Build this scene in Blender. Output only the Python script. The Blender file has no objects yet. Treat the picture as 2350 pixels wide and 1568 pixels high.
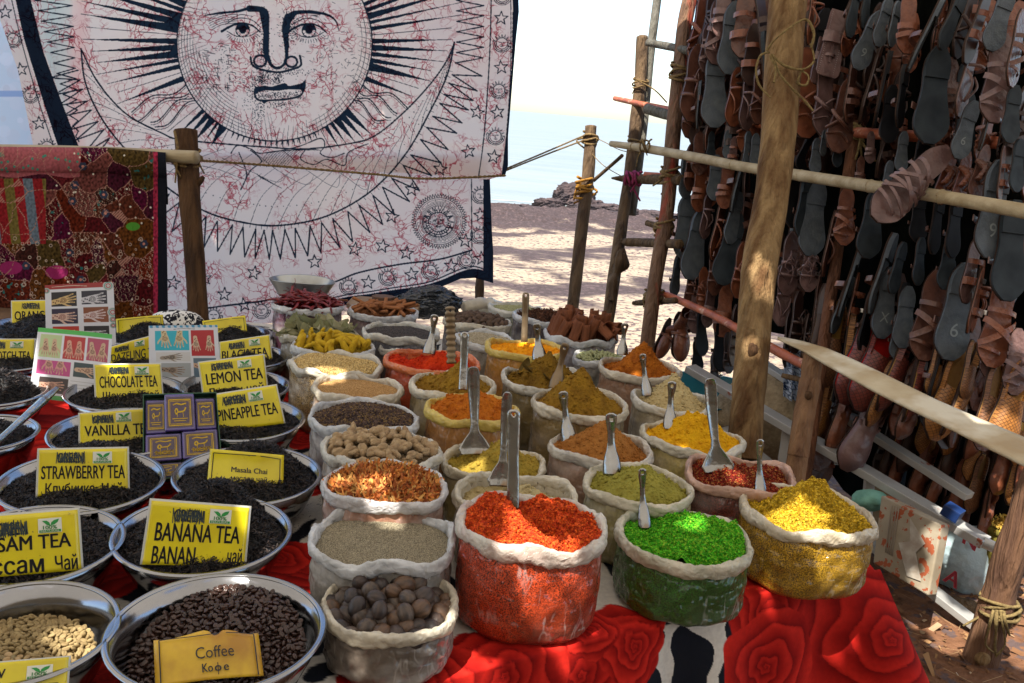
import bpy, math, random
import numpy as np
from mathutils import Matrix, Vector
random.seed(7); rng=np.random.default_rng(7)
D=bpy.data; SC=bpy.context.scene; COL=SC.collection
# ------------------------------------------------------------ camera, sky, sun
F=2000.; CZ=1.58; ZT=.65
roll=math.atan2(37,425); TH=math.atan((784-253.87)*math.cos(roll)/F)
fw=np.array([0,math.cos(TH),-math.sin(TH)]); r0=np.array([1.,0,0]); u0=np.cross(r0,fw)
rt=r0*math.cos(roll)+u0*math.sin(roll); up=np.cross(rt,fw); CP=np.array([0,0,CZ])
cam=D.cameras.new('camera'); co=D.objects.new('camera',cam); COL.objects.link(co); SC.camera=co
cam.sensor_width=36; cam.lens=36*F/2350; cam.clip_start=.05; cam.clip_end=20000
M=Matrix(((rt[0],up[0],-fw[0],0),(rt[1],up[1],-fw[1],0),(rt[2],up[2],-fw[2],CZ),(0,0,0,1))); co.matrix_world=M
SC.render.resolution_x=1024; SC.render.resolution_y=683
w=D.worlds.new("World"); SC.world=w; w.use_nodes=True; nt=w.node_tree
SUN_EL=math.radians(60); SUN_AZ=math.radians(212)   # azimuth clockwise from +Y
sk=nt.nodes.new('ShaderNodeTexSky'); sk.sky_type='NISHITA'; sk.sun_disc=False
sk.sun_elevation=SUN_EL; sk.sun_rotation=SUN_AZ; sk.dust_density=1.1; sk.air_density=1.0; sk.ozone_density=1.
bg=nt.nodes['Background']; bg.inputs[1].default_value=.14; nt.links.new(sk.outputs[0],bg.inputs[0])
sd=np.array([math.sin(SUN_AZ)*math.cos(SUN_EL),math.cos(SUN_AZ)*math.cos(SUN_EL),math.sin(SUN_EL)])
sl=D.lights.new('sun','SUN'); sl.energy=3.9; sl.angle=math.radians(.5); sl.color=(1,.94,.84)
so=D.objects.new('sun',sl); COL.objects.link(so); so.rotation_euler=Vector(sd).to_track_quat('Z','Y').to_euler()
SC.view_settings.view_transform='Standard'; SC.view_settings.look='None'; SC.view_settings.exposure=1.35; SC.view_settings.gamma=1
# ------------------------------------------------------------ picture geometry (2350 x 1568 grid -> world)
def ray(x,y): return fw+rt*(x-1175)/F-up*(y-784)/F
def onz(x,y,z): d=ray(x,y); return CP+d*(z-CZ)/d[2]
def W(x,y,Z): return CP+ray(x,y)*Z
def onY(x,y,Y): d=ray(x,y); return CP+d*Y/d[1]
def onpl(x,y,p,n): d=ray(x,y); return CP+d*((p-CP)@n)/(d@n)
def dep(p): return (np.asarray(p)-CP)@fw
def px(p):
    v=np.asarray(p)-CP; Z=v@fw; return 1175+F*(v@rt)/Z, 784-F*(v@up)/Z
def rackZ(x): return 2.29/((x-1175)/2000+.415)
# ------------------------------------------------------------ materials
MT={}
def lin(c): return tuple((v/12.92 if v<.04045 else ((v+.055)/1.055)**2.4) for v in c)
def pm(name,c1=(.5,.5,.5),c2=None,sc=8.,rough=.6,metal=0.,bump=0.,bsc=40.,attr=False,trans=0.,coat=0.,spec=.5,lo=.35,hi=.65,dist=0.,stretch=None,sss=0.,c3=None,sc3=60.,lo3=.6,hi3=.66,tcol=None,bdist=.01,coord='Object',crumple=0.):
    if name in MT: return MT[name]
    m=D.materials.new(name); m.use_nodes=True; n=m.node_tree.nodes; L=m.node_tree.links.new
    b=n['Principled BSDF']; b.inputs['Roughness'].default_value=rough; b.inputs['Metallic'].default_value=metal
    b.inputs['Specular IOR Level'].default_value=spec if rough<.55 or spec!=.5 else .15; b.inputs['Coat Weight'].default_value=coat; b.inputs['Coat Roughness'].default_value=.12
    tc=n.new('ShaderNodeTexCoord'); out=tc.outputs[coord]
    if stretch:
        mp=n.new('ShaderNodeMapping'); mp.inputs['Scale'].default_value=stretch; L(out,mp.inputs[0]); out=mp.outputs[0]
    def noise(s,det=6.,d=0.):
        t=n.new('ShaderNodeTexNoise'); t.inputs['Scale'].default_value=s; t.inputs['Detail'].default_value=det; t.inputs['Distortion'].default_value=d; L(out,t.inputs['Vector']); return t.outputs['Fac']
    def rng_(f,a,c):
        t=n.new('ShaderNodeMapRange'); t.inputs[1].default_value=a; t.inputs[2].default_value=c; L(f,t.inputs[0]); return t.outputs[0]
    def mix(f,a,c,mode='MIX'):
        t=n.new('ShaderNodeMix'); t.data_type='RGBA'; t.blend_type=mode
        if isinstance(f,float): t.inputs[0].default_value=f
        else: L(f,t.inputs[0])
        for s,v in ((6,a),(7,c)):
            if isinstance(v,tuple): t.inputs[s].default_value=(*v[:3],1)
            else: L(v,t.inputs[s])
        return t.outputs[2]
    col=None
    if attr:
        a=n.new('ShaderNodeAttribute'); a.attribute_name='Col'; col=a.outputs['Color']
        if c2 is not None: col=mix(rng_(noise(sc),lo,hi),mix(1.,col,c1,'MULTIPLY'),mix(1.,col,c2,'MULTIPLY'))
    elif c2 is not None: col=mix(rng_(noise(sc,6.,dist),lo,hi),c1,c2)
    if c3 is not None: col=mix(rng_(noise(sc3,4.),lo3,hi3),col if col is not None else c1,c3)
    if col is None: b.inputs['Base Color'].default_value=(*c1,1)
    else: L(col,b.inputs['Base Color'])
    bo=None
    if bump:
        bm=n.new('ShaderNodeBump'); bm.inputs['Strength'].default_value=bump; bm.inputs['Distance'].default_value=bdist
        L(noise(bsc,5.),bm.inputs['Height']); L(bm.outputs[0],b.inputs['Normal']); bo=bm.outputs[0]
    if crumple:
        def ab(s):
            a1=n.new('ShaderNodeMath'); a1.operation='SUBTRACT'; L(noise(s,2.,.6),a1.inputs[0]); a1.inputs[1].default_value=.5; a2=n.new('ShaderNodeMath'); a2.operation='ABSOLUTE'; L(a1.outputs[0],a2.inputs[0]); return a2.outputs[0]
        ad=n.new('ShaderNodeMath'); ad.operation='ADD'; L(ab(crumple),ad.inputs[0]); L(ab(crumple*2.3),ad.inputs[1])
        bm=n.new('ShaderNodeBump'); bm.inputs['Strength'].default_value=1.; bm.inputs['Distance'].default_value=.016; L(ad.outputs[0],bm.inputs['Height']); L(bm.outputs[0],b.inputs['Coat Normal'])
        b2=n.new('ShaderNodeBump'); b2.inputs['Strength'].default_value=.8; b2.inputs['Distance'].default_value=.0055; L(ad.outputs[0],b2.inputs['Height']); L(b2.outputs[0],b.inputs['Normal'])
    if sss:
        b.inputs['Subsurface Weight'].default_value=sss; b.inputs['Subsurface Radius'].default_value=(.02,.015,.01); b.inputs['Subsurface Scale'].default_value=1.
    if trans:
        o=n['Material Output']; t=n.new('ShaderNodeBsdfTranslucent'); ms=n.new('ShaderNodeMixShader'); ms.inputs[0].default_value=trans
        if col is not None: L(col,t.inputs[0])
        else: t.inputs[0].default_value=(*(tcol or c1),1)
        L(b.outputs[0],ms.inputs[1]); L(t.outputs[0],ms.inputs[2]); L(ms.outputs[0],o.inputs[0])
    m['b']=1; MT[name]=m; return m
# ------------------------------------------------------------ mesh helpers
def mk(name,V,Fs,mat,parent=None,smooth=True,col=None,origin=None,link=True):
    V=np.asarray(V,float).reshape(-1,3)
    if parent is not None and origin is None: o=np.array(parent.location)
    elif origin is not None: o=np.asarray(origin,float)
    else:
        o=np.array([(V[:,0].min()+V[:,0].max())/2,(V[:,1].min()+V[:,1].max())/2,V[:,2].min()])
    me=D.meshes.new(name); Vl=(V-o).astype(np.float32)
    if not isinstance(Fs,list): Fs=[Fs]
    Fs=[np.asarray(f,int) for f in Fs if len(f)]
    me.vertices.add(len(Vl)); me.vertices.foreach_set('co',Vl.ravel())
    nl=sum(f.size for f in Fs); npo=sum(len(f) for f in Fs)
    me.loops.add(nl); me.polygons.add(npo)
    me.loops.foreach_set('vertex_index',np.concatenate([f.ravel() for f in Fs]).astype(np.int32))
    tot=np.concatenate([np.full(len(f),f.shape[1]) for f in Fs]); st=np.concatenate([[0],np.cumsum(tot)[:-1]])
    me.polygons.foreach_set('loop_start',st.astype(np.int32)); me.polygons.foreach_set('loop_total',tot.astype(np.int32))
    me.update(calc_edges=True)
    me.polygons.foreach_set('use_smooth',np.full(npo,smooth)); 
    if col is not None:
        a=me.color_attributes.new('Col','FLOAT_COLOR','POINT'); c=np.ones((len(Vl),4),np.float32); c[:,:3]=col; a.data.foreach_set('color',c.ravel())
    me.materials.append(mat); ob=D.objects.new(name,me)
    if parent is not None: ob.parent=parent
    else: ob.location=o
    if link: COL.objects.link(ob)
    return ob
def tag(o,label=None,cat=None,group=None,kind=None):
    if label: o['label']=label
    if cat: o['category']=cat
    if group: o['group']=group
    if kind: o['kind']=kind
    return o
def empty(name,loc,label,cat,group=None):
    o=D.objects.new(name,None); COL.objects.link(o); o.location=Vector([float(v) for v in loc]); o.empty_display_size=.05
    return tag(o,label,cat,group)
def join(ps):
    V=[];fs={};n=0;C=[]
    for p in ps:
        v,f=p[0],p[1]; V.append(v)
        for g in (f if isinstance(f,list) else [f]):
            if len(g): fs.setdefault(np.asarray(g).shape[1],[]).append(np.asarray(g)+n)
        n+=len(v)
    return np.vstack(V),[np.vstack(x) for x in fs.values()]
def gridf(nu,nv,cu=False):
    i=np.arange(nu-1 if not cu else nu); j=np.arange(nv-1); I,J=np.meshgrid(i,j,indexing='ij'); I=I.ravel();J=J.ravel(); I2=(I+1)%nu
    return np.stack([I*nv+J,I2*nv+J,I2*nv+J+1,I*nv+J+1],1)
def sm(pts,n):
    P=np.asarray(pts,float); t=np.linspace(0,len(P)-1,n); i=np.clip(t.astype(int),0,len(P)-2); f=(t-i)[:,None]
    p0=P[np.clip(i-1,0,len(P)-1)];p1=P[i];p2=P[i+1];p3=P[np.clip(i+2,0,len(P)-1)]
    return .5*((2*p1)+(-p0+p2)*f+(2*p0-5*p1+4*p2-p3)*f**2+(-p0+3*p1-3*p2+p3)*f**3)
def tube(pts,rad,n=12,seg=None,wob=0.,seed=0,flat=1.):
    P=sm(pts,seg) if seg else np.asarray(pts,float); m=len(P)
    R=np.interp(np.linspace(0,1,m),np.linspace(0,1,len(np.atleast_1d(rad))),np.atleast_1d(rad)) if np.size(rad)>1 else np.full(m,float(rad))
    T=np.gradient(P,axis=0); T/=np.linalg.norm(T,axis=1)[:,None]+1e-12
    a=np.array([.13,.31,.94]) if abs(T[0]@np.array([.13,.31,.94]))<.9 else np.array([1.,0,0])
    A=np.cross(T,a); A/=np.linalg.norm(A,axis=1)[:,None]+1e-12; B=np.cross(T,A)
    th=np.linspace(0,2*math.pi,n,endpoint=False); r=R[:,None]*np.ones(n)
    if wob:
        g=np.random.default_rng(seed)
        for k in range(5):
            r=r*(1+wob*.6*np.sin(th[None]*(k+1)+g.uniform(0,6)+np.linspace(0,g.uniform(2,14),m)[:,None]))
        r=r*(1+wob*np.interp(np.arange(m),np.linspace(0,m-1,max(3,m//3)),g.normal(0,1,max(3,m//3)))[:,None])
    V=P[:,None]+r[...,None]*(np.cos(th)[None,:,None]*A[:,None]+flat*np.sin(th)[None,:,None]*B[:,None])
    f=[(i*n+j,i*n+(j+1)%n,(i+1)*n+(j+1)%n,(i+1)*n+j) for i in range(m-1) for j in range(n)]
    V=np.vstack([V.reshape(-1,3),P[:1],P[-1:]]); c0=m*n
    t=[(c0,(j+1)%n,j) for j in range(n)]+[(c0+1,(m-1)*n+j,(m-1)*n+(j+1)%n) for j in range(n)]
    return V,[np.array(f),np.array(t)]
def lathe(prof,n=64,c=(0,0,0),sy=1.):
    th=np.linspace(0,2*math.pi,n,endpoint=False); P=np.asarray(prof,float)
    V=np.stack([np.outer(np.cos(th),P[:,0])+c[0],np.outer(np.sin(th),P[:,0])*sy+c[1],np.outer(np.ones(n),P[:,1])+c[2]],-1).reshape(-1,3)
    return V,gridf(n,len(P),True)
BOXF=np.array([(0,1,3,2),(4,6,7,5),(0,4,5,1),(2,3,7,6),(0,2,6,4),(1,5,7,3)])
def box(c,s,R=None):
    V=np.array([(x,y,z) for x in(-.5,.5) for y in(-.5,.5) for z in(-.5,.5)])*np.asarray(s)
    if R is not None: V=V@np.asarray(R).T
    return V+np.asarray(c),BOXF
def beam(a,b,w,h,upv=(0,0,1)):
    a=np.asarray(a,float);b=np.asarray(b,float); y=b-a; L=np.linalg.norm(y); y/=L; x=np.cross(y,upv); x/=np.linalg.norm(x); z=np.cross(x,y)
    return box((a+b)/2,(w,L,h),np.stack([x,y,z],1))
def bev(o,wd=.003,s=2):
    m=o.modifiers.new('bevel','BEVEL'); m.width=wd; m.segments=s; m.limit_method='ANGLE'; return o
def solid(o,t=.002):
    m=o.modifiers.new('solid','SOLIDIFY'); m.thickness=t; m.offset=0; return o
def rotm(n):
    q=rng.normal(size=(n,4)); q/=np.linalg.norm(q,axis=1)[:,None]; w_,x,y,z=q.T
    return np.stack([1-2*(y*y+z*z),2*(x*y-z*w_),2*(x*z+y*w_),2*(x*y+z*w_),1-2*(x*x+z*z),2*(y*z-x*w_),2*(x*z-y*w_),2*(y*z+x*w_),1-2*(x*x+y*y)],1).reshape(n,3,3)
def rotflat(n,tilt=.5):
    a=rng.uniform(0,2*math.pi,n); b=rng.normal(0,tilt,n); c=rng.normal(0,tilt,n)
    def rz(t): o=np.zeros((n,3,3)); o[:,0,0]=o[:,1,1]=np.cos(t);o[:,0,1]=-np.sin(t);o[:,1,0]=np.sin(t);o[:,2,2]=1; return o
    def rx(t): o=np.zeros((n,3,3)); o[:,1,1]=o[:,2,2]=np.cos(t);o[:,1,2]=-np.sin(t);o[:,2,1]=np.sin(t);o[:,0,0]=1; return o
    def ry(t): o=np.zeros((n,3,3)); o[:,0,0]=o[:,2,2]=np.cos(t);o[:,0,2]=np.sin(t);o[:,2,0]=-np.sin(t);o[:,1,1]=1; return o
    return rz(a)@rx(b)@ry(c)
def scat(tv,tf,pos,R,sc,cols=None):
    n=len(pos); V=np.einsum('nij,nkj->nki',R,tv[None]*sc[:,None,:])+pos[:,None]
    Fn=(np.asarray(tf)[None]+(np.arange(n)*len(tv))[:,None,None]).reshape(-1,np.asarray(tf).shape[1])
    C=None if cols is None else np.repeat(cols,len(tv),0)
    return V.reshape(-1,3),Fn,C
def ico(sub=0):
    t=(1+5**.5)/2; V=[(-1,t,0),(1,t,0),(-1,-t,0),(1,-t,0),(0,-1,t),(0,1,t),(0,-1,-t),(0,1,-t),(t,0,-1),(t,0,1),(-t,0,-1),(-t,0,1)]
    f=[(0,11,5),(0,5,1),(0,1,7),(0,7,10),(0,10,11),(1,5,9),(5,11,4),(11,10,2),(10,7,6),(7,1,8),(3,9,4),(3,4,2),(3,2,6),(3,6,8),(3,8,9),(4,9,5),(2,4,11),(6,2,10),(8,6,7),(9,8,1)]
    V=[np.array(v)/np.linalg.norm(v) for v in V]
    for _ in range(sub):
        c={};nf=[]
        def mid(a,b):
            k=(min(a,b),max(a,b))
            if k not in c: m=V[a]+V[b]; V.append(m/np.linalg.norm(m)); c[k]=len(V)-1
            return c[k]
        for a,b,d in f: x,y,z=mid(a,b),mid(b,d),mid(d,a); nf+=[(a,x,z),(b,y,x),(d,z,y),(x,y,z)]
        f=nf
    return np.array(V),np.array(f)
OCT=(np.array([(1,0,0),(-1,0,0),(0,1,0),(0,-1,0),(0,0,1),(0,0,-1)],float),np.array([(0,2,4),(2,1,4),(1,3,4),(3,0,4),(2,0,5),(1,2,5),(3,1,5),(0,3,5)]))
ICO1=ico(1);ICO2=ico(2);ICO3=ico(3)
def fbm(x,y,seed=0,o=5,g=.5):
    r_=np.random.default_rng(seed); s=0;a=1.
    for k in range(o):
        for _ in range(3):
            an=r_.uniform(0,6.28);ph=r_.uniform(0,6.28);fr=2**k*r_.uniform(.7,1.3); s=s+a/3*np.sin(fr*(x*math.cos(an)+y*math.sin(an))+ph+1.3*np.sin(fr*.7*(x*math.sin(an)-y*math.cos(an))+ph*2))
        a*=g
    return s
# ------------------------------------------------------------ painting on vertex grids
class Cv:
    def __init__(s,x0,y0,x1,y1,r,bgc):
        s.x0,s.y0,s.r=x0,y0,r; s.w=int((x1-x0)*r)+1; s.h=int((y1-y0)*r)+1
        s.A=np.ones((s.h,s.w,3),np.float32)*np.array(bgc,np.float32)
    def bb(s,a,b,c,d):
        i0=max(0,int((b-s.y0)*s.r)-1);i1=min(s.h,int((d-s.y0)*s.r)+3);j0=max(0,int((a-s.x0)*s.r)-1);j1=min(s.w,int((c-s.x0)*s.r)+3)
        if i1<=i0 or j1<=j0: return None
        Y,X=np.mgrid[i0:i1,j0:j1]; return slice(i0,i1),slice(j0,j1),X/s.r+s.x0,Y/s.r+s.y0
    def put(s,q,al,c): s.A[q[0],q[1]]=s.A[q[0],q[1]]*(1-al[...,None])+np.array(c,np.float32)*al[...,None]
    def line(s,P,wd,c,w2=None):
        P=[tuple(map(float,p)) for p in P]; n=len(P)-1
        for k in range(n):
            (ax,ay),(bx,by)=P[k],P[k+1]; m=max(wd,w2 or 0)
            q=s.bb(min(ax,bx)-m,min(ay,by)-m,max(ax,bx)+m,max(ay,by)+m)
            if q is None: continue
            X,Y=q[2],q[3]; dx,dy=bx-ax,by-ay; t=np.clip(((X-ax)*dx+(Y-ay)*dy)/(dx*dx+dy*dy+1e-9),0,1)
            d=np.hypot(X-ax-t*dx,Y-ay-t*dy); ww=wd if w2 is None else wd+(w2-wd)*(k+t)/n
            s.put(q,np.clip((ww/2-d)*s.r+.5,0,1),c)
    def curve(s,P,wd,c,w2=None,n=None): s.line(sm(P,n or len(P)*6),wd,c,w2)
    def poly(s,P,c):
        P=np.array(P,float); q=s.bb(P[:,0].min(),P[:,1].min(),P[:,0].max(),P[:,1].max())
        if q is None: return
        X,Y=q[2],q[3]; ins=np.zeros(X.shape,bool); j=len(P)-1
        for i in range(len(P)):
            (xi,yi),(xj,yj)=P[i],P[j]
            ins^=((yi>Y)!=(yj>Y))&(X<(xj-xi)*(Y-yi)/(yj-yi+1e-12)+xi); j=i
        s.put(q,ins.astype(np.float32),c)
    def disc(s,x,y,r_,c,ry=None,a=1.):
        ry=ry or r_; q=s.bb(x-r_-1/s.r,y-ry-1/s.r,x+r_+1/s.r,y+ry+1/s.r)
        if q is None: return
        d=np.hypot((q[2]-x)/r_,(q[3]-y)/ry); s.put(q,a*np.clip((1-d)*min(r_,ry)*s.r+.5,0,1),c)
    def ring(s,x,y,r_,wd,c,ry=None,n=40):
        ry=ry or r_; s.line([(x+r_*math.cos(t),y+ry*math.sin(t)) for t in np.linspace(0,6.2832,n)],wd,c)
    def at(s,X,Y):
        i=np.clip(np.rint((Y-s.y0)*s.r).astype(int),0,s.h-1); j=np.clip(np.rint((X-s.x0)*s.r).astype(int),0,s.w-1); return s.A[i,j]
# text -> mesh, laid on a quad (corners TL,TR,BR,BL in world)
def textmesh(txt,bold=.012):
    c=D.curves.new('t','FONT'); c.body=txt; c.offset=0; c.resolution_u=3; o=D.objects.new('t',c); COL.objects.link(o)
    bpy.context.view_layer.update(); dg=bpy.context.evaluated_depsgraph_get(); me=D.meshes.new_from_object(o.evaluated_get(dg))
    V=np.zeros(len(me.vertices)*3); me.vertices.foreach_get('co',V); V=V.reshape(-1,3)
    fs={}
    for p in me.polygons: fs.setdefault(len(p.vertices),[]).append(list(p.vertices))
    D.objects.remove(o); D.curves.remove(c); D.meshes.remove(me)
    if bold>.007:
        n_=len(V); V=np.vstack([V+np.array([dx,dy,0]) for dx,dy in((0,0),(.022,.0),(-.022,.0),(0,.012))]); fs={k:[[i+n_*j for i in f] for j in range(4) for f in L] for k,L in fs.items()}
    return V,[np.array(v) for v in fs.values()]
def textquad(txt,Q,u0,v0,u1,v1,lift=.0012,bold=.012):
    V,f=textmesh(txt,bold); x0,x1=V[:,0].min(),V[:,0].max(); y0,y1=V[:,1].min(),V[:,1].max()
    U=u0+(V[:,0]-x0)/(x1-x0)*(u1-u0); T=v1+(V[:,1]-y0)/(y1-y0)*(v0-v1)
    return quadmap(Q,U,T,lift),f
def quadmap(Q,U,T,lift=0.):
    TL,TR,BR,BL=[np.asarray(q,float) for q in Q]; U=np.asarray(U,float)[:,None];T=np.asarray(T,float)[:,None]
    n=np.cross(TR-TL,BL-TL); n/=np.linalg.norm(n); n=n if n@(CP-TL)>0 else -n
    return (TL*(1-U)+TR*U)*(1-T)+(BL*(1-U)+BR*U)*T+n*lift
# ------------------------------------------------------------ ground, sea, roof
SEA=-1.45
def gz(x,y):
    x=np.asarray(x,float);y=np.asarray(y,float)
    yy=y-.12*x
    z=np.interp(yy,[-50,7,10,16,19.5,22.5,27,40,60],[0,0,-.08,-.34,-.5,-1.3,-1.9,-2.6,-3])
    z=z+.02*fbm(x*1.3,y*1.3,3)*np.clip((y-3)/4,0.25,2)
    band=np.clip((yy-13.5)/2,0,1)*np.clip((24-yy)/3,0,1)
    z=z+.21*np.clip((x-.88-.0*y)/.22,0,1)*np.clip((3.45-y+(x-1)*.25)/.5,0,1)*np.clip((y+.5)/1,0,1)
    return z+band*(.07*fbm(x*2.2,y*2.2,9,4)+.06*np.abs(fbm(x*7,y*7,19,4,.7)))
xs=np.concatenate([np.linspace(-300,-12,12),np.linspace(-10,14,300),np.linspace(16,300,12)]); ys=np.concatenate([np.linspace(-40,-1,8),np.linspace(0,30,420),np.linspace(31,60,10)])
X,Y=np.meshgrid(xs,ys,indexing='ij'); Z=gz(X,Y)
# sand / seaweed / soil masks painted by place on the ground
n1=fbm(X*1.1,Y*1.9,4,6,.7); yy=Y-.12*X
weed=np.clip((n1+.35*fbm(X*5,Y*9,8,4,.8)-np.interp(yy,[4,7,10,12.3,13.6,14.6,27,30],[.22,-.06,-.14,.0,-.3,-1.5,-1.5,-1.5]))*2.2,0,1)
soil=np.clip((4.1-Y+.35*fbm(X*2,Y*2,5))/.5,0,1)*np.clip((X-.2)/.4+fbm(X*2,Y*2,15)*.4,0,1)
sand=np.array([.42,.335,.235]); wd=np.array([.075,.055,.052]); so_=np.array([.20,.10,.055])
C=sand*(1-weed[...,None])+wd*weed[...,None]; C=C*(1-soil[...,None])+so_*soil[...,None]
mg=pm('sand_ground',(1.05,1.02,1.),(.72,.68,.66),sc=30.,rough=.95,bump=.6,bsc=45.,attr=True,c3=(.11,.075,.07),sc3=18.,lo3=.54,hi3=.60,bdist=.02)
g=mk('ground',np.stack([X,Y,Z],-1).reshape(-1,3),gridf(len(xs),len(ys)),mg,col=C.reshape(-1,3).astype(np.float32),origin=(0,0,0)); tag(g,'pale beach sand with dark seaweed patches and brown soil by the stall','ground',kind='structure')
# sea
xs=np.linspace(-1,1,61)**3*6000; ys=22+np.concatenate([np.linspace(0,60,120),60+np.linspace(0,1,40)[1:]**2*9000])
X,Y=np.meshgrid(xs,ys,indexing='ij'); Zs=SEA+0*X
ms=pm('sea_water',(.21,.235,.225),(.26,.28,.265),sc=.3,rough=.4,bump=.55,bsc=1.2,stretch=(.35,1.6,1),spec=.4,bdist=.3)
g=mk('sea',np.stack([X,Y,Zs],-1).reshape(-1,3),gridf(len(xs),len(ys)),ms,origin=(0,0,0)); tag(g,'calm pale turquoise sea reaching the hazy horizon','sea',kind='structure')
# surf
V=[];f=[];xx=np.linspace(-14,16,240)
mf=pm('sea_foam',(.75,.78,.78),(.45,.55,.55),sc=3.,rough=.7)
for k,(yb,wd_) in enumerate([(25.3,.35),(27.5,.25),(30.5,.18),(26.3,.2)]):
    c=yb+.12*xx+.25*fbm(xx*.8,xx*0+k*5,20+k); h=np.clip(wd_*(.35+.9*fbm(xx*1.7,xx*0+3,30+k)),0.0,1)
    P=np.stack([np.stack([xx,c-h,0*xx+SEA+.012+.004*k],-1),np.stack([xx,c+h,0*xx+SEA+.012+.004*k],-1)],1).reshape(-1,3); f.append(gridf(240,2)+len(V)*480); V.append(P)
g=mk('surf',np.vstack(V),np.vstack(f),mf); tag(g,'thin white surf lines along the shore','surf',kind='structure')
# rocks at the shore
mr=pm('rock_dark',(.10,.07,.065),(.045,.035,.035),sc=3.,rough=.9,bump=.8,bsc=8.,bdist=.05)
for i,(x,y,wr,hr,lab) in enumerate([(1262,462,.42,.16,'low dark shore rock at the left end of the reef'),(1308,452,.62,.42,'tall dark rock standing at the water edge behind the thin post'),(1345,466,.5,.2,'dark rock right of the tallest shore rock'),(1395,474,.6,.14,'low flat seaweed-covered rock between post and ladder'),(1180,470,.7,.10,'low dark rock ledge beside the tapestry edge'),(1225,474,.5,.08,'small flat rock between tapestry and the taller rocks'),(1440,482,.7,.12,'dark rock ledge seen between the leaning posts'),(1520,490,.8,.12,'dark rock ledge left of the sandal rack')]):
    p=onz(x,y+8,SEA+.12); V,f=ico(5); d=1+.25*fbm(V[:,0]*2.2+i*3,V[:,1]*2.2+V[:,2]*1.7,40+i,6,.75)
    V=V*d[:,None]*np.array([wr,wr*.8,hr])*1.25+p; tag(mk('shore_rock',V,f,mr),lab,'rock',group='dark rocks at the shore')
# unseen matting roof added to shade the stall, holed where sun dapples should fall
def sunto(p,z): p=np.asarray(p,float); return p+sd*((z-p[2])/sd[2])
RZ=2.75
TG=[(onz(1850,1150,.88),.055),(onz(1905,1240,.80),.05),(onz(1900,1300,.72),.035),(onz(1215,1245,.86),.05),(onz(1290,1262,.86),.035),(onz(1180,1200,.86),.02),(onz(1250,1400,.74),.04),(onz(1590,1195,.82),.022),(onz(750,862,.84),.045),
 (onz(700,925,.8),.03),(onz(860,1130,.83),.03),(onz(790,1115,.83),.02),(onz(880,1165,.83),.03),(W(1750,650,2.4),.03),(W(1722,820,2.4),.018),(onz(110,950,.66),.06),(onz(60,920,.66),.04),(onz(150,1000,.66),.03),(onz(1080,1075,.8),.03),
 (onz(2320,1480,0),.16),(onz(2180,1540,0),.1),(onz(2260,1560,0),.12),(onz(2130,1420,0),.04),(onz(1060,1545,.65),.05),(onz(1690,1110,.8),.02),(W(2190,900,2.),.03),(W(2250,1010,1.95),.025),(onz(1205,790,.87),.03),(onz(640,750,.8),.03),(onz(590,1230,.78),.02),(onz(290,870,.78),.03),(onz(1760,1470,.5),.02),
 (onz(205,1470,.72),.04),(onz(545,1370,.72),.03),(onz(1880,1410,.55),.03)]
cs=.02; xs=np.arange(-5.5,4.6,cs); ys=np.arange(-3.6,3.62,cs); X,Y=np.meshgrid(xs,ys,indexing='ij'); Zr=RZ+.03*fbm(X*2,Y*2,50)
cx=(X[:-1,:-1]+cs/2); cy=(Y[:-1,:-1]+cs/2); hole=np.zeros(cx.shape,bool)
for p,r in TG:
    q=sunto(p,RZ); d=np.hypot(cx-q[0],(cy-q[1])*.85)+.5*r*fbm(cx*28,cy*28,51,3)
    hole|=d<r
hole|=(rng.random(cx.shape)<.0006)
Fq=gridf(len(xs),len(ys)); keep=~hole.ravel()
mroof=pm('shade_roof_matting',(.66,.60,.50),(.52,.46,.37),sc=12.,rough=.9,trans=.42)
g=mk('added_shade_roof',np.stack([X,Y,Zr],-1).reshape(-1,3),Fq[keep],mroof); tag(g,'unseen pale matting roof added to shade the stall, holed for sun dapples','roof')
V=np.array([(x,-2.3+.05*math.sin(x*5),z) for x in np.linspace(-5.5,4.5,60) for z in(-.02,2.7)]); tag(mk('added_back_wall',V,gridf(60,2),pm('bounce_wall_cloth',(.34,.28,.21),(.26,.21,.15),sc=9,rough=.95)),'plain tan cloth wall added unseen behind the buyers to shape the light','wall')  # unseen wall, added to block and bounce light from behind the camera
# ------------------------------------------------------------ table and printed cloth
A=np.array([.86,1.80]); Bd=np.array([-.868,-.496]); Bn=np.array([-Bd[1]*-1,-Bd[0]]) # front edge runs along Bd
Bn=np.array([-.496,.868]); # inward
T0=A; 
mw=pm('table_wood',(.23,.14,.08),(.13,.08,.05),sc=6.,rough=.7,bump=.3)
tb=empty('display_table',(-.3,2.3,0),'long wooden display table hidden under the printed cloth','table')
TP=np.array([A,[.66,2.55],[.44,3.42],[-2.6,3.42],[-2.6,A[1]+Bd[1]/Bd[0]*(-2.6-A[0])]])
def prism(P,z0,z1):
    n=len(P); V=np.vstack([np.c_[P,np.full(n,z0)],np.c_[P,np.full(n,z1)]]); f=[np.array([(i,(i+1)%n,(i+1)%n+n,i+n) for i in range(n)]),np.array([list(range(n))[::-1],list(range(n,2*n))])]; return V,f
cen=TP.mean(0); V,f=prism(cen+(TP-cen)*.985,ZT-.045,ZT-.012); mk('tabletop',V,f,mw,tb,False)
for x,y in[(.75,1.82),(.36,3.3),(-2.3,3.2),(-1.2,.85)]:
    V,f=tube([(x,y,-.02),(x,y,ZT-.046)],.035,10,8,.05,int(x*9+y*7)&7); mk('leg',V,f,mw,tb)
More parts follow.
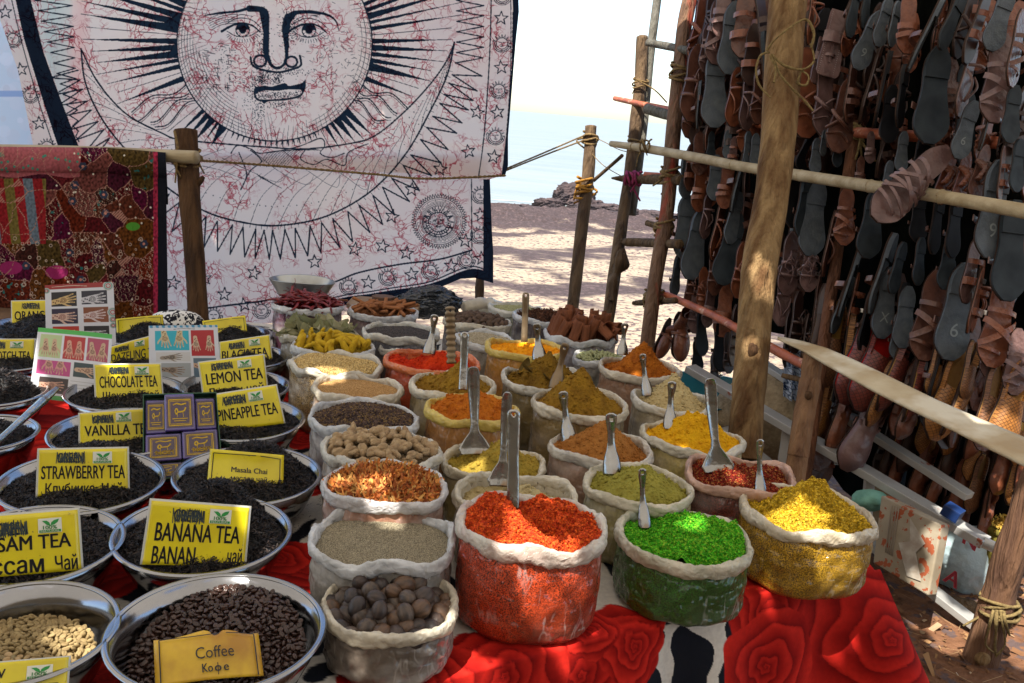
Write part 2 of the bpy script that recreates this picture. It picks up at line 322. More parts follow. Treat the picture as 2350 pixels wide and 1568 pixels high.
# cloth canvas: s along the front edge from the right corner, t inward (negative = hanging down)
cvc=Cv(-.25,-.75,3.3,2.6,480,(.78,.73,.65))
def st(p,z=ZT): v=np.array(p)[:2]-A; return v@Bd, v@Bn
def drapepx(x,y):
    n=np.array([Bn[0],Bn[1],0]); p=onpl(x,y,np.array([A[0],A[1],0]),n); return (p[:2]-A)@Bd, p[2]-ZT
def st_px(x,y):
    s_,t_=st(onz(x,y,ZT)); 
    return (s_,t_) if t_>0 else drapepx(x,y)
g_=np.random.default_rng(5); blk=(.012,.014,.022)
# wavy animal stripes and blots
for k in range(560):
    s0,t0=g_.uniform(-.2,3.2),g_.uniform(.12,2.5); a=g_.uniform(-.5,.5)+1.2*math.sin(s0*2.3+t0*1.7)+.6; P=[(s0,t0)]
    for _ in range(5): a+=g_.normal(0,.35); P.append((P[-1][0]+.035*math.cos(a),P[-1][1]+.035*math.sin(a)))
    m=sm(P,18)
    for i in range(17):
        cvc.line([m[i],m[i+1]],.028*math.sin(math.pi*(i+.6)/18)+.004,blk)
zz=lambda P: [st_px(1175+a*.5004,783.4+b*.5004) for a,b in P]
for P in([(735,1340),(770,1305),(810,1320),(850,1340),(895,1370),(885,1440),(850,1510),(840,1600),(725,1600),(740,1480),(722,1400)],[(640,1340),(665,1318),(698,1335),(690,1380),(665,1420),(640,1405)],[(890,1490),(940,1415),(970,1430),(965,1500),(995,1540),(980,1620),(890,1620)],[(960,1290),(990,1245),(1030,1260),(1035,1310),(990,1358),(958,1340)],[(580,1620),(585,1520),(620,1480),(660,1500),(680,1560),(670,1620)],[(800,1262),(850,1240),(930,1228),(920,1255),(860,1280),(815,1275)],[(690,1275),(720,1262),(755,1270),(745,1292),(705,1295)]):
    q_=zz(P+P[:1]); cvc.poly([tuple(v) for v in sm(q_,60)],blk)
for x,y,rx,ry in[(700,1490,.05,.03),(745,1540,.03,.02)]:
    s0,t0=st_px(x,y); cvc.disc(s0,t0,rx,blk,ry); cvc.disc(s0+.02,t0-.012,rx*.7,blk,ry*.8)
def rose(s0,t0,R,seed):
    g2=np.random.default_rng(seed); q=cvc.bb(s0-1.25*R,t0-1.25*R,s0+1.25*R,t0+1.25*R)
    if q is None: return
    X,Y=(q[2]-s0)/R,(q[3]-t0)/R; X=X+.06*fbm(X*3,Y*3,seed+3);Y=Y+.06*fbm(X*3,Y*3,seed+4)
    r=np.hypot(X,Y)+1e-6; th=np.arctan2(Y,X); edge=1+.09*np.abs(np.sin(2.5*th+seed))+.05*np.sin(7*th+seed)
    ph=((7.2 if R>.19 else 5.)*np.sqrt(r)-th/(2*math.pi)*1.+.33*np.sin(3*th+seed)*r+.12*np.sin(5*th+2*r*4+seed)); fr=ph-np.floor(ph)
    sh=.30+.70*np.clip(fr*1.25,0,1)**.8*(1-.45*np.clip((fr-.9)/.1,0,1)); sh=sh*(1+.06*fbm(X*14,Y*14,seed+8,3)); sh=sh*(.7+.3*np.clip(r*1.4,0,1))
    c=np.stack([.66*sh+.02,.022*sh**2+.002,.012*sh**2+.002],-1)
    al=np.clip((edge-r)*R*480+.5,0,1).astype(np.float32)[...,None]; cvc.A[q[0],q[1]]=cvc.A[q[0],q[1]]*(1-al)+c*al
for x,y,R,sd_ in[(1950,1440,.255,1),(1760,1395,.10,2),(1735,1520,.13,3),(2080,1470,.14,4),(1420,1485,.10,7),(1320,1540,.13,8),(1150,1560,.13,5),(960,1560,.12,6),(1450,1480,.07,9),(1350,1450,.06,12),
   (700,1310,.11,10),(640,1285,.07,11),(235,1310,.10,13),(700,1010,.07,14),(700,900,.12,15),(705,1085,.06,31),(700,1120,.05,32),(120,950,.22,16),(20,1000,.2,17),(200,1010,.15,18),(100,1150,.2,19),(40,900,.2,20),(180,930,.2,21),(400,1240,.10,22),(250,1500,.07,23),(250,1560,.06,24),(400,1130,.08,28),(150,1060,.2,27),(440,870,.3,29),(300,900,.3,30)]:
    if R>0: s0,t0=st_px(x,y); rose(s0,t0,R,sd_)
mc=pm('printed_cotton',(1.,1.,1.),(.86,.86,.86),sc=90.,rough=.85,bump=.25,bsc=25.,attr=True,trans=.12)
S=np.concatenate([np.linspace(-.02,1.4,720),np.linspace(1.402,3.95,560)]); Tt=np.concatenate([np.linspace(-.62,-.012,300),np.array([-.006,0.,.004,.010]),np.linspace(.02,2.4,560)])
SS,TTt=np.meshgrid(S,Tt,indexing='ij')
top=TTt>=0; bx=A[0]+Bd[0]*SS+Bn[0]*np.clip(TTt,0,9); by=A[1]+Bd[1]*SS+Bn[1]*np.clip(TTt,0,9); dn=np.clip(-TTt,0,9)
fl=dn*.16*(1+.7*np.sin(SS*17+1.)*.6)+.018*np.sin(SS*31)*np.clip(dn*4,0,1)
bx=bx-Bn[0]*fl; by=by-Bn[1]*fl
cornr=np.exp(-(SS/.14)**2)*dn*.62; bx=bx+cornr*.85; by=by+cornr*.1
bz=ZT-dn+np.where(top,.004*fbm(SS*6,TTt*6,60)+.003,-.0)-np.clip(.012-np.abs(TTt),0,.012)*.3
# clip top to the table outline: pull the cloth over the right edge
ex=np.interp(by,[1.79,2.55,3.42],[.865,.665,.445]); over=np.clip(bx-ex,0,9)*(top); bx=np.where(top,np.minimum(bx,ex+.01*np.sin(by*30)*(over>0)+over*.06),bx); bz=bz-over*.95
okv=(bz>.12)&(by<3.45)&(bx>-2.7)
Fq=gridf(len(S),len(Tt)); keep=okv.ravel()[Fq].all(1)
colr=cvc.at(np.clip(SS,-.2,3.28).ravel(),TTt.ravel())
tc_=mk('tablecloth',np.stack([bx,by,bz],-1).reshape(-1,3),Fq[keep],mc,col=colr); tag(tc_,'printed cloth with big red roses over black and white animal pattern','tablecloth')
# ------------------------------------------------------------ tapestry (painted in its own flat layout)
TY=3.78
INK=(.012,.024,.042)
cv=Cv(-20,-40,1200,760,1.15,(.80,.685,.63))
cxx,cyy,RR=630,100,224
# colour bands woven in at the left
for x0_,x1_,c in((60,165,(.50,.62,.60)),(150,205,(.80,.50,.47))):
    q=cv.bb(x0_,-40,x1_,400); X=q[2]; sl_=(X-(x0_+x1_)/2+(200-q[3])*-.05); al=np.clip(1-np.abs(sl_)/((x1_-x0_)/2),0,1)**.6*.75*(X>60+.35*np.clip(q[3],0,400)); cv.put(q,al.astype(np.float32),c)
# blotchy hue
q=cv.bb(-20,-40,1200,760); n_=fbm(q[2]/90,q[3]/90,70)[...,None]; cv.A*= (1+.06*n_*np.array([0.4,1,1])).astype(np.float32)[:n_.shape[0],:n_.shape[1]]
def pol(r,a,cx=cxx,cy=cyy,sx=1.,sy=1.): return (cx+r*math.cos(a)*sx,cy+r*math.sin(a)*sy)
g_=np.random.default_rng(11)
# moon tips / arcs
outer=sm([(186,112),(196,190),(232,270),(290,345),(370,420),(470,485),(570,513),(650,517),(750,496),(850,440),(930,355),(990,250),(1027,170),(1043,97)],160)
inner=sm([(188,116),(225,190),(290,262),(370,305),(410,320),(520,331),(600,337),(700,342),(800,330),(860,312),(930,255),(990,190),(1025,140),(1042,100)],160)
# rays left and right of the face
def limx(y,left):
    P=inner[:80] if left else inner[80:]; 
    yy=np.array([p[1] for p in P]); xx_=np.array([p[0] for p in P])
    o=np.argsort(yy); return float(np.interp(y,yy[o],xx_[o])) if y>110 else (170 if left else 1070)
for left in(1,0):
    sgn=-1 if left else 1
    for k,a in enumerate(np.linspace(-.80,1.08,30)):
        ca=math.cos(a)*sgn; sa=math.sin(a); x0_,y0_=cxx+RR*ca,cyy+RR*sa; ln=60
        while ln<330:
            x,y=cxx+(RR+ln)*ca,cyy+(RR+ln)*sa
            if left and (x<limx(y,1)+6 or x<150): break
            if not left and (x>limx(y,0)-6 or x>1060): break
            ln+=5
        ln*=g_.uniform(.86,1.); 
        wavy=(.42<a<.66)
        if wavy:
            P=[(cxx+(RR+t*ln)*ca+0,cyy+(RR+t*ln)*sa+9*math.sin(t*7+k)) for t in np.linspace(0,1,14)]; cv.line(P,3.,INK); cv.line([(x,y+6) for x,y in P],1.6,INK); continue
        if k%6==5: 
            x,y=cxx+(RR+ln)*ca,cyy+(RR+ln)*sa; cv.line([(x0_,y0_),(x,y)],1.6,INK)
        else:
            x,y=cxx+(RR+ln)*ca,cyy+(RR+ln)*sa; wd_=RR*.044*g_.uniform(.4,1.05); px_,py_=-sa*1.,ca*1.
            cv.poly([(x0_-sa*wd_*1.0*sgn,y0_+abs(ca)*wd_),(x,y),(x0_+sa*wd_*1.0*sgn,y0_-abs(ca)*wd_)],INK); cv.line([(x0_,y0_),(x,y)],1.6,INK)
for a in np.linspace(1.15,2.0,16):
    x0_,y0_=pol(RR,a); 
    if y0_>0: cv.line([(x0_,y0_),pol(RR+14,a)],5,INK,1.5)
# face disc
cv.disc(cxx,cyy,RR-1,(.79,.685,.63)); cv.ring(cxx,cyy,RR,3.4,INK,n=120)
# cross-hatching on the cheek sides
for k in range(13):
    rr=RR-4-k*8
    for a0,a1 in((1.75,3.5),(-.35,1.3)):
        if k<(9 if a0>1 else 3): cv.line([(cxx-k*1.5+rr*math.cos(t),cyy-5+rr*math.sin(t)) for t in np.linspace(a0+k*.05,a1-k*.07,30)],1.3 if k%2 else 1.,INK)
for a in np.arange(1.55,3.6,.045):
    r1=RR-g_.uniform(20,70); cv.line([pol(RR,a),pol((RR+r1)/2,a+.03),pol(r1,a+.08)],1.4,INK,.6)
for a in np.arange(-.75,1.6,.055):
    cv.line([pol(RR+9,a),pol(RR-22-g_.uniform(0,14),a-.05)],1.7,INK,.7)
# nose and brows
nl=[(470,36),(505,30),(545,26),(572,20),(600,22),(612,32),(614,60),(614,128),(622,148),(637,156),(651,148),(658,128),(655,90),(653,62),(660,38),(680,29),(715,28),(750,34),(770,48),(778,72)]
cv.curve(nl[:5],3,INK,9); cv.curve(nl[3:8],15,INK,6); cv.curve(nl[7:11],8,INK); cv.curve(nl[10:15],6,INK,14); cv.curve(nl[14:],12,INK,1.5)
cv.poly([(594,22),(612,30),(612,130),(607,134),(603,112),(604,76),(598,44)],INK); cv.poly([(658,40),(682,32),(668,52),(662,82),(664,108),(659,130)],INK)
cv.disc(597,140,13,(.74,.60,.57)); cv.ring(597,140,14,5,INK,13); cv.disc(669,142,12,(.74,.60,.57)); cv.ring(669,142,13,5,INK,12); cv.curve([(575,132),(580,150),(600,160),(636,166),(668,160),(690,150),(688,128)],5,INK)
cv.disc(637,140,14,(.79,.685,.63),13); cv.curve([(614,128),(622,148),(637,156),(651,148),(658,128)],5,INK)
# eyes
for ex,ey in((557,70),(709,71)):
    cv.curve([(ex-48,ey+2),(ex-22,ey-12),(ex,ey-16),(ex+22,ey-11),(ex+40,ey+4)],6,INK,3); cv.curve([(ex-36,ey+2),(ex-12,ey+14),(ex+14,ey+13),(ex+34,ey+3)],2,INK)
    cv.curve([(ex-40,ey-14),(ex-10,ey-28),(ex+20,ey-24),(ex+40,ey-8)],2,INK); cv.curve([(ex-34,ey-22),(ex-6,ey-36),(ex+22,ey-32)],1.6,INK)
    cv.disc(ex,ey-1,17,INK); cv.disc(ex,ey-4,8,(.01,.01,.02))
    for a in np.linspace(.2,2.9,6): cv.disc(ex+11.5*math.cos(a),ey-1+11.5*math.sin(a),3.2,(.79,.685,.63))
    for a in np.linspace(.5,2.7,15): cv.line([(ex+27*math.cos(a)*1.3,ey+20*math.sin(a)),(ex+33*math.cos(a)*1.3,ey+28*math.sin(a))],1.3,INK)
for k in range(6): cv.curve([(476+k*2,44+k*5),(510,32+k*5),(545,28+k*5)],1.3,INK)
# lips
cv.poly(sm([(583,196),(592,199),(608,197),(622,199),(640,194),(655,191),(662,197),(680,194),(694,190),(701,183),(702,198),(694,212),(688,206),(660,206),(640,208),(610,208),(596,211),(588,217)],60),INK)
cv.curve([(585,205),(586,222),(598,231),(630,230),(665,227),(690,219),(700,200)],5,INK,4)
for _ in range(260): x,y=g_.uniform(594,692),g_.normal(219,5); cv.disc(x,y,1.,INK); cv.poly([(600,232),(618,232),(606,238)],INK)
# stipple
for sx_,sy_,rx,ry,n in[(606,110,14,50,260),(664,60,22,34,260),(600,180,22,14,200),(637,182,10,12,100),(575,205,28,40,150),(592,255,12,40,130),(520,150,26,40,70),(660,165,40,12,120),(640,240,45,9,120)]:
    for _ in range(n):
        x,y=g_.normal(sx_,rx*.6),g_.normal(sy_,ry*.6); cv.disc(x,y,1.1,INK)
for _ in range(150):
    a=g_.uniform(0,6.28); x,y=g_.normal(760,40),g_.normal(150,55); cv.line([(x,y),(x+9*math.cos(a),y+6*math.sin(a))],1.1,INK)
for k in range(60):
    x,y=g_.uniform(455,530),g_.uniform(95,215); a=g_.choice([0.1,1.4]); cv.line([(x,y),(x+11*math.cos(a),y+11*math.sin(a))],1.6,INK)
# crescent
cv.line(outer,4.,INK); cv.line(inner,3.6,INK)
for fr,ds in((.25,1),(.5,0),(.75,1)):
    mid=inner*(1-fr)+outer*fr
    if ds:
        for i in range(6,154,2): cv.disc(mid[i][0],mid[i][1],1.3,INK)
for i in range(4,156,5):
    t=g_.uniform(.55,.95); j=min(159,i+6); cv.curve([outer[i],outer[i]*.6+inner[j]*.4,outer[i]*(1-t)+inner[min(159,i+14)]*t],1.5,INK,.8)
for k in range(7):
    P=[(300+k*70,345+k*3+25*math.sin(k)),(360+k*70,385),(430+k*68,400+k*4),(480+k*60,395)]; cv.curve([(p[0],p[1]+k*2) for p in P],1.3,INK,.7)
# scroll under the chin
cv.curve([(530,352),(545,334),(575,342),(600,352),(680,338),(735,318),(745,335),(735,352),(760,362),(790,352)],2.6,INK); cv.curve([(575,345),(600,370),(575,392),(552,436),(566,400),(548,350)],2.6,INK)
cv.curve([(700,345),(690,365),(720,378),(750,366),(790,380),(800,350),(845,330)],2.4,INK)
for k in range(12): cv.curve([(600+k*5,372+k),(618+k*7,350-k*.5),(660+k*7,345)],1.1,INK)
for k in range(9): cv.line([(590+k*5,400+k*3),(598+k*6,408+k*3)],2,INK)
# zigzag under the moon
def zig(path,nrm,amp0,amp1,n,wd_,gap):
    P=[]; m=len(path)
    for k in range(n*2+1):
        i=int(k/(n*2)*(m-1)); a=gap if k%2==0 else gap+amp0+(amp1-amp0)*k/(2*n); P.append(path[i]+nrm[i]*a)
    cv.line(P,wd_,INK)
T_=np.gradient(outer,axis=0); T_/=np.linalg.norm(T_,axis=1)[:,None]; N_=np.stack([-T_[:,1],T_[:,0]],1); N_=np.where(((outer-np.array([630,100]))*N_).sum(1)[:,None]<0,-N_,N_)
zig(outer[8:152],N_[8:152],66,66,42,3.4,11)
for i in range(12,150,2): cv.line([outer[i],outer[i]+N_[i]*9],1.2,INK)
yv=-35; k=0; P=[];Q=[]
while yv<330:
    xo=70+.30*max(0,yv); P.append(((xo+10) if k%2 else 165+.05*yv,yv)); Q.append((1048+(0 if k%2 else 62)-.12*max(0,yv-120),yv)); yv+=12; k+=1
cv.line(P,3,INK); cv.line([q_ for q_ in Q if q_[1]<150],3,INK)
# stars and little suns
def star(x,y,r,rot=None):
    rot=g_.uniform(-.2,.2) if rot is None else rot
    P=[(x+(r if k%2==0 else r*.42)*math.sin(rot+k*math.pi/5),y-(r if k%2==0 else r*.42)*math.cos(rot+k*math.pi/5)) for k in range(11)]
    for i in range(10): cv.line([P[i],P[i+1]],2.6,INK)
def sunf(x,y,r,wd_=1.7):
    cv.ring(x,y,r*.62,wd_,INK,n=26)
    for k in range(16):
        a=k*math.pi/8; 
        if .5<(a%6.28)<3.3: continue
        cv.line([(x+r*.65*math.cos(a-.12),y+r*.65*math.sin(a-.12)),(x+r*math.cos(a),y+r*math.sin(a)),(x+r*.65*math.cos(a+.12),y+r*.65*math.sin(a+.12))],wd_*.8,INK)
    cv.line([(x+r*.8*math.cos(t),y+r*.8*math.sin(t)) for t in np.linspace(.2,3.4,14)],wd_*1.2,INK); cv.line([(x+r*math.cos(t),y+r*.95*math.sin(t)) for t in np.linspace(0,3.6,16)],wd_,INK)
    for dx in(-.22,.22): cv.line([(x+dx*r-.1*r,y-.12*r),(x+dx*r+.1*r,y-.12*r)],wd_*1.2,INK)
    cv.line([(x,y-.1*r),(x-.05*r,y+.12*r),(x+.05*r,y+.13*r)],wd_*.8,INK); cv.line([(x-.14*r,y+.3*r),(x+.14*r,y+.3*r)],wd_*1.3,INK)
for x,y in[(1075,348),(1133,360),(1142,258),(1150,155),(1150,42),(945,435),(900,497),(878,565),(814,572),(933,581),(722,601),(1068,553),(1103,493),(1105,593),(583,627),(515,676),(398,649),(470,640),(1035,610),(945,630),(845,648),(1095,258),(12,28),(48,160),(90,283),(560,700),(720,690),(1010,388),(1075,-20)]: star(x,y,16)
for x,y in[(1152,100),(1145,207),(1137,313),(1153,-8),(1103,448),(1101,540),(890,636),(988,622),(800,657),(600,712),(490,725),(1070,597),(30,90),(70,217),(108,338),(680,700),(430,730)]: sunf(x,y,21)
# medallion
for k in range(64):
    a=k*math.tau/64; a2=a+math.tau/128; cv.line([pol(56,a,1008,508),pol(63,a2,1008,508),pol(56,a+math.tau/64,1008,508)],1.6,INK)
cv.ring(1008,508,54,1.6,INK); cv.ring(1008,508,50,1.,INK)
for k in range(90): a=k*math.tau/90; cv.line([pol(34,a,1008,508),pol(g_.uniform(44,50),a,1008,508)],1.2,INK)
for k in range(14): a=k*math.tau/14; cv.poly([pol(23,a-.2,1006,510),pol(37,a,1006,510),pol(23,a+.2,1006,510)],INK); cv.poly([pol(22,a-.1,1006,510),pol(32,a,1006,510),pol(22,a+.1,1006,510)],(.74,.66,.61))
cv.disc(1006,510,23,(.66,.58,.55)); sunf(1006,510,36,2.)
for _ in range(160): x,y=g_.normal(1006,12),g_.normal(510,12); cv.disc(x,y,.9,INK)
# border rules
cv.curve([(1128,-40),(1124,120),(1112,300),(1098,408)],3,INK); cv.curve([(1172,-40),(1172,150),(1163,300),(1152,400)],2,INK)
cv.line([(1082,412),(1083,575)],2.6,INK)
cv.curve([(380,722),(500,704),(620,688),(757,651),(823,626),(917,607),(1010,595),(1083,574)],4,INK)
cv.curve([(700,700),(785,679),(846,670),(900,661),(963,652),(1000,642),(1057,618),(1090,612),(1124,624)],3,INK)
BW=(.01,.016,.028)
# right hem and lower hem
cv.poly([(1178,-45),(1200,-45),(1200,420),(1150,412),(1160,330),(1174,150)],BW); 
cv.poly([(1109,412),(1140,412),(1140,660),(1109,626)],BW)
cv.poly(sm([(700,709),(785,684),(846,675),(900,666),(963,657),(1010,644),(1057,624),(1090,617),(1124,629),(1140,665),(1100,660),(1000,670),(900,690),(780,720),(700,735)],90),BW)
# dark band of the left border
cv.poly([(26,-45),(60,-45),(100,120),(140,230),(184,345),(190,760),(140,760),(136,345),(98,230),(55,90)],BW); cv.curve([(18,-40),(48,90),(88,230),(128,350)],2.4,INK)
mtap=pm('tapestry_cotton',(1,1,1),None,rough=.95,spec=.05,attr=True,trans=.6,bump=.3,bsc=60.)
def crackle(m):
    n=m.node_tree.nodes; L=m.node_tree.links.new; b=n['Principled BSDF']; a=[x for x in n if x.type=='ATTRIBUTE'][0]; tr=[x for x in n if x.type=='BSDF_TRANSLUCENT'][0]
    tc=[x for x in n if x.type=='TEX_COORD'][0]; no=n.new('ShaderNodeTexNoise'); no.inputs['Scale'].default_value=7; no.inputs['Detail'].default_value=8; L(tc.outputs['Object'],no.inputs['Vector'])
    mxv=n.new('ShaderNodeMix'); mxv.data_type='VECTOR'; mxv.inputs[0].default_value=.16; L(tc.outputs['Object'],mxv.inputs[4]); L(no.outputs['Color'],mxv.inputs[5])
    def vor(sc,th):
        v=n.new('ShaderNodeTexVoronoi'); v.feature='DISTANCE_TO_EDGE'; v.inputs['Scale'].default_value=sc; L(mxv.outputs[1],v.inputs['Vector'])
        r=n.new('ShaderNodeMapRange'); r.inputs[1].default_value=0; r.inputs[2].default_value=th; r.inputs[3].default_value=1; r.inputs[4].default_value=0; L(v.outputs['Distance'],r.inputs[0]); return r.outputs[0]
    n2=n.new('ShaderNodeTexNoise'); n2.inputs['Scale'].default_value=9; n2.inputs['Detail'].default_value=4; L(tc.outputs['Object'],n2.inputs['Vector'])
    r2=n.new('ShaderNodeMapRange'); r2.inputs[1].default_value=.43; r2.inputs[2].default_value=.56; L(n2.outputs['Fac'],r2.inputs[0])
    mx=n.new('ShaderNodeMath'); mx.operation='MAXIMUM'; L(vor(13,.04),mx.inputs[0]); L(vor(30,.062),mx.inputs[1])
    mu=n.new('ShaderNodeMath'); mu.operation='MULTIPLY'; L(mx.outputs[0],mu.inputs[0]); L(r2.outputs[0],mu.inputs[1])
    mm=n.new('ShaderNodeMix'); mm.data_type='RGBA'; mm.blend_type='MULTIPLY'; L(mu.outputs[0],mm.inputs[0]); L(a.outputs['Color'],mm.inputs[6]); mm.inputs[7].default_value=(.52,.05,.10,1)
    L(mm.outputs[2],b.inputs['Base Color']); L(mm.outputs[2],tr.inputs[0])
crackle(mtap)
tp=empty('tapestry',tuple(onY(700,700,TY)),'cream batik wall hanging printed with a large navy sun face and crescent moon','wall hanging')
def fold(x,y,s): return .03*np.sin(x/95+y/300+s)+.012*np.sin(x/41+1.7*np.sin(y/150)+s)+.01*fbm(x/120,y/160,80+s)
def sheet(name,xl,xr,yt,yb,nu,nv,off,par,mat,canvas,Y0,s=0,bulge=None):
    U,Vv=np.meshgrid(np.linspace(0,1,nu),np.linspace(0,1,nv),indexing='ij')
    y=yt+(yb(U)-yt)*Vv if callable(yb) else yt+(yb-yt)*Vv
    x=xl(y)+(xr(y)-xl(y))*U
    if callable(yb): y=yt+(yb(x)-yt)*Vv
    d=fold(x,y,s)+off
    if bulge is not None: d=d+bulge(x,y)
    d3=fw[None,None]+rt*((x-1175)/F)[...,None]-up*((y-784)/F)[...,None]
    P=CP+d3*((Y0+d)/d3[...,1])[...,None]
    return mk(name,P.reshape(-1,3),gridf(nu,nv),mat,par,col=canvas.at(x.ravel(),y.ravel()))
xl=lambda y: np.interp(y,[-40,0,44,163,340,420],[-12,-4,0,41,76,95]); xr=lambda y: np.interp(y,[-40,0,30,100,330,400,420],[1192,1190,1191,1184,1166,1166,1160])
sheet('upper_panel',xl,xr,-40,lambda x: np.interp(x,[0,430,980,1120,1168,1200],[420,372,400,413,398,398]),1100,420,0.,tp,mtap,cv,TY,0,lambda x,y:-.03*np.clip((y-330)/80,0,1)*np.clip((x-900)/150,0,1))
yb=lambda x: np.interp(x,[100,380,620,700,785,846,963,1010,1057,1090,1132],[760,742,742,722,702,690,672,660,640,638,650])
sheet('lower_panel',lambda y:0*y+120,lambda y: np.interp(y,[350,420,600,660],[1122,1124,1129,1132]),352,yb,950,400,.03,tp,mtap,cv,TY,0)
# pale cloth far left behind the hanging
cb=Cv(-60,-40,130,420,1.,(.55,.66,.80))
for _ in range(60): x,y=g_.uniform(-50,120),g_.uniform(20,400); cb.disc(x,y,g_.uniform(5,20),tuple(np.array([.62,.66,.78])*g_.uniform(.8,1.2)),a=.4)
cb.poly([(-60,208),(130,208),(130,222),(-60,222)],(.30,.42,.68)); cb.poly([(78,60),(130,60),(130,420),(78,420)],(.45,.62,.58))
for k in range(40): cb.ring(92,70+k*9,5,1.5,(.03,.05,.06),n=9)
for k in range(12): cb.disc(112,220+k*12,7,(.12,.42,.32),a=.7)
o=sheet('pale_cloth',lambda y:0*y-60,lambda y:0*y+130,-40,420,120,200,.28,None,pm('pale_cotton',(1,1,1),None,rough=.9,attr=True,trans=.55),cb,TY,3); tag(o,'pale blue and lilac cloth hanging behind the left edge of the sun tapestry','cloth')
# ------------------------------------------------------------ patchwork textile on the bamboo rail
PY=3.42
pk=Cv(-80,320,400,760,2.2,(.25,.03,.03))
g_=np.random.default_rng(21)
X,Y=np.meshgrid(np.arange(pk.w)/pk.r+pk.x0,np.arange(pk.h)/pk.r+pk.y0)
sx_=g_.uniform(-80,385,84); sy_=g_.uniform(330,750,84)
pal=np.array([(.30,.03,.04),(.22,.015,.02),(.32,.10,.02),(.22,.012,.07),(.12,.03,.02),(.42,.12,.10),(.20,.12,.03),(.30,.04,.015),(.16,.02,.05),(.40,.05,.02),(.26,.06,.03)])
wx=X+6*fbm(X/30,Y/30,90); wy=Y+6*fbm(X/30,Y/30,91)
dd=np.stack([np.maximum(np.abs(wx-a),np.abs(wy-b)*.9)+.35*np.hypot(wx-a,wy-b) for a,b in zip(sx_,sy_)]); o_=np.argsort(dd,0)[:2]; d1=np.take_along_axis(dd,o_,0); idx=o_[0]
pk.A[:]=pal[idx%len(pal)]; tex=fbm(X/2.2,Y/2.2,92,4,.8); pk.A*=.27*np.clip(1+.6*tex,.2,2.2)[...,None]
sp=fbm(X/1.6,Y/1.6,93,3,.9); 
for a in range(0,84,3): m_=(idx==a)&(sp>.8); pk.A[m_]=(.42,.30,.22)
for a in range(1,84,4): m_=(idx==a)&(fbm(X/4,Y/4,94)>.75); pk.A[m_]=(.02,.13,.12)
# striped panel and pink band
m_=(X<105)&(Y>410)&(Y<560); xs_=(X-.12*(Y-410)); sc_=np.floor((xs_+80)/22).astype(int)%4; st_=np.array([(.13,.10,.025),(.22,.012,.015),(.10,.13,.16),(.20,.012,.015)])[sc_]*np.clip(1+.3*tex,.5,1.6)[...,None]; pk.A[m_]=st_[m_]
m_=(X<185)&(Y<404+4*np.sin(X/20)); pk.A[m_]=(np.array([.30,.08,.09])*np.clip(1+.18*tex,.5,1.5)[...,None])[m_]
for _ in range(30): pk.disc(g_.uniform(-60,180),g_.uniform(345,398),3,(.05,.22,.16))
for x,y in[(190,382),(172,425),(166,462),(238,447),(242,490),(160,580),(185,642),(330,560),(60,610)]:
    for k in range(6): pk.disc(*pol(6,k*1.047,x,y),4,(.03,.04,.07)); pk.disc(x,y,3,(.5,.2,.15))
for _ in range(120): 
    x,y=g_.uniform(-60,370),g_.uniform(540,740); pk.ring(x,y,g_.uniform(2,4.5),1.,(.5,.38,.3),n=10)
for _ in range(50): pk.disc(g_.uniform(100,370),g_.uniform(350,740),2.2,(.65,.6,.5))
for a,b,r_ in[(130,625,26),(25,615,26),(305,520,16)]: pk.disc(a,b,r_,(.26,.02,.10) if a!=305 else (.07,.25,.03),r_*.6)
seam=(d1[1]-d1[0])<2.0; dsh=np.sin((X+Y)*.9)>-.5; pk.A[seam&dsh&(X<352)]=(.34,.17,.13)
pk.A[X>352]=np.array((.28,.02,.05))*np.clip(1+.5*tex[X>352],.3,2)[...,None]; pk.A[X>362]=(.008,.009,.014)
PW=empty('patchwork_textile',tuple(onY(180,740,PY)),'red and maroon embroidered patchwork textile with black hem hanging over the bamboo rail','textile')
d3=None
nu,nv=480,400; U,Vv=np.meshgrid(np.linspace(0,1,nu),np.linspace(0,1,nv),indexing='ij'); y=336+np.interp(U,[0,.7,1],[0,3,14])+(412)*Vv; x=-75+(np.interp(y,[336,740],[380,386])+75)*U
dd_=.012*np.sin(x/26+Vv*1.5)*(.3+Vv)+.006*fbm(x/30,y/40,95)-.03*np.sqrt(np.clip(1-(Vv*14-1)**2,0,1))*(Vv<.14)-.0
d3=fw+rt*((x-1175)/F)[...,None]-up*((y-784)/F)[...,None]; P=CP+d3*((PY-.03+dd_)/d3[...,1])[...,None]
mk('front_drape',P.reshape(-1,3),gridf(nu,nv),pm('embroidered_cotton',(1,1,1),None,rough=.95,spec=.1,attr=True,bump=.6,bsc=220.,bdist=.004),PW,col=pk.at(x.ravel(),y.ravel()))
y2=336+np.interp(U,[0,.7,1],[0,3,14])+(120)*Vv; d3=fw+rt*((x-1175)/F)[...,None]-up*((y2-784)/F)[...,None]; P=CP+d3*((PY+.035-dd_*.4)/d3[...,1])[...,None]
mk('back_drape',P.reshape(-1,3),gridf(nu,nv),MT['embroidered_cotton'],PW,col=pk.at(x.ravel(),(y2+30).ravel()))
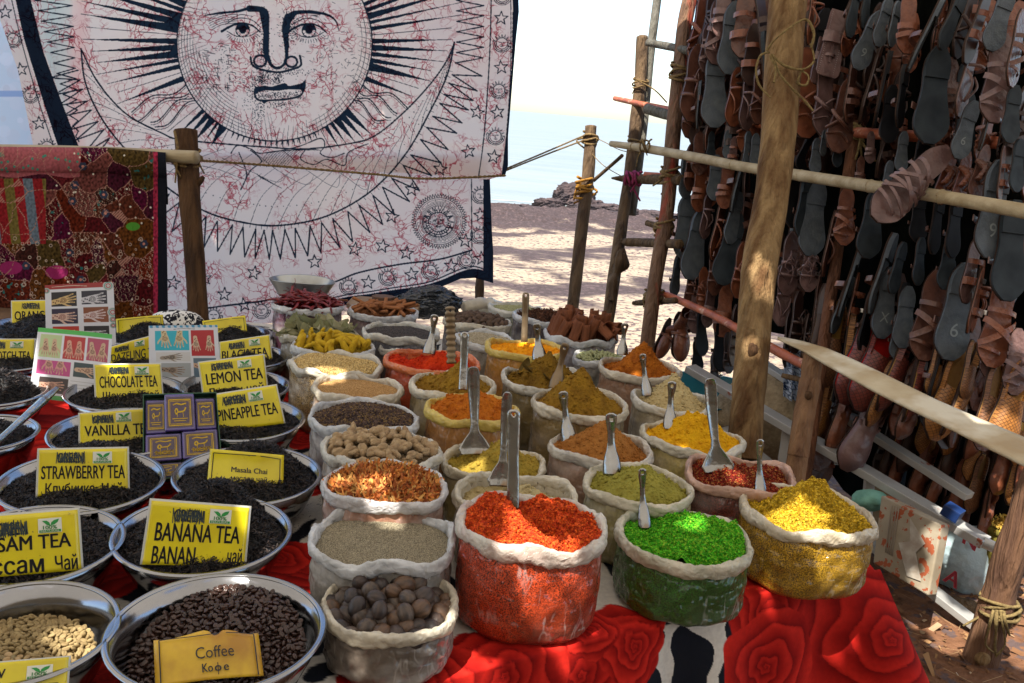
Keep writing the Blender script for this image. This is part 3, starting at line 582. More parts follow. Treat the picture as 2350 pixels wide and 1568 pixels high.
# ------------------------------------------------------------ bags of spice
KY=.82
LR=lin
def se(th,n):  # superellipse radius
    return (np.abs(np.cos(th))**n+np.abs(np.sin(th))**n)**(-1/n)
BAG={}
def wallmat(name,c,milk,coarse=0):
    if name in MT: return MT[name]
    m=D.materials.new(name); m.use_nodes=True; n=m.node_tree.nodes; L=m.node_tree.links.new; b=n['Principled BSDF']
    tc=n.new('ShaderNodeTexCoord')
    def no(s,st_=(1,1,1),d=5): 
        mp=n.new('ShaderNodeMapping'); mp.inputs['Scale'].default_value=st_; L(tc.outputs['Object'],mp.inputs[0]); t=n.new('ShaderNodeTexNoise'); t.inputs['Scale'].default_value=s; t.inputs['Detail'].default_value=d; L(mp.outputs[0],t.inputs['Vector']); return t.outputs['Fac']
    def mr(f,a,c_): t=n.new('ShaderNodeMapRange'); t.inputs[1].default_value=a; t.inputs[2].default_value=c_; L(f,t.inputs[0]); return t.outputs[0]
    def mx(f,a,c_):
        t=n.new('ShaderNodeMix'); t.data_type='RGBA'; L(f,t.inputs[0]) if not isinstance(f,float) else setattr(t.inputs[0],'default_value',f)
        for s,v in((6,a),(7,c_)): 
            if isinstance(v,tuple): t.inputs[s].default_value=(*v,1)
            else: L(v,t.inputs[s])
        return t.outputs[2]
    c=np.array(c); a1=mx(mr(no(420 if coarse else 160,(1,1,1),2),.38,.62),tuple(c*(.12 if coarse else .8)),tuple(np.clip(c*1.4,0,.9)) if coarse else tuple(c)); a2=mx(mr(no(6),.42,.7),a1,tuple(c*.42)); 
    mk_=n.new('ShaderNodeMath'); mk_.operation='MULTIPLY'; L(mr(no(7,(1,1,2.2)),.47,.72),mk_.inputs[0]); mk_.inputs[1].default_value=milk
    a3=mx(mk_.outputs[0],a2,(.62,.58,.55))
    def fold(s,st_,wd_):
        ab=n.new('ShaderNodeMath'); ab.operation='SUBTRACT'; L(no(s,st_,3),ab.inputs[0]); ab.inputs[1].default_value=.5; a_=n.new('ShaderNodeMath'); a_.operation='ABSOLUTE'; L(ab.outputs[0],a_.inputs[0])
        t=n.new('ShaderNodeMapRange'); t.inputs[1].default_value=0; t.inputs[2].default_value=wd_; t.inputs[3].default_value=1; t.inputs[4].default_value=0; L(a_.outputs[0],t.inputs[0]); return t.outputs[0]
    def mul(p,q): t=n.new('ShaderNodeMath'); t.operation='MULTIPLY'; L(p,t.inputs[0]); L(q,t.inputs[1]) if not isinstance(q,float) else setattr(t.inputs[1],'default_value',q); return t.outputs[0]
    cr=mul(mul(fold(17,(1.2,1.2,.3),.022),mr(no(13),.50,.66)),.30)  # pale streaks along film creases, whitening that paints highlights into the colour
    a4=mx(cr,a3,(.80,.76,.72)); L(a4,b.inputs['Base Color']); b.inputs['Roughness'].default_value=.5
    b.inputs['Coat Weight'].default_value=.9; b.inputs['Coat Roughness'].default_value=.1
    bm=n.new('ShaderNodeBump'); bm.inputs['Strength'].default_value=1.; bm.inputs['Distance'].default_value=.03
    def rg(o_): a1=n.new('ShaderNodeMath'); a1.operation='SUBTRACT'; L(o_,a1.inputs[0]); a1.inputs[1].default_value=.5; a2_=n.new('ShaderNodeMath'); a2_.operation='ABSOLUTE'; L(a1.outputs[0],a2_.inputs[0]); return a2_.outputs[0]
    ad=n.new('ShaderNodeMath'); ad.operation='ADD'; L(rg(no(11,(1,1,2.2),2)),ad.inputs[0]); L(rg(no(24,(1.3,1,.7),2)),ad.inputs[1]); L(ad.outputs[0],bm.inputs['Height']); L(bm.outputs[0],b.inputs['Coat Normal'])
    b2=n.new('ShaderNodeBump'); b2.inputs['Strength'].default_value=.4; b2.inputs['Distance'].default_value=.006; L(no(60),b2.inputs['Height']); L(b2.outputs[0],b.inputs['Normal'])
    MT[name]=m; return m
def rimmat(k,c,wc=None):
    c2=np.array(c)*.8 if wc is None else np.array(c)*.62+np.array(wc)*.25
    return pm('rolled_plastic_'+k,c,tuple(c2),sc=22,rough=.35,coat=.7,trans=.28,crumple=26.)
RC={'white':(.80,.81,.82),'cream':(.82,.75,.60),'pale':(.80,.77,.68),'orange':(.85,.27,.09),'yellow':(.80,.62,.14),'pink':(.80,.52,.38)}
def bag(key,x,y,a,h,rim,wc,milk,label,sup=2.2,rot=0.,fill=.018,ky=KY,rh=.0135,rw=.0078):
    c=onz(x,y,ZT+h); r=a*dep(c)/F*.96; g=np.random.default_rng(int(x*7+y))
    root=empty('spice_bag',(c[0],c[1],ZT+.003),label,'bag','open plastic bags of spice on the table')
    n=260; th=np.linspace(0,2*math.pi,n,endpoint=False); base=se(th-rot,sup)/se(math.pi/4,2)/(1.0)
    lf=sum(g.normal(0,.012)*np.sin(k*th+g.uniform(0,6)) for k in(2,3,4,5)); R=r*(base*(1+lf)) - rw
    zl=sum(g.normal(0,.0027)*np.sin(k*th+g.uniform(0,6)) for k in(2,3,4,7)); z0=c[2]-.006
    # rolled rim : twisted tube with pleats
    m=26; ph=np.linspace(0,2*math.pi,m,endpoint=False); TH_,PH=np.meshgrid(th,ph,indexing='ij')
    pl=0
    for _ in range(5): pl=pl+.055*np.sin(TH_*int(g.integers(2,11))+PH*int(g.integers(2,5))+g.uniform(0,6)+.8*np.sin(TH_*int(g.integers(2,6))))
    for _ in range(5): pl=pl+.036*np.sin(TH_*int(g.integers(12,44))+PH*int(g.integers(1,4))*(-1)**_+g.uniform(0,6)+1.2*np.sin(TH_*int(g.integers(3,9))))
    for _ in range(9): k1,k2,p_,q_=int(g.integers(2,15)),int(g.integers(1,4))*(-1)**_,g.uniform(0,6),g.uniform(0,6); pl=pl-.17*(1-np.abs(np.sin((TH_*k1+PH*k2+p_+1.1*np.sin(TH_*4+q_))/2*1.)) )**7*(np.sin(TH_*int(g.integers(2,6))+q_)>-.2) if (k1%2==0 and k2%2==0) else pl-.13*(1-np.abs(np.sin(TH_*k1+PH*k2+p_+1.1*np.sin(TH_*4+q_))))**6*(np.sin(TH_*int(g.integers(2,6))+q_)>-.2)
    sc_=1+.10*np.sin(TH_*3+g.uniform(0,6))+.07*np.sin(TH_*5+g.uniform(0,6))+.05*np.sin(TH_*8+g.uniform(0,6))
    rr=R[:,None]+(rw*sc_)*(1+pl)*np.cos(PH); zz=z0+zl[:,None]+(rh*sc_)*(1+pl*.8)*np.sin(PH)
    V=np.stack([c[0]+rr*np.cos(TH_),c[1]+rr*np.sin(TH_)*ky,zz],-1).reshape(-1,3); parts=[(V,np.vstack([gridf(n,m,True),np.array([(i*m+m-1,((i+1)%n)*m+m-1,((i+1)%n)*m,i*m) for i in range(n)])]))]
    parts[0]=(V,np.array([(i*m+j,((i+1)%n)*m+j,((i+1)%n)*m+(j+1)%m,i*m+(j+1)%m) for i in range(n) for j in range(m)]))
    # inner skirt
    q=np.linspace(0,1,5); TQ,Q_=np.meshgrid(th,q,indexing='ij'); rr=R[:,None]-rw*.55-Q_*.004+.002*np.sin(TQ*31+Q_*3); zz=z0+zl[:,None]+.006-Q_*(fill+.055)
    parts.append((np.stack([c[0]+rr*np.cos(TQ),c[1]+rr*np.sin(TQ)*ky,zz],-1).reshape(-1,3),gridf(n,5,True)))
    V,f=join(parts); mk('rolled_rim',V,f,rimmat(rim+'_'+key,RC[rim],wc),root)
    # bag wall
    q=np.linspace(0,1,34); TQ,Q_=np.meshgrid(th,q,indexing='ij'); zb=ZT+.004
    prof=np.interp(Q_,[0,.08,.25,.5,.8,.93,1.],[.955,.97,.99,1.0,.985,.95,.86])
    fold_=.0022*np.sin(TQ*5+Q_*7+g.uniform(0,6)+1.5*np.sin(TQ*3))*Q_+.0012*np.sin(TQ*17+Q_*13+g.uniform(0,6)+2*np.sin(TQ*4))+.0025*fbm(TQ*9,Q_*9,int(x)%50,3)*Q_+.0022*np.sin(TQ*29+3*np.sin(TQ*6))*np.clip(1-Q_*4,0,1)+.0008*np.sin(Q_*21+3*np.sin(TQ*4))
    rr=(R[:,None]+rw*.2)*prof+fold_; zt=z0+zl[:,None]; zz=zt+(zb-zt)*Q_
    V=np.stack([c[0]+rr*np.cos(TQ),c[1]+rr*np.sin(TQ)*ky,zz],-1).reshape(-1,3); mk('bag_wall',V,gridf(n,34,True),wallmat('clear_plastic_'+key,wc,milk,key in('orange','green','ycrumb','flakes','coriander')),root)
    BAG[key]=dict(c=c,R=R-rw*.1,th=th,z=z0,fill=fill,ky=ky,r=r,root=root)
    return root
def heap(key,c1,c2,name,label,ap=(0,0),hgt=.0,wid=.5,cl=.35,gr=0,gs=.0012,gcol=None,gshape=None,n_=110,rough=.95,seed=0,steep=1.,gflat=.6,cat='spice',ridge=0,base_h=0.,bmp=.9,blob=.0):
    B=BAG[key]; c=B['c']; nt_=len(B['th']); q=np.linspace(0,1,n_)**.9
    TQ,Q_=np.meshgrid(B['th'],q,indexing='ij'); rr=(B['R'][:,None]-.001)*Q_; x=c[0]+rr*np.cos(TQ); y=c[1]+rr*np.sin(TQ)*B['ky']
    def hf(x,y):
        dx=(x-c[0]-ap[0]*B['r'])/B['r']; dy=(y-c[1]-ap[1]*B['r'])/B['r']; an=np.arctan2(dy,dx); d=np.hypot(dx,dy*1.05)/wid*(1+.10*np.sin(2*an+seed)+.08*np.sin(3*an+seed*2)+.05*fbm(x*40,y*40,seed+4,3))
        if steep>1.5: h=hgt*np.clip(1-d,0,1)**1.05*1.02+hgt*.0
        else: h=hgt*np.exp(-d*d*1.1)
        e=np.hypot(x-c[0],(y-c[1])/B['ky'])/B['r']
        h=h*np.clip((1.02-e)*5,0,1)+base_h*(1-e*e)
        h=h+cl*.0165*fbm(x*26+seed,y*26,seed+1,6,.62)+cl*.006*np.abs(fbm(x*70,y*70,seed+2,4,.7))
        if ridge: h=h+ridge*np.exp(-((dx*.8+dy*.5-.1)/.16)**2)
        return h
    z=B['z']-B['fill']+.012+hf(x,y)
    V=np.stack([x,y,z],-1).reshape(-1,3); P=[(V,gridf(nt_,n_,True))]; 
    m=pm('heap_'+key,c1,c2,sc=30 if not gr else 120,rough=rough,bump=bmp,bsc=130,bdist=.006,lo=.35,hi=.65,spec=.15)
    if not gr:
        # crumbs rolling down
        k=700; t=rng.uniform(0,2*math.pi,k); s=np.sqrt(rng.uniform(0,.93,k)); Rr=np.interp(t,B['th'],B['R'],period=2*math.pi); X_=c[0]+Rr*s*np.cos(t); Y_=c[1]+Rr*s*np.sin(t)*B['ky']; Z_=B['z']-B['fill']+.012+hf(X_,Y_)
        sz=rng.gamma(1.6,.0011,k)+.0007; tv,tf=ico(0); v,f,_=scat(tv,tf,np.stack([X_,Y_,Z_],-1),rotm(k),sz[:,None]*rng.uniform(.6,1.2,(k,3))); P.append((v,f))
        V,f=join(P); o=mk(name,V,f,m)
    else:
        o=None; pv,pf=join(P); 
        t=rng.uniform(0,2*math.pi,gr); s=np.sqrt(rng.uniform(0,.985,gr)); Rr=np.interp(t,B['th'],B['R'],period=2*math.pi)-.006
        X_=c[0]+Rr*s*np.cos(t); Y_=c[1]+Rr*s*np.sin(t)*B['ky']; Z_=B['z']-B['fill']+.012+hf(X_,Y_)+gs*.25
        if blob: Z_+=blob*np.abs(fbm(X_*90,Y_*90,seed+9,3,.7))
        tv,tf=gshape or OCT; pal=np.array(gcol); cc=pal[rng.integers(0,len(pal),gr)]*rng.uniform(.75,1.2,(gr,1))
        sz=gs*rng.uniform(.7,1.3,(gr,1)); v,f,C=scat(tv,tf,np.stack([X_,Y_,Z_],-1),rotflat(gr,gflat),np.repeat(sz,3,1),cc)
        V,fs=join([(pv,pf),(v,f)]); C=np.vstack([np.tile(np.array(c1),(len(pv),1)),C])
        o=mk(name,V,fs,pm('grains_'+name,(1,1,1),None,attr=True,rough=rough,spec=.3),col=C,smooth=gshape is not None)
    BAG[key]['hf']=lambda x,y: B['z']-B['fill']+.012+hf(x,y)
    return tag(o,label,cat,kind='stuff')
W_='bag with a rolled rim '
bag('nutmeg',895,1382,166,.105,'cream',(.20,.16,.13),.6,'short clear plastic bag with cream rim holding the whole nutmegs, nearest the coffee bowl',fill=.035,ky=.95)
bag('ajwain',880,1235,172,.15,'white',(.32,.30,.27),.75,'squarish white-rimmed plastic bag of fine grey seeds behind the nutmeg bag',sup=3.2,fill=.02)
bag('mace',885,1112,151,.18,'white',(.40,.20,.13),.75,'white-rimmed plastic bag filled with orange mace blades',fill=.02)
bag('ginger',878,1032,148,.175,'pale',(.34,.27,.19),.75,'wide pale-rimmed plastic bag full of dried ginger roots',sup=1.8,fill=.024)
bag('clove',838,957,133,.177,'white',(.25,.23,.24),.8,'white-rimmed plastic bag of black-brown cloves behind the ginger bag')
bag('seed',820,890,110,.182,'cream',(.38,.25,.16),.7,'cream-rimmed plastic bag of tiny tan seeds between cloves and coriander')
bag('coriander',770,837,112,.187,'pale',(.42,.28,.12),.6,'pale-rimmed plastic bag heaped with round coriander seeds beside the lemon tea bowl')
bag('tfinger',765,795,101,.182,'white',(.30,.24,.14),.8,'white-rimmed plastic bag of whole yellow turmeric fingers')
bag('bay',733,764,95,.168,'cream',(.25,.22,.15),.7,'cream-rimmed plastic bag of dry bay leaves behind the turmeric fingers',fill=.03)
bag('chilli',706,699,85,.214,'white',(.10,.035,.06),.55,'tall white-rimmed plastic bag of dried red chillies below the steel scale pan',fill=.02)
bag('cinnamon',880,715,85,.2,'white',(.20,.13,.13),.7,'white-rimmed plastic bag of thin cinnamon sticks beside the wooden weighing tray',fill=.02)
bag('pepper',920,762,93,.2,'pale',(.10,.10,.12),.6,'pale-rimmed plastic bag of black peppercorns')
bag('bcard',1095,737,82,.199,'cream',(.12,.11,.13),.5,'cream-rimmed plastic bag of black cardamom pods behind the long wavy spoon')
bag('fennel',1182,708,66,.192,'pale',(.3,.3,.22),.7,'small pale-rimmed bag of green fennel seed at the very back of the table')
bag('anise',1252,727,80,.207,'white',(.10,.08,.09),.6,'white-rimmed plastic bag of dark star anise at the back right')
bag('cassia',1333,768,90,.199,'white',(.22,.19,.2),.8,'white-rimmed bag with curled sheets of cassia bark standing up out of it',fill=.02)
bag('cumin',1110,777,76,.185,'white',(.3,.28,.24),.7,'white-rimmed plastic bag of cumin seed behind the red powder',fill=.012)
bag('ypow',1207,800,97,.22,'yellow',(.55,.26,.035),.15,'tall yellow-rimmed bag of bright orange-yellow turmeric powder at the back')
bag('mustard',930,798,64,.17,'pale',(.10,.08,.09),.5,'half-hidden pale-rimmed bag of dark mustard seed behind the orange-rimmed bag')
bag('rpow',990,830,115,.2,'orange',(.52,.08,.025),.25,'orange-rimmed plastic bag of scarlet chilli powder',fill=.022)
bag('gcard',1378,824,66,.163,'white',(.2,.2,.18),.7,'small white-rimmed bag of green cardamom pods beside the rust-orange masala',fill=.014)
bag('masala',1468,845,101,.2,'cream',(.34,.18,.10),.45,'cream-rimmed bag of rust-orange masala powder next to the aluminium ladder',ky=.9)
bag('curry1',1040,883,107,.199,'cream',(.38,.30,.16),.55,'cream-rimmed bag of olive-brown curry powder crossed by two long spoon handles',ky=.9)
bag('curry2',1255,870,111,.2,'pale',(.24,.17,.06),.3,'pale-rimmed bag of dark curry powder mixed with dry leaves')
bag('curry3',1330,925,118,.207,'cream',(.27,.19,.07),.35,'tall cream-rimmed bag with a high pointed heap of dark mustard-brown curry powder',ky=.95)
bag('beige1',1540,920,98,.2,'pale',(.45,.38,.26),.6,'pale-rimmed bag of beige ginger powder behind the golden turmeric bag',ky=.9)
bag('orange2',1085,940,116,.203,'yellow',(.42,.19,.05),.2,'amber-rimmed bag of orange-brown powder in the middle of the table',ky=.85)
BAG['orange2']['root']['label']='amber-rimmed bag of orange-brown powder left of the tall curry heap'
bag('khaki',1133,1062,128,.143,'cream',(.36,.27,.10),.4,'cream-rimmed bag of khaki powder with the big flared spoon stuck in it')
bag('brown',1378,1027,127,.164,'pale',(.36,.21,.14),.5,'pale-rimmed bag of smooth cinnamon-brown powder behind the olive henna powder')
bag('yellow',1590,1003,121,.173,'pale',(.62,.50,.16),.5,'pale-rimmed bag of golden turmeric powder beside the thick wooden pole',ky=.9)
bag('beige2',1187,1137,151,.164,'cream',(.45,.38,.26),.5,'cream-rimmed bag of beige powder half hidden behind the big orange bag',ky=.8,fill=.035)
bag('olive',1465,1113,133,.162,'cream',(.38,.34,.14),.5,'cream-rimmed bag of olive-green henna powder behind the bright green bag',ky=.92)
bag('flakes',1700,1090,134,.166,'pink',(.16,.03,.02),.35,'pink-stained rim bag of dark red chilli flakes behind the yellow crumb bag',ky=.85,sup=2.6,fill=.03)
bag('orange',1222,1203,181,.195,'pale',(.50,.055,.012),.06,'largest bag, pale-rimmed and filled with coarse orange-red chilli at the front',ky=.86,rh=.017,rw=.0095)
bag('green',1570,1235,166,.138,'cream',(.025,.12,.008),.07,'cream-rimmed clear bag of vivid green crumbs at the front of the table',ky=.88,rh=.0155,rw=.0088)
bag('ycrumb',1855,1175,158,.155,'cream',(.46,.26,.015),.05,'cream-rimmed clear bag of coarse yellow crumbs on the right front corner',ky=.88,rh=.0155,rw=.0088)
# powders
heap('ypow',(.85,.36,.01),(.72,.25,.006),'spice_powder','flat bright orange-yellow turmeric powder with a narrow upright spoon in it',hgt=.012,wid=.8,cl=.35,seed=1)
heap('rpow',(.62,.045,.008),(.40,.02,.006),'spice_powder','steep scarlet chilli powder broken by a spoon inside the orange-rimmed bag',(.1,.1),.055,.45,.9,seed=2,steep=2)
heap('masala',(.42,.13,.012),(.28,.075,.008),'spice_powder','pointed rust-orange masala heap beside the aluminium ladder',(.05,.1),.085,.75,.6,seed=3,steep=2)
heap('curry1',(.30,.17,.02),(.20,.10,.012),'spice_powder','olive-brown curry heap behind the orange-brown powder',(.1,.15),.075,.65,.6,seed=4,steep=2)
heap('curry2',(.22,.12,.013),(.14,.072,.01),'spice_powder','dark brown-green curry heap with dry leaves stuck into it',(.0,.05),.09,.7,.9,seed=5,steep=2)
heap('curry3',(.28,.15,.014),(.18,.09,.01),'spice_powder','tallest pointed heap of dark mustard-brown curry powder',(.0,.05),.095,.85,.55,seed=6,steep=2)
heap('beige1',(.50,.40,.20),(.42,.32,.15),'spice_powder','tall beige ginger powder cone near the wooden pole',(.05,.15),.08,.8,.45,seed=7,steep=2)
heap('orange2',(.50,.15,.012),(.36,.09,.008),'spice_powder','domed orange-brown powder left of the tall curry heap',(.05,.1),.03,.8,.7,seed=8)
heap('khaki',(.36,.24,.035),(.26,.19,.03),'spice_powder','khaki-yellow powder heap around the big flared spoon',(.15,.1),.05,.7,.7,seed=9,steep=2)
heap('brown',(.36,.15,.035),(.27,.10,.02),'spice_powder','smooth cinnamon-brown powder heap in the pale-rimmed bag',(.05,.15),.075,.75,.35,seed=10,steep=2)
heap('yellow',(.72,.40,.01),(.58,.29,.008),'spice_powder','golden turmeric powder heap next to the thick pole',(.0,.15),.068,.7,.8,seed=11,steep=2)
heap('beige2',(.46,.37,.19),(.38,.29,.13),'spice_powder','beige powder heap behind the big orange bag',(.1,.1),.045,.55,.5,seed=12,steep=2)
heap('olive',(.30,.27,.05),(.23,.20,.035),'spice_powder','olive-green henna powder heap with two stirring scoops',(.05,.05),.055,.85,.6,seed=13,steep=2)
# coarse
FL=(np.array([(-1,-.5,0),(1,-.6,.2),(.8,.6,0),(-.9,.5,.25),(0,0,.35)],float),np.array([(0,1,4),(1,2,4),(2,3,4),(3,0,4)]))
SEED=(ICO1[0]*np.array([1.,.42,.42]),ICO1[1])
CLO=(ICO1[0]*np.array([1.,.8,.8]),ICO1[1])
heap('orange',(.62,.075,.01),(.42,.04,.008),'spice_crumbs','coarse orange-red chilli crumbs filling the largest bag',(-.1,-.1),.03,.9,1.1,gr=30000,gs=.0021,gcol=[(.78,.10,.012),(.62,.06,.01),(.85,.16,.02),(.42,.03,.01),(.7,.09,.02)],gshape=FL,seed=20,blob=.006,ridge=-.012)
heap('green',(.06,.30,.006),(.04,.2,.006),'spice_crumbs','vivid green sugared crumbs in the front middle bag',(0,0),.022,.9,.9,gr=26000,gs=.0021,gcol=[(.06,.42,.008),(.03,.26,.006),(.16,.55,.02),(.05,.34,.01),(.26,.5,.03)],gshape=FL,seed=21,blob=.005)
heap('ycrumb',(.52,.33,.015),(.4,.24,.01),'spice_crumbs','coarse yellow crumb heap on the right front corner',(.12,.12),.07,.8,1.,gr=28000,gs=.0022,gcol=[(.72,.46,.02),(.55,.34,.015),(.8,.55,.06),(.4,.27,.02)],gshape=FL,seed=22,steep=2,blob=.006)
heap('flakes',(.16,.012,.008),(.1,.01,.006),'spice_crumbs','dark red chilli flakes with pale seeds around the large upright spoon',(.1,.15),.04,.7,.9,gr=20000,gs=.0019,gcol=[(.26,.02,.01),(.14,.01,.008),(.36,.035,.01),(.18,.015,.01),(.5,.22,.06)],gshape=FL,seed=23,blob=.004)
heap('coriander',(.3,.2,.06),(.2,.13,.04),'coriander_seeds','round tan coriander seeds heaped beside the lemon tea bowl',(0,0),.03,1.,.2,gr=9000,gs=.0023,gcol=[(.55,.38,.14),(.42,.28,.1),(.62,.46,.2),(.3,.2,.08)],gshape=CLO,seed=24)
heap('seed',(.35,.2,.08),(.3,.17,.07),'tiny_seeds','tiny tan seeds between cloves and coriander',(0,0),.01,1.,.15,gr=14000,gs=.0013,gcol=[(.48,.28,.11),(.35,.19,.07),(.58,.38,.17)],gshape=SEED,seed=25)
heap('clove',(.04,.025,.015),(.03,.02,.01),'clove_buds','black-brown clove buds in the bag behind the ginger',(.0,.0),.02,1.,.3,gr=4200,gs=.0034,gcol=[(.06,.035,.028),(.035,.022,.02),(.09,.055,.04),(.16,.10,.04)],gshape=(ICO1[0]*np.array([1.2,.6,.6])+np.where(ICO1[0][:,:1]>.6,0.,0.),ICO1[1]),seed=26,gflat=1.)
heap('ajwain',(.30,.26,.19),(.25,.22,.16),'tiny_seeds','fine grey-brown seeds behind the nutmegs',(0,0),.012,1.,.1,gr=26000,gs=.0012,gcol=[(.33,.29,.2),(.25,.21,.14),(.42,.37,.26),(.16,.14,.10)],gshape=SEED,seed=27)
heap('pepper',(.02,.017,.014),(.02,.015,.012),'peppercorns','black peppercorns level with the pale bag rim',(0,0),.012,1.,.1,gr=6000,gs=.0025,gcol=[(.04,.033,.03),(.025,.02,.018),(.075,.055,.045)],gshape=CLO,seed=28,rough=.6)
heap('fennel',(.3,.3,.16),(.3,.3,.16),'fennel_seeds','pale green fennel seeds in the farthest small bag',(0,0),.015,1.,.1,gr=3500,gs=.0024,gcol=[(.38,.38,.2),(.3,.3,.14),(.46,.44,.26)],gshape=SEED,seed=29)
heap('cumin',(.3,.25,.17),(.3,.25,.17),'cumin_seeds','pale grey-brown cumin seed behind the scarlet powder',(0,0),.01,1.,.1,gr=4500,gs=.0024,gcol=[(.40,.34,.23),(.3,.25,.16),(.5,.43,.32)],gshape=SEED,seed=30)
heap('mustard',(.03,.025,.02),(.03,.02,.02),'mustard_seeds','dark mustard seed half hidden behind the orange-rimmed bag',(0,0),.01,1.,.1,gr=2500,gs=.0018,gcol=[(.05,.035,.03),(.03,.02,.02)],gshape=CLO,seed=31)
# mace: curled blades
cu=np.linspace(-1,1,6); tv=np.array([(t,w_*(1-abs(t)*.6)*.28+.1*math.sin(2*t),.45*t*t) for t in cu for w_ in(-1,1)]); tf=np.array([(2*i,2*i+2,2*i+3,2*i+1) for i in range(5)])
heap('mace',(.30,.10,.03),(.2,.08,.03),'mace_blades','curled orange and rust mace blades',(0,.1),.03,1.,.3,gr=1500,gs=.012,gcol=[(.62,.22,.05),(.42,.13,.04),(.7,.30,.08),(.30,.09,.03),(.55,.32,.10)],gshape=(tv,tf),seed=32,gflat=.8)
heap('anise',(.05,.03,.02),(.04,.02,.015),'star_anise','dark brown star anise pods in the white-rimmed bag at the back',(0,0),.02,1.,.3,gr=600,gs=.011,gcol=[(.12,.05,.03),(.07,.03,.02),(.18,.08,.045)],gshape=(tv*np.array([1,.8,1.4]),tf),seed=33,gflat=.9)
def floor_(key,c): heap_=BAG[key]
for k,c_,lab in[('nutmeg',(.10,.075,.06),'dark bed of more nutmegs under the whole ones'),]: pass
# ---- countable contents
def place(key,n,proto_parts,name,labels,cat,group,hgt=.02,wid=1.,size=(.8,1.2),tilt=.5,rim=.88,zoff=.0,order='ring',stand=0.):
    """individual copies spread on the bag's fill surface"""
    B=BAG[key]; c=B['c']; pts=[]; tries=0
    base,me_parts=proto_parts
    md=B['r']*1.5/math.sqrt(n)
    while len(pts)<n:
        t=random.uniform(0,6.283); s=math.sqrt(random.random())*rim; p=(s*math.cos(t)*B['r']*.93,s*math.sin(t)*B['r']*.93*B['ky']); tries+=1
        if all(math.hypot(p[0]-q[0],(p[1]-q[1]))>md*(.999**(tries/4)) for q in pts): pts.append(p)
    pts.sort(key=lambda p:p[1]); out=[]
    for i,p in enumerate(pts):
        e=math.hypot(p[0],p[1]/B['ky'])/B['r']; z=B['z']-B['fill']+.012+hgt*(1-e*e)+zoff+random.uniform(0,.3)*zoff
        o=D.objects.new(name,me_parts[i%len(me_parts)]); COL.objects.link(o); o.location=(c[0]+p[0],c[1]+p[1],z)
        if stand and random.random()<stand: o.rotation_euler=(random.uniform(-.4,.4),random.uniform(-1.7,-1.1),random.uniform(-.6,.6))
        else: o.rotation_euler=(random.gauss(0,tilt),random.gauss(0,tilt),random.uniform(0,6.28))
        s=random.uniform(*size); o.scale=(s,s*random.uniform(.9,1.1),s); tag(o,labels,cat,group); out.append(o)
    return out
O1=['first','second','third','fourth','fifth','sixth','seventh','eighth','ninth','tenth','eleventh','twelfth','thirteenth','fourteenth','fifteenth','sixteenth','seventeenth','eighteenth','nineteenth','twentieth']
def rank(objs,base,where,row=None):
    row=row or max(3,round(math.sqrt(len(objs)*1.7))); L=sorted([(px(tuple(o.location)),k,o) for k,o in enumerate(objs)],key=lambda t:-t[0][1])
    for r in range(0,len(L),row):
        for i,t in enumerate(sorted(L[r:r+row])): t[2]['label']='%s, %s from left in the %s row from the front of %s'%(base,O1[i],O1[r//row],where)
def protos(name,variants):
    r=[]
    for V,f,m in variants:
        o=mk(name,V,f,m,origin=(0,0,0)); r.append(o.data); D.objects.remove(o)
    return (None,r)
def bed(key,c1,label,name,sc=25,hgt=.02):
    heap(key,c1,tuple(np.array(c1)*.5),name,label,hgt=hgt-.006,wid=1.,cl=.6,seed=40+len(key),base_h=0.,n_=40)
# nutmegs
nv=[]
for k,(c1,c2) in enumerate([((.065,.042,.033),(.024,.016,.014)),((.10,.068,.048),(.036,.025,.02)),((.042,.028,.025),(.015,.011,.011)),((.13,.068,.035),(.05,.03,.02))]):
    V,f=ICO3; V=V*np.array([.0185,.0155,.0155])*(1+.035*fbm(V[:,0]*1.5,V[:,1]*1.5+V[:,2],60+k,3))[:,None]; a=np.arctan2(V[:,2],V[:,1]); V=V*(1+.018*np.sin(a*11+4*V[:,0]/.02))[:,None]
    nv.append((V,f,pm('nutmeg_shell_%d'%k,c1,c2,sc=90,stretch=(.35,1.5,1.5),rough=.5,bump=.5,bsc=160,bdist=.002)))
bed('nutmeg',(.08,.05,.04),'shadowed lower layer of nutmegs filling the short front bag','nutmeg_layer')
NP=protos('nutmeg',nv)
nn1=place('nutmeg',58,NP,'nutmeg','whole dark brown nutmeg in the short cream-rimmed bag','nutmeg','whole nutmegs in the front bag',hgt=.022,tilt=.7,rim=.93,zoff=.006,size=(.85,1.15))
nn1+=place('nutmeg',16,NP,'nutmeg','whole dark brown nutmeg in the short cream-rimmed bag','nutmeg','whole nutmegs in the front bag',hgt=.022,tilt=.7,rim=.6,zoff=.022,size=(.85,1.1))
rank(nn1,'brown nutmeg','its bag')
# ginger
gv=[]
for k in range(5):
    P=[]; g=np.random.default_rng(100+k)
    V,f=ICO2
    for j in range(g.integers(3,6)):
        ce=np.array([g.uniform(-.028,.028),g.uniform(-.010,.010),g.uniform(-.004,.006)]); ax=np.array([g.uniform(.011,.018),g.uniform(.007,.011),g.uniform(.006,.010)])
        P.append((V*ax*(1+.12*fbm(V[:,0]*3,V[:,1]*3+V[:,2]*2,k*7+j,3))[:,None]+ce,f))
    V_,f_=join(P); gv.append((V_,f_,pm('ginger_skin',(.42,.30,.17),(.27,.18,.10),sc=60,rough=.9,bump=.8,bsc=110,bdist=.004)))
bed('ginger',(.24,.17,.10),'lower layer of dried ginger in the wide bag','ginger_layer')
rank(place('ginger',46,protos('ginger_root',gv),'ginger_root','knobbly dried tan ginger root in the wide pale-rimmed bag','ginger','dried ginger roots in the bag',hgt=.035,tilt=.35,zoff=.008,size=(.75,1.2)),'knobbly ginger root','its bag')
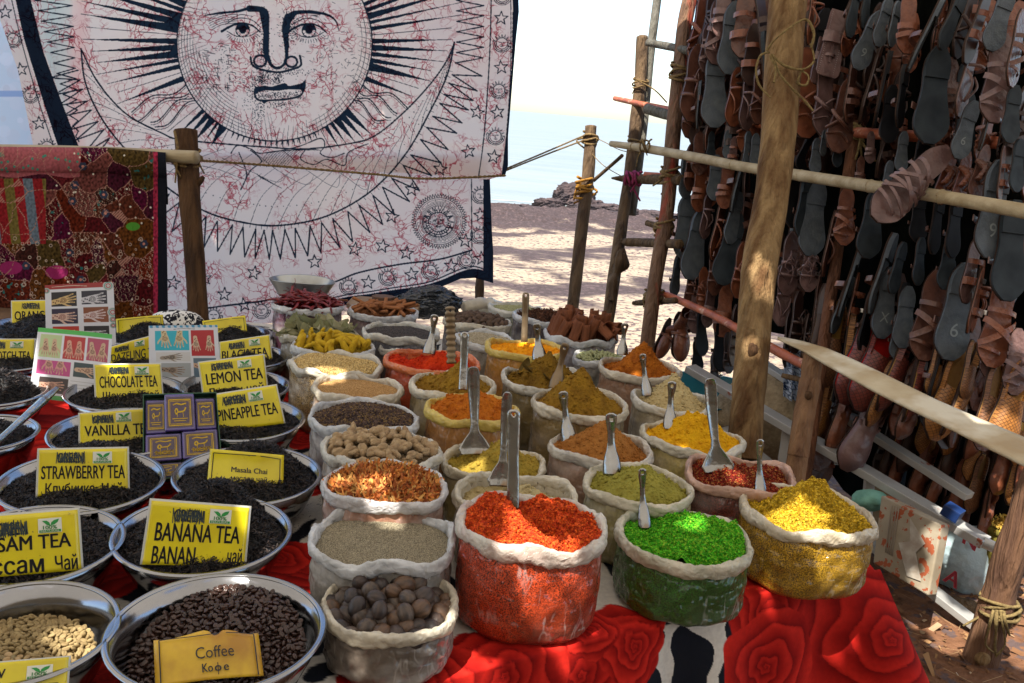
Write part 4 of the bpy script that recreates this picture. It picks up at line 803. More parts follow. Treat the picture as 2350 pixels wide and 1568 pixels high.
# turmeric fingers
tvv=[]
for k in range(4):
    g=np.random.default_rng(120+k); tvv.append((*tube([(-.032,0,0),(-.012,.004*g.normal(),.003),(.012,.006*g.normal(),.004),(.03,.004*g.normal(),0)],[.004,.0095,.010,.008,.004],10,14,.05,k),pm('turmeric_skin',(.55,.36,.02),(.40,.24,.015),sc=80,rough=.9,bump=.6,bsc=120,bdist=.003)))
bed('tfinger',(.35,.22,.02),'lower layer of yellow turmeric fingers','turmeric_layer')
rank(place('tfinger',34,protos('turmeric_finger',tvv),'turmeric_finger','short yellow dried turmeric finger in the white-rimmed bag','turmeric','whole turmeric fingers in the bag',hgt=.03,tilt=.5,zoff=.008,stand=.15),'yellow turmeric finger','its bag')
# chillies
cvv=[]
for k in range(4):
    g=np.random.default_rng(130+k); m=pm('dried_chilli_skin',(.22,.012,.012),(.10,.008,.01),sc=60,rough=.35,bump=.8,bsc=60,bdist=.004)
    V1=tube([(-.035,0,0),(-.01,.008*g.normal(),.004),(.015,.008*g.normal(),.004),(.035,.006*g.normal(),0)],[.0045,.0065,.0055,.001],8,14,.08,k,.6); V2=tube([(-.035,0,0),(-.048,.004,.004),(-.06,.01*g.normal(),.008)],[.001,.0008],5,6)
    cvv.append((*join([V1,V2]),m))
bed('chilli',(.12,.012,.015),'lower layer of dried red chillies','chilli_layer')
rank(place('chilli',75,protos('dried_chilli',cvv),'dried_chilli','wrinkled dark red dried chilli in the tall bag below the scale pan','chilli','dried red chillies in the bag',hgt=.035,tilt=.35,zoff=.01,size=(.8,1.15)),'dried red chilli','its bag')
# cinnamon sticks
V1=tube([(-.05,0,0),(0,.001,0),(.05,0,0)],.0058,10,8,.05,3); cn=pm('cinnamon_bark',(.36,.15,.06),(.24,.09,.035),sc=30,stretch=(.2,3,3),rough=.8,bump=.5,bsc=90)
bed('cinnamon',(.22,.09,.04),'lower layer of cinnamon sticks','cinnamon_layer')
rank(place('cinnamon',30,protos('cinnamon_stick',[(*V1,cn)]),'cinnamon_stick','thin brown cinnamon stick lying beside the weighing tray','cinnamon','cinnamon sticks in the bag',hgt=.03,tilt=.22,zoff=.01,size=(.8,1.2),rim=.75),'thin cinnamon stick','its bag')
# cassia bark curls
def curl(L,r,a0,a1,th_,n=16,m=8):
    a=np.linspace(a0,a1,n); x=np.linspace(-L/2,L/2,m); A_,X_=np.meshgrid(a,x,indexing='ij'); rr=r*(1+.12*A_/6+.04*np.sin(X_*90))
    o=np.stack([X_,rr*np.cos(A_),rr*np.sin(A_)],-1).reshape(-1,3); i_=np.stack([X_,(rr-th_)*np.cos(A_),(rr-th_)*np.sin(A_)],-1).reshape(-1,3)
    f=gridf(n,m); f2=f[:,::-1]+n*m; e=[(k,k+1,k+1+n*m,k+n*m) for k in range(m-1)]+[((n-1)*m+k,(n-1)*m+k+n*m,(n-1)*m+k+1+n*m,(n-1)*m+k+1) for k in range(m-1)]+[(k*m,k*m+n*m,(k+1)*m+n*m,(k+1)*m) for k in range(n-1)]+[(k*m+m-1,(k+1)*m+m-1,(k+1)*m+m-1+n*m,k*m+m-1+n*m) for k in range(n-1)]
    return np.vstack([o,i_]),np.vstack([f,f2,np.array(e)])
cs_=pm('cassia_bark',(.24,.085,.04),(.13,.045,.022),sc=20,stretch=(.3,3,3),rough=.75,bump=.6,bsc=70)
bed('cassia',(.16,.06,.03),'lower layer of cassia bark','cassia_layer')
CP_=protos('cassia_bark',[(*curl(.09,.020,.3,4.2,.003),cs_),(*curl(.075,.024,.5,3.4,.003),cs_),(*curl(.11,.016,0,5.,.003),cs_)])
rank(place('cassia',30,CP_,'cassia_bark','curled dark cassia bark piece standing out of the white bag','cassia bark','cassia bark curls in the bag',hgt=.03,tilt=.35,zoff=.02,stand=.6,rim=.8),'curled cassia bark','its bag')
# black cardamom, green cardamom
V,f=ICO2; bc=V*np.array([.016,.0095,.0095]); a=np.arctan2(bc[:,2],bc[:,1]); bc=bc*(1+.07*np.sin(a*8))[:,None]
bed('bcard',(.06,.04,.03),'lower layer of black cardamom','cardamom_layer')
place('bcard',85,protos('black_cardamom_pod',[(bc,f,pm('black_cardamom_skin',(.13,.085,.06),(.06,.04,.03),sc=50,rough=.8,bump=.5,bsc=90))]),'black_cardamom_pod','wrinkled dark brown black cardamom pod in the cream-rimmed bag','cardamom pod','black cardamom pods in the bag',hgt=.025,tilt=.6,zoff=.006,rim=.93)
gc=V*np.array([.010,.0045,.0045])
bed('gcard',(.18,.2,.09),'lower layer of green cardamom','cardamom_layer')
place('gcard',120,protos('green_cardamom_pod',[(gc,f,pm('green_cardamom_skin',(.36,.38,.20),(.27,.27,.13),sc=50,rough=.7))]),'green_cardamom_pod','small pale green cardamom pod in the small white-rimmed bag','cardamom pod','green cardamom pods in the bag',hgt=.022,tilt=.5,zoff=.004,rim=.9)
# bay leaves
def leaf(L,w_,cv_,seed):
    g=np.random.default_rng(seed); t=np.linspace(0,1,12); s=np.linspace(-1,1,5); T1,S1=np.meshgrid(t,s,indexing='ij'); wd_=w_*np.sin(np.pi*np.clip(T1*.96+.02,0,1))**.8
    return np.stack([(T1-.5)*L,S1*wd_,cv_*(T1-.5)**2*4*.01+.006*S1**2+.004*np.sin(T1*5+g.uniform(0,6))*S1],-1).reshape(-1,3),gridf(12,5)
lm1=pm('bay_leaf_pale',(.50,.47,.30),(.40,.37,.22),sc=30,rough=.75,trans=.3); lm2=pm('bay_leaf_green',(.28,.29,.15),(.22,.2,.1),sc=30,rough=.75,trans=.3)
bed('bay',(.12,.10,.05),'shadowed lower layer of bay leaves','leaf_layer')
rank(place('bay',46,protos('bay_leaf',[(*leaf(.11,.020,1.,1),lm1),(*leaf(.09,.024,2.,2),lm2),(*leaf(.10,.018,-1.,3),lm1),(*leaf(.08,.02,1.5,4),lm2)]),'bay_leaf','dry pale green bay leaf in the cream-rimmed bag','leaf','dry bay leaves in the bag',hgt=.03,tilt=.45,zoff=.012,stand=.12,rim=.85),'dry bay leaf','its bag')
lm3=pm('dry_leaf_dark',(.12,.08,.02),(.08,.05,.015),sc=30,rough=.8); LP=protos('dry_leaf',[(*leaf(.06,.013,1.,7),lm3)])
for (dx,dy,dz,ry,rz,lab) in[(-.4,-.3,.02,.4,.4,'dry brown leaf on the left slope of the dark curry heap'),(.1,-.62,.012,.1,-.3,'dry leaf at the front edge of the dark curry heap'),(-.5,.1,.045,-.7,.9,'upright dry leaf high on the dark curry heap'),(.5,-.1,.035,.3,2.,'dry leaf on the right slope of the dark curry heap')]:
    B=BAG['curry2']; o=D.objects.new('dry_leaf',LP[1][0]); COL.objects.link(o); x_,y_=B['c'][0]+dx*B['r'],B['c'][1]+dy*B['r']*.8; o.location=(x_,y_,float(B['hf'](np.array(x_),np.array(y_)))+.004); o.rotation_euler=(.2,ry,rz); tag(o,lab,'leaf',group='dry leaves in the curry powder')
# cloth roll bag at the very back
c=onz(1100,700,ZT+.1); r_=empty('folded_sack',(c[0],c[1],ZT+.003),'cream folded sack edge beside the black plastic bag','sack'); V,f=tube([onz(1062,703,ZT+.13),onz(1100,698,ZT+.135),onz(1138,700,ZT+.13),onz(1155,708,ZT+.125)],[.02,.026,.024,.014],14,30,.08,4); mk('rolled_edge',V,f,rimmat('cream',RC['cream']),r_)
V,f=ICO3; V=V*np.array([.09,.05,.06])*(1+.08*fbm(V[:,0]*3,V[:,2]*3,5))[:,None]+np.array([c[0]+.02,c[1]+.03,ZT+.063]); mk('sack_body',V,f,pm('sack_cloth',(.5,.47,.38),(.4,.37,.3),sc=20,rough=.8,bump=.4,bsc=80),r_)
# ------------------------------------------------------------ spoons and scoops
steel=pm('stainless_steel',(.40,.40,.39),(.27,.27,.26),sc=12,rough=.22,metal=1.,bump=.3,bsc=25,c3=(.22,.13,.06),sc3=22,lo3=.56,hi3=.70)
dulls=pm('stained_steel',(.24,.19,.13),(.18,.11,.05),sc=9,rough=.38,metal=.85,bump=.2,bsc=30)
def spoon(tx,ty,bx_,by_,Z0,kind,label,wpx=None,mat=None,dz=0.,grp='spoons and scoops standing in the spices'):
    """handle from top pixel to bottom pixel, standing in a plane facing the buyer at depth Z0"""
    T=W(tx,ty,Z0-dz); Bp=W(bx_,by_,Z0); ax=Bp-T; L=np.linalg.norm(ax); ax/=L
    side=np.cross(ax,fw); side/=np.linalg.norm(side); nn=np.cross(side,ax)
    t=np.linspace(0,1,60); s=np.linspace(-1,1,13); k=Z0/F
    if kind=='scoop': wp=np.interp(t,[0,.03,.1,.2,.32,.5,.62,.72,.85,1.],[.3,.9,1.,.82,.6,.62,.85,1.25,1.55,1.6])*(wpx or 11)
    elif kind=='big': wp=np.interp(t,[0,.02,.08,.3,.5,.66,.74,.84,.93,1.],[.35,.8,1.,.95,.75,.62,.8,1.9,2.7,2.2])*(wpx or 12)
    elif kind=='wavy': wp=(1+.16*np.sin(t*60))*np.interp(t,[0,.03,1],[.4,1,.9])*(wpx or 13)
    else: wp=np.interp(t,[0,.02,.06,.5,1.],[.45,.85,1.,.85,.95])*(wpx or 13)
    wm=wp*k; S1,T1=np.meshgrid(s,t,indexing='xy')
    arch=np.interp(t,[0,.2,.55,.75,1.],[.25,.3,.3,.2,.2]) if kind=='big' else np.interp(t,[0,.2,.55,.75,1.],[.25,.3,.3,.5,.6]) if kind=='scoop' else np.full(60,.28)
    bend=.012*np.sin(t*math.pi)*(1 if kind in('scoop','big') else .4)
    P=T+ax*(T1*L)[...,None]+side*(S1*wm[:,None])[...,None]+nn*((-arch[:,None]*wm[:,None]*(1-S1**2)*(-1 if kind=='big' else 1)+bend[:,None]))[...,None]
    f=gridf(60,13); cen_=P.reshape(-1,3)[f].mean(1); hole=T+ax*(wm.max()*.75 if kind!='big' else .016); hr=min(.0042,wm[6]*.42)
    if kind!='wavy' or 1: f=f[np.linalg.norm(cen_-hole,axis=1)>hr]
    o=mk('scoop' if kind in('scoop','big') else 'long_spoon',P.reshape(-1,3),f,mat or steel); solid(o,.0022); tag(o,label,'scoop' if kind=='scoop' else 'spoon',grp)
    if mat is None: pass
    return o
def zb(key,y=0): return dep(BAG[key]['c'])+y
spoon(998,722,984,812,zb('rpow')+.0,'scoop','short bright scoop stuck upright in the scarlet powder',9)
spoon(1033,703,1036,835,zb('curry1')+.08,'wavy','long wavy-edged spoon handle standing left of the other long handles',11,dulls)
spoon(1067,762,1062,895,zb('orange2')+.09,'flat','long flat spoon handle rising in front of the olive-brown curry',10)
spoon(1086,842,1090,1045,zb('khaki')+.02,'big','large spoon with flared blade stuck in the khaki powder',14)
spoon(1165,900,1150,1118,zb('beige2')+.02,'big','long handled spoon just behind the orange bag spoon',12)
spoon(1179,940,1177,1168,zb('orange')+.03,'flat','long flat steel handle standing in the orange-red crumbs',15)
spoon(1207,672,1203,785,zb('ypow')+.02,'flat','narrow tall bronze-coloured handle in the orange-yellow turmeric',8,dulls)
spoon(1232,742,1238,825,zb('curry2')+.04,'scoop','scoop at the top of the leafy dark curry heap',10)
spoon(1298,788,1275,892,zb('curry3')+.05,'scoop','scoop leaning on the left slope of the tallest curry heap',10,dulls)
spoon(1435,742,1428,815,zb('masala')+.03,'scoop','scoop behind the pointed rust-orange masala heap',8)
spoon(1475,812,1487,908,zb('beige1')+.0,'scoop','scoop at the left of the beige ginger cone',8)
spoon(1292,898,1306,1015,zb('brown')+.03,'scoop','scoop at the left of the smooth brown heap',11)
spoon(1403,948,1405,1088,zb('olive')+.04,'scoop','chrome scoop standing at the back left of the olive powder',13)
spoon(1543,875,1538,985,zb('yellow')+.03,'scoop','chrome scoop at the back left of the golden turmeric',10)
spoon(1630,868,1650,1085,zb('flakes')-.02,'big','biggest spoon standing in the dark red chilli flakes',14)
spoon(1745,1008,1748,1150,zb('ycrumb')+.06,'scoop','scoop standing at the left edge of the yellow crumbs',9)
spoon(1474,1075,1480,1212,zb('green')+.03,'scoop','thin scoop standing in the left part of the green crumbs',9)
# ------------------------------------------------------------ steel bowls of tea and coffee
bst=pm('bowl_steel',(.36,.365,.38),(.28,.285,.30),sc=5,rough=.16,metal=1.,bump=.05,bsc=20)
BW_={}
def bowl(key,x,y,a,h,label,hi=None):
    c=onz(x,y,ZT+h); r=a*dep(c)/F*.985; root=empty('steel_bowl',(c[0],c[1],ZT+.003),label,'bowl','steel bowls of tea and coffee')
    H=h-.004; k=r; pr=[(.001,.002),(.45*k,.002),(.62*k,.010),(.78*k,.30*H),(.90*k,.66*H),(.955*k,.985*H),(.952*k-.0018,.985*H),(.90*k-.002,.66*H+.001),(.78*k-.002,.30*H+.002),(.6*k,.013),(.001,.006)]
    V,f=lathe(pr,96,(c[0],c[1],ZT+.002)); mk('bowl_body',V,f,bst,root)
    lp=[(.945*k+.0035*math.cos(t)*1.6+.03*k,.985*H+.0030*math.sin(t)) for t in np.linspace(0,2*math.pi,11)]
    V,f=lathe(lp+[lp[0]],96,(c[0],c[1],ZT+.002)); rm_=mk('rim',V,f,bst,root)
    lp=[(.948*k,.975*H),(.948*k,.99*H+.001),(.98*k,.99*H+.0025)]; V,f=lathe(lp,96,(c[0],c[1],ZT+.002)); mk('rim_lip',V,f,bst,root).parent=rm_
    BW_[key]=(c,r,H); return root
SH=(np.array([(-1,-.13,0),(-1,.13,0),(0,-.16,.22),(0,.16,.22),(1,-.09,-.05),(1,.09,-.05)],float),np.array([(0,2,3,1),(2,4,5,3)]))
SH2=(np.array([(-1,-.13,.25),(-1,.13,.2),(-.3,-.2,.0),(-.3,.16,.05),(.5,-.15,.2),(.5,.17,.25),(1,-.02,.5),(1,.06,.5)],float),np.array([(0,2,3,1),(2,4,5,3),(4,6,7,5)]))
TC=[(.016,.014,.016),(.010,.010,.013),(.03,.02,.017),(.014,.014,.019),(.006,.006,.008),(.05,.033,.027)]
def tea(key,n,ap=(0,.1),hg=.04,fr=.0,sgn=None,label='',fill=.012,cols=None,size=.0058,front=(0,-.62,.010,.25)):
    c,r,H=BW_[key]; zr=c[2]-fill
    def hf(u,v):
        d2=((u-ap[0])**2+(v-ap[1])**2); e=np.hypot(u,v)
        return (hg*np.exp(-d2*2.4)+front[2]*np.exp(-(((u-front[0])/.42)**2+((v-front[1])/front[3]*1.6)**2)) )*np.clip((1-e)*4,0,1)-.012*e**4+.004*fbm(u*7,v*7,n%37,4,.7)
    th=np.linspace(0,2*math.pi,90,endpoint=False); q=np.linspace(0,1,40); TQ,Q_=np.meshgrid(th,q,indexing='ij'); ri=r*.90
    u=Q_*np.cos(TQ);v=Q_*np.sin(TQ); V=np.stack([c[0]+u*ri,c[1]+v*ri,zr+hf(u,v)-.002],-1).reshape(-1,3); P=[(V,gridf(90,40,True))]; C=[np.tile(np.array([.006,.006,.007]),(len(V),1))]
    for tmpl,m in((SH,n*6//10),(SH2,n*4//10)):
        t=rng.uniform(0,6.283,m); s=np.sqrt(rng.uniform(0,.99,m)); u=s*np.cos(t); v=s*np.sin(t); pos=np.stack([c[0]+u*ri,c[1]+v*ri,zr+hf(u,v)+.001],-1)
        sz=size*rng.uniform(.5,1.3,(m,1)); cc=np.array(cols or TC)[rng.integers(0,len(cols or TC),m)]*rng.uniform(.6,1.3,(m,1)); v_,f_,C_=scat(tmpl[0],tmpl[1],pos,rotflat(m,.55),sz*np.array([[1,1,1.]]),cc); P.append((v_,f_)); C.append(C_)
    V,f=join(P); o=mk('loose_tea' if size<.01 else 'leaves',V,f,pm('tea_leaf',(1,1,1),None,attr=True,rough=.5,spec=.3),col=np.vstack(C),smooth=False); tag(o,label,'tea',kind='stuff')
bowl('coffee',500,1438,246,.115,'nearest steel bowl, large and holding roasted coffee beans')
bowl('green',42,1442,217,.115,'steel bowl of pale green coffee beans cut by the lower left corner')
bowl('banana',467,1217,200,.11,'steel bowl heaped with black tea around the banana sign')
bowl('assam',78,1241,195,.11,'steel bowl of black tea at the left edge around the assam sign')
bowl('straw',189,1099,181,.11,'steel bowl of black tea around the strawberry sign')
bowl('masala',570,1085,168,.11,'steel bowl of black tea around the curled masala chai sign')
bowl('vanilla',278,987,157,.105,'steel bowl of black tea around the vanilla sign, left of the soap box')
bowl('pine',553,957,145,.105,'steel bowl of black tea around the pineapple sign, right of the soap box')
bowl('choc',290,897,133,.105,'steel bowl of black tea around the chocolate sign')
bowl('lemon',543,882,122,.105,'steel bowl of black tea around the lemon sign')
bowl('lefttea',-12,893,114,.105,'unsigned bowl of black tea at the left edge behind the scoop handle')
bowl('spoonb',-42,990,119,.105,'bowl at the left edge with the long scoop handle lying across it')
bowl('scotch',10,815,127,.105,'steel bowl of black tea around the sign ending in cotch tea at the left edge')
bowl('orangeb',80,750,112,.105,'steel bowl of black tea around the orange sign under the textile')
bowl('dazel',322,812,104,.105,'bowl of black tea around the darjeeling style sign between the hand photo cards')
bowl('white',335,765,98,.105,'bowl of tea around the white chai sign below the textile hem')
bowl('black',568,815,95,.105,'steel bowl of black tea around the black tea sign')
bowl('berg',528,765,96,.105,'farthest steel bowl of tea around the bergamot chai sign')
tea('banana',11000,(0,.4),.085,label='black tea leaves heaped behind the banana sign')
tea('assam',8500,(-.2,.3),.035,label='black tea leaves around the assam sign',front=(-.1,-.7,.012,.25))
tea('straw',8000,(0,.45),.065,label='black tea leaves around the strawberry sign')
tea('masala',8000,(0,.35),.06,label='black tea leaves around the masala chai sign',front=(.3,-.55,.010,.25))
tea('vanilla',5000,(.1,.4),.035,label='black tea leaves around the vanilla sign')
tea('pine',5000,(.1,.35),.035,label='black tea leaves around the pineapple sign',front=(0,-.65,.014,.25))
tea('choc',5000,(0,.35),.035,label='black tea leaves around the chocolate sign')
tea('lemon',4500,(.1,.3),.045,label='black tea leaves around the lemon sign',front=(0,-.6,.014,.25))
tea('lefttea',4000,(.1,.1),.06,label='tall heap of black tea at the left edge')
tea('spoonb',3500,(.1,.3),.02,label='black tea under the long scoop handle')
for k,l in[('scotch','black tea behind the left edge sign ending in cotch tea'),('orangeb','black tea leaves around the orange sign'),('dazel','black tea leaves between the two hand photo cards'),('white','tea leaves around the white chai sign'),('black','black tea leaves around the black tea sign'),('berg','tea leaves around the bergamot chai sign')]: tea(k,3000,(.0,.3),.04,label=l)
# coffee beans
def bean():
    V,f=ICO2; V=V.copy(); V[:,2]=np.where(V[:,2]<0,V[:,2]*.55,V[:,2]*.95); g_=np.exp(-(V[:,1]/.16)**2)*(V[:,2]<.05)*(np.abs(V[:,0])<.9); V[:,2]+=g_*.34
    return V*np.array([.0060,.0044,.0040]),f
bv,bf=bean()
def beans(key,variants,n,nstuff,label,name,group,hf,ext,slab):
    c,r,H=BW_[key]; data=protos(name,[(bv,bf,pm(name+'_%d'%i,c1,c2,sc=100,rough=ro,spec=.5)) for i,(c1,c2,ro) in enumerate(variants)])[1]
    pts=[];t=0
    md=.0076; gd={}
    while len(pts)<n+nstuff and t<60000:
        t+=1; a=random.uniform(0,6.283); s=math.sqrt(random.random())*ext; u,v=s*math.cos(a),s*math.sin(a); x,y=c[0]+u*r,c[1]+v*r
        ly=random.choice((0,0,1)); ii,jj=int(x/md),int(y/md)
        if any(math.hypot(x-q[0],y-q[1])<md for a_ in(-1,0,1) for b_ in(-1,0,1) for q in gd.get((ii+a_,jj+b_,ly),())): continue
        gd.setdefault((ii,jj,ly),[]).append((x,y)); pts.append((x,y,c[2]+hf(u,v)+(.002 if ly==0 else -.0045)+random.uniform(-.001,.001)))
    near=sorted(pts,key=lambda p:p[1])[:n] if nstuff else pts
    st_=[p for p in pts if p not in set(near)] if nstuff else []
    for i,p in enumerate(near):
        o=D.objects.new(name,data[i%len(data)]); COL.objects.link(o); o.location=p; fl=random.random()<.55; o.rotation_euler=(random.gauss(math.pi if fl else 0,.3),random.gauss(0,.3),random.uniform(0,6.28)); s=random.uniform(.85,1.2); o.scale=(s,s,s); tag(o,label,'coffee bean',group)
    P=np.array(st_) if st_ else np.zeros((0,3)); 
    th=np.linspace(0,2*math.pi,60,endpoint=False); q=np.linspace(0,1,20); TQ,Q_=np.meshgrid(th,q,indexing='ij'); u=Q_*np.cos(TQ)*(ext+.02);v=Q_*np.sin(TQ)*(ext+.02)
    V=np.stack([c[0]+u*r,c[1]+v*r,c[2]+hf(u,v)-.007],-1).reshape(-1,3); parts=[(V,gridf(60,20,True))]
    if len(P): v_,f_,_=scat(bv,bf,P,rotflat(len(P),.5)@np.array([[1,0,0],[0,-1,0],[0,0,-1.]]),np.ones((len(P),3))); parts.append((v_,f_))
    V,f=join(parts); o=mk(name+'_bed',V,f,D.materials[name+'_0']); tag(o,slab,'coffee beans',kind='stuff')
hc=lambda u,v: -.055+.050*np.clip((v+.1),-.5,1)*1.0+.02*np.exp(-((u-.1)**2+(v-.3)**2)*3)-.01*np.hypot(u,v)**2
beans('coffee',[((.055,.024,.016),(.027,.013,.010),.28),((.08,.031,.02),(.037,.017,.012),.25),((.022,.012,.010),(.012,.007,.007),.33),((.085,.032,.02),(.045,.019,.013),.27)],300,2300,'roasted dark brown coffee bean in the front part of the nearest bowl','roasted_coffee_bean','roasted coffee beans at the front of the nearest bowl',hc,.80,'mass of roasted coffee beans filling the back of the nearest bowl')
hg_=lambda u,v: -.062+.028*np.exp(-((u+.1)**2+(v-.05)**2)*1.2)
beans('green',[((.36,.27,.13),(.24,.17,.08),.6),((.45,.34,.17),(.3,.2,.1),.55),((.28,.23,.12),(.2,.15,.08),.6),((.5,.36,.2),(.34,.22,.1),.55)],300,700,'pale green unroasted coffee bean at the front of the corner bowl','green_coffee_bean','green coffee beans at the front of the corner bowl',hg_,.72,'mass of pale green coffee beans in the corner bowl')
# ------------------------------------------------------------ yellow signs
yel=pm('laminated_yellow',(.78,.65,.01),(.64,.50,.01),sc=14,rough=.28,coat=.3,c3=(.30,.24,.04),sc3=130,lo3=.70,hi3=.73)
old=pm('stained_yellow',(.72,.46,.015),(.42,.20,.01),sc=16,rough=.4,coat=.2)
lam=pm('laminate_edge',(.55,.55,.5),rough=.35); ink=pm('sign_ink',(.012,.012,.018),rough=.5); gry=pm('badge_white',(.72,.72,.62),rough=.5); grn=pm('badge_green',(.02,.28,.05),rough=.5); scr=pm('marker_scribble',(.01,.025,.035),(.03,.05,.05),sc=60,rough=.4)
def quadpx(C,base,tilt=22,turn=0):
    """corner pixels laid on a plane through world point base, leaning back"""
    t=math.radians(tilt); h=np.array([-base[0],-base[1],0]); h/=np.linalg.norm(h); a=math.radians(turn); h=np.array([h[0]*math.cos(a)-h[1]*math.sin(a),h[0]*math.sin(a)+h[1]*math.cos(a),0])
    n=h*math.cos(t)+np.array([0,0,1])*math.sin(t); return [onpl(x,y,base,n) for x,y in C]
def plate(Q,name,mat,parent,nu=24,nv=14,curve=0.,thick=.0016,edge=None,seed=0,torn=False,lift=0.,u0=0,u1=1,v0=0,v1=1):
    U,Vv=np.meshgrid(np.linspace(u0,u1,nu),np.linspace(v0,v1,nv),indexing='ij'); P=quadmap(Q,U.ravel(),Vv.ravel())
    if mat.name=='stained_yellow': P=quadmap(Q,U.ravel(),(Vv+(1-Vv)*(.16*np.exp(-((U-.58)/.05)**2)+.05*np.sin(U*9)+.10*np.clip(.25-U,0,1)*2+.04*(U>.8))).ravel())
    n=np.cross(Q[1]-Q[0],Q[3]-Q[0]); n/=np.linalg.norm(n); n=n if n@(CP-Q[0])>0 else -n
    P=P+n*(curvf(U,Vv,curve,seed).ravel()+lift)[:,None]
    o=mk(name,P,gridf(nu,nv),mat,parent); s=solid(o,thick); s.modifiers['solid'].offset=0; return o
def curvf(U,V,c,seed): return (.35*c*fbm(np.asarray(U)*7,np.asarray(V)*5,seed,3) if c>.01 else 0)+c*(-(U-.5)**2*4+.35*np.sin(V*4+seed)+.25*np.sin(U*9+seed*2)*(1-V))
def layer(P_f,Q,name,mat,par,curve,seed,lift):
    V,f=P_f; return mk(name,V,f,mat,par,False)
def sgn(C,bkey,label,lines,stamp=True,curve=0.,seed=0,chai=False,mat=None,border=False,tilt=22,dy=-.35,low=0,badge=(.60,.06,.82,.30),stp=(.22,.06,.50,.26)):
    c,r,H=BW_[bkey]; cx_=sum(p[0] for p in C)/4; d_=ray(cx_,C[2][1]); z_=c[2]-.01; base=onz(cx_,max(C[2][1],C[3][1])-3,c[2]-.012 if not low else c[2]-low)
    Q=quadpx(C,base,tilt); root=empty('tea_sign',tuple((Q[2]+Q[3])/2),label,'sign','yellow signs standing in the tea')
    n=np.cross(Q[1]-Q[0],Q[3]-Q[0]); n/=np.linalg.norm(n); n=n if n@(CP-Q[0])>0 else -n
    plate(Q,'plate',mat or yel,root,curve=curve,seed=seed)
    if not chai: plate([q-n*.0012 for q in Q],'laminate_border',lam,root,curve=curve,seed=seed,u0=-.022,u1=1.022,v0=-.035,v1=1.0,thick=.001)
    def put(V,f,U,T,name,m,lift=.0016,par=None):
        if mat is old: lift=.005
        V=quadmap(Q,U,T)+n*(curvf(np.asarray(U),np.asarray(T),curve,seed)+lift)[:,None]; o=mk(name,V,f,m,root,False)
        if par is not None: o.parent=par
        return o
    for (txt,u0,v0,u1,v1,b) in lines:
        V,f=textmesh(txt,b); x0,x1=V[:,0].min(),V[:,0].max(); y0,y1=V[:,1].min(),V[:,1].max(); put(V,f,u0+(V[:,0]-x0)/(x1-x0)*(u1-u0),v1+(V[:,1]-y0)/(y1-y0)*(v0-v1),'lettering',ink)
    if stamp:
        V,f=textmesh('GREEN',.02); x0,x1=V[:,0].min(),V[:,0].max(); y0,y1=V[:,1].min(),V[:,1].max(); u0,v0,u1,v1=stp; put(V,f,u0+(V[:,0]-x0)/(x1-x0)*(u1-u0),v1+(V[:,1]-y0)/(y1-y0)*(v0-v1),'crossed_out_word',ink)
        g=np.random.default_rng(seed+5); P=[]; 
        pts=[(u0-.01+(u1-u0+.02)*(i/26)+g.normal(0,.006),(v0-.01 if i%2 else v1+.01)+g.normal(0,.012)) for i in range(27)]+[(u0+(u1-u0)*g.random(),v0+(v1-v0)*g.random()) for _ in range(12)]
        for a,b in zip(pts[:-1],pts[1:]):
            a=np.array(a);b=np.array(b); t=b-a; pn=np.array([-t[1],t[0]])/(np.linalg.norm(t)+1e-6)*.0045; P.append((np.array([a-pn,b-pn,b+pn,a+pn]),np.array([(0,1,2,3)])))
        V=np.vstack([p[0] for p in P]); f=np.vstack([p[1]+4*i for i,p in enumerate(P)]); off=np.repeat(np.arange(len(P))*1e-5,4)
        V3=quadmap(Q,V[:,0],V[:,1])+n*(curvf(V[:,0],V[:,1],curve,seed)+.0018+off)[:,None]; mk('scribble',V3,f,scr,root,False)
        u0,v0,u1,v1=badge; V=np.array([(u0,v0),(u1,v0),(u1,v1),(u0,v1)]); bo=put(np.zeros((4,3)),np.array([(0,1,2,3)]),V[:,0],V[:,1],'badge',gry,.0017)
        def loc(P): P=np.array(P); return u0+P[:,0]*(u1-u0),v0+P[:,1]*(v1-v0)
        lf=[(.5,.55),(.36,.45),(.25,.28),(.16,.16),(.36,.16),(.48,.3),(.52,.5)]; rf=[(.52,.52),(.56,.3),(.68,.16),(.9,.08),(.84,.3),(.7,.45)]
        for P in(lf,rf): a,b=loc(P); put(None,np.array([list(range(len(P)))]),a,b,'leaf_emblem',grn,.0021,bo)
        a,b=loc([(.04,.8),(.96,.8),(.96,.97),(.04,.97)]); put(None,np.array([(0,1,2,3)]),a,b,'badge_band',grn,.0021,bo)
        for txt,m_,(p0,q0,p1,q1) in(('100%',grn,(.2,.5,.8,.76)),('NATURAL',gry,(.1,.82,.9,.95))):
            V,f=textmesh(txt,.02); x0,x1=V[:,0].min(),V[:,0].max(); y0,y1=V[:,1].min(),V[:,1].max(); a,b=loc(np.c_[p0+(V[:,0]-x0)/(x1-x0)*(p1-p0),q1+(V[:,1]-y0)/(y1-y0)*(q0-q1)]); put(V,f,a,b,'badge_text',m_,.0025,bo)
    if border:
        for P in([(.05,.99),(.05,.10),(.62,.08)],[(.68,.08),(.95,.12),(.95,.99)]):
            for a,b in zip(P[:-1],P[1:]):
                w_=.006; ns=8; aa=np.linspace(0,1,ns)[:,None]; L_=np.array(a)*(1-aa)+np.array(b)*aa; d=np.array(b)-np.array(a); pn=np.array([-d[1],d[0]])/np.linalg.norm(d)*w_*np.array([1,1.6]); V=np.vstack([L_-pn,L_+pn]); put(None,np.array([(i,i+1,i+1+ns,i+ns) for i in range(ns-1)]),V[:,0],V[:,1],'border_line',ink)
    return root
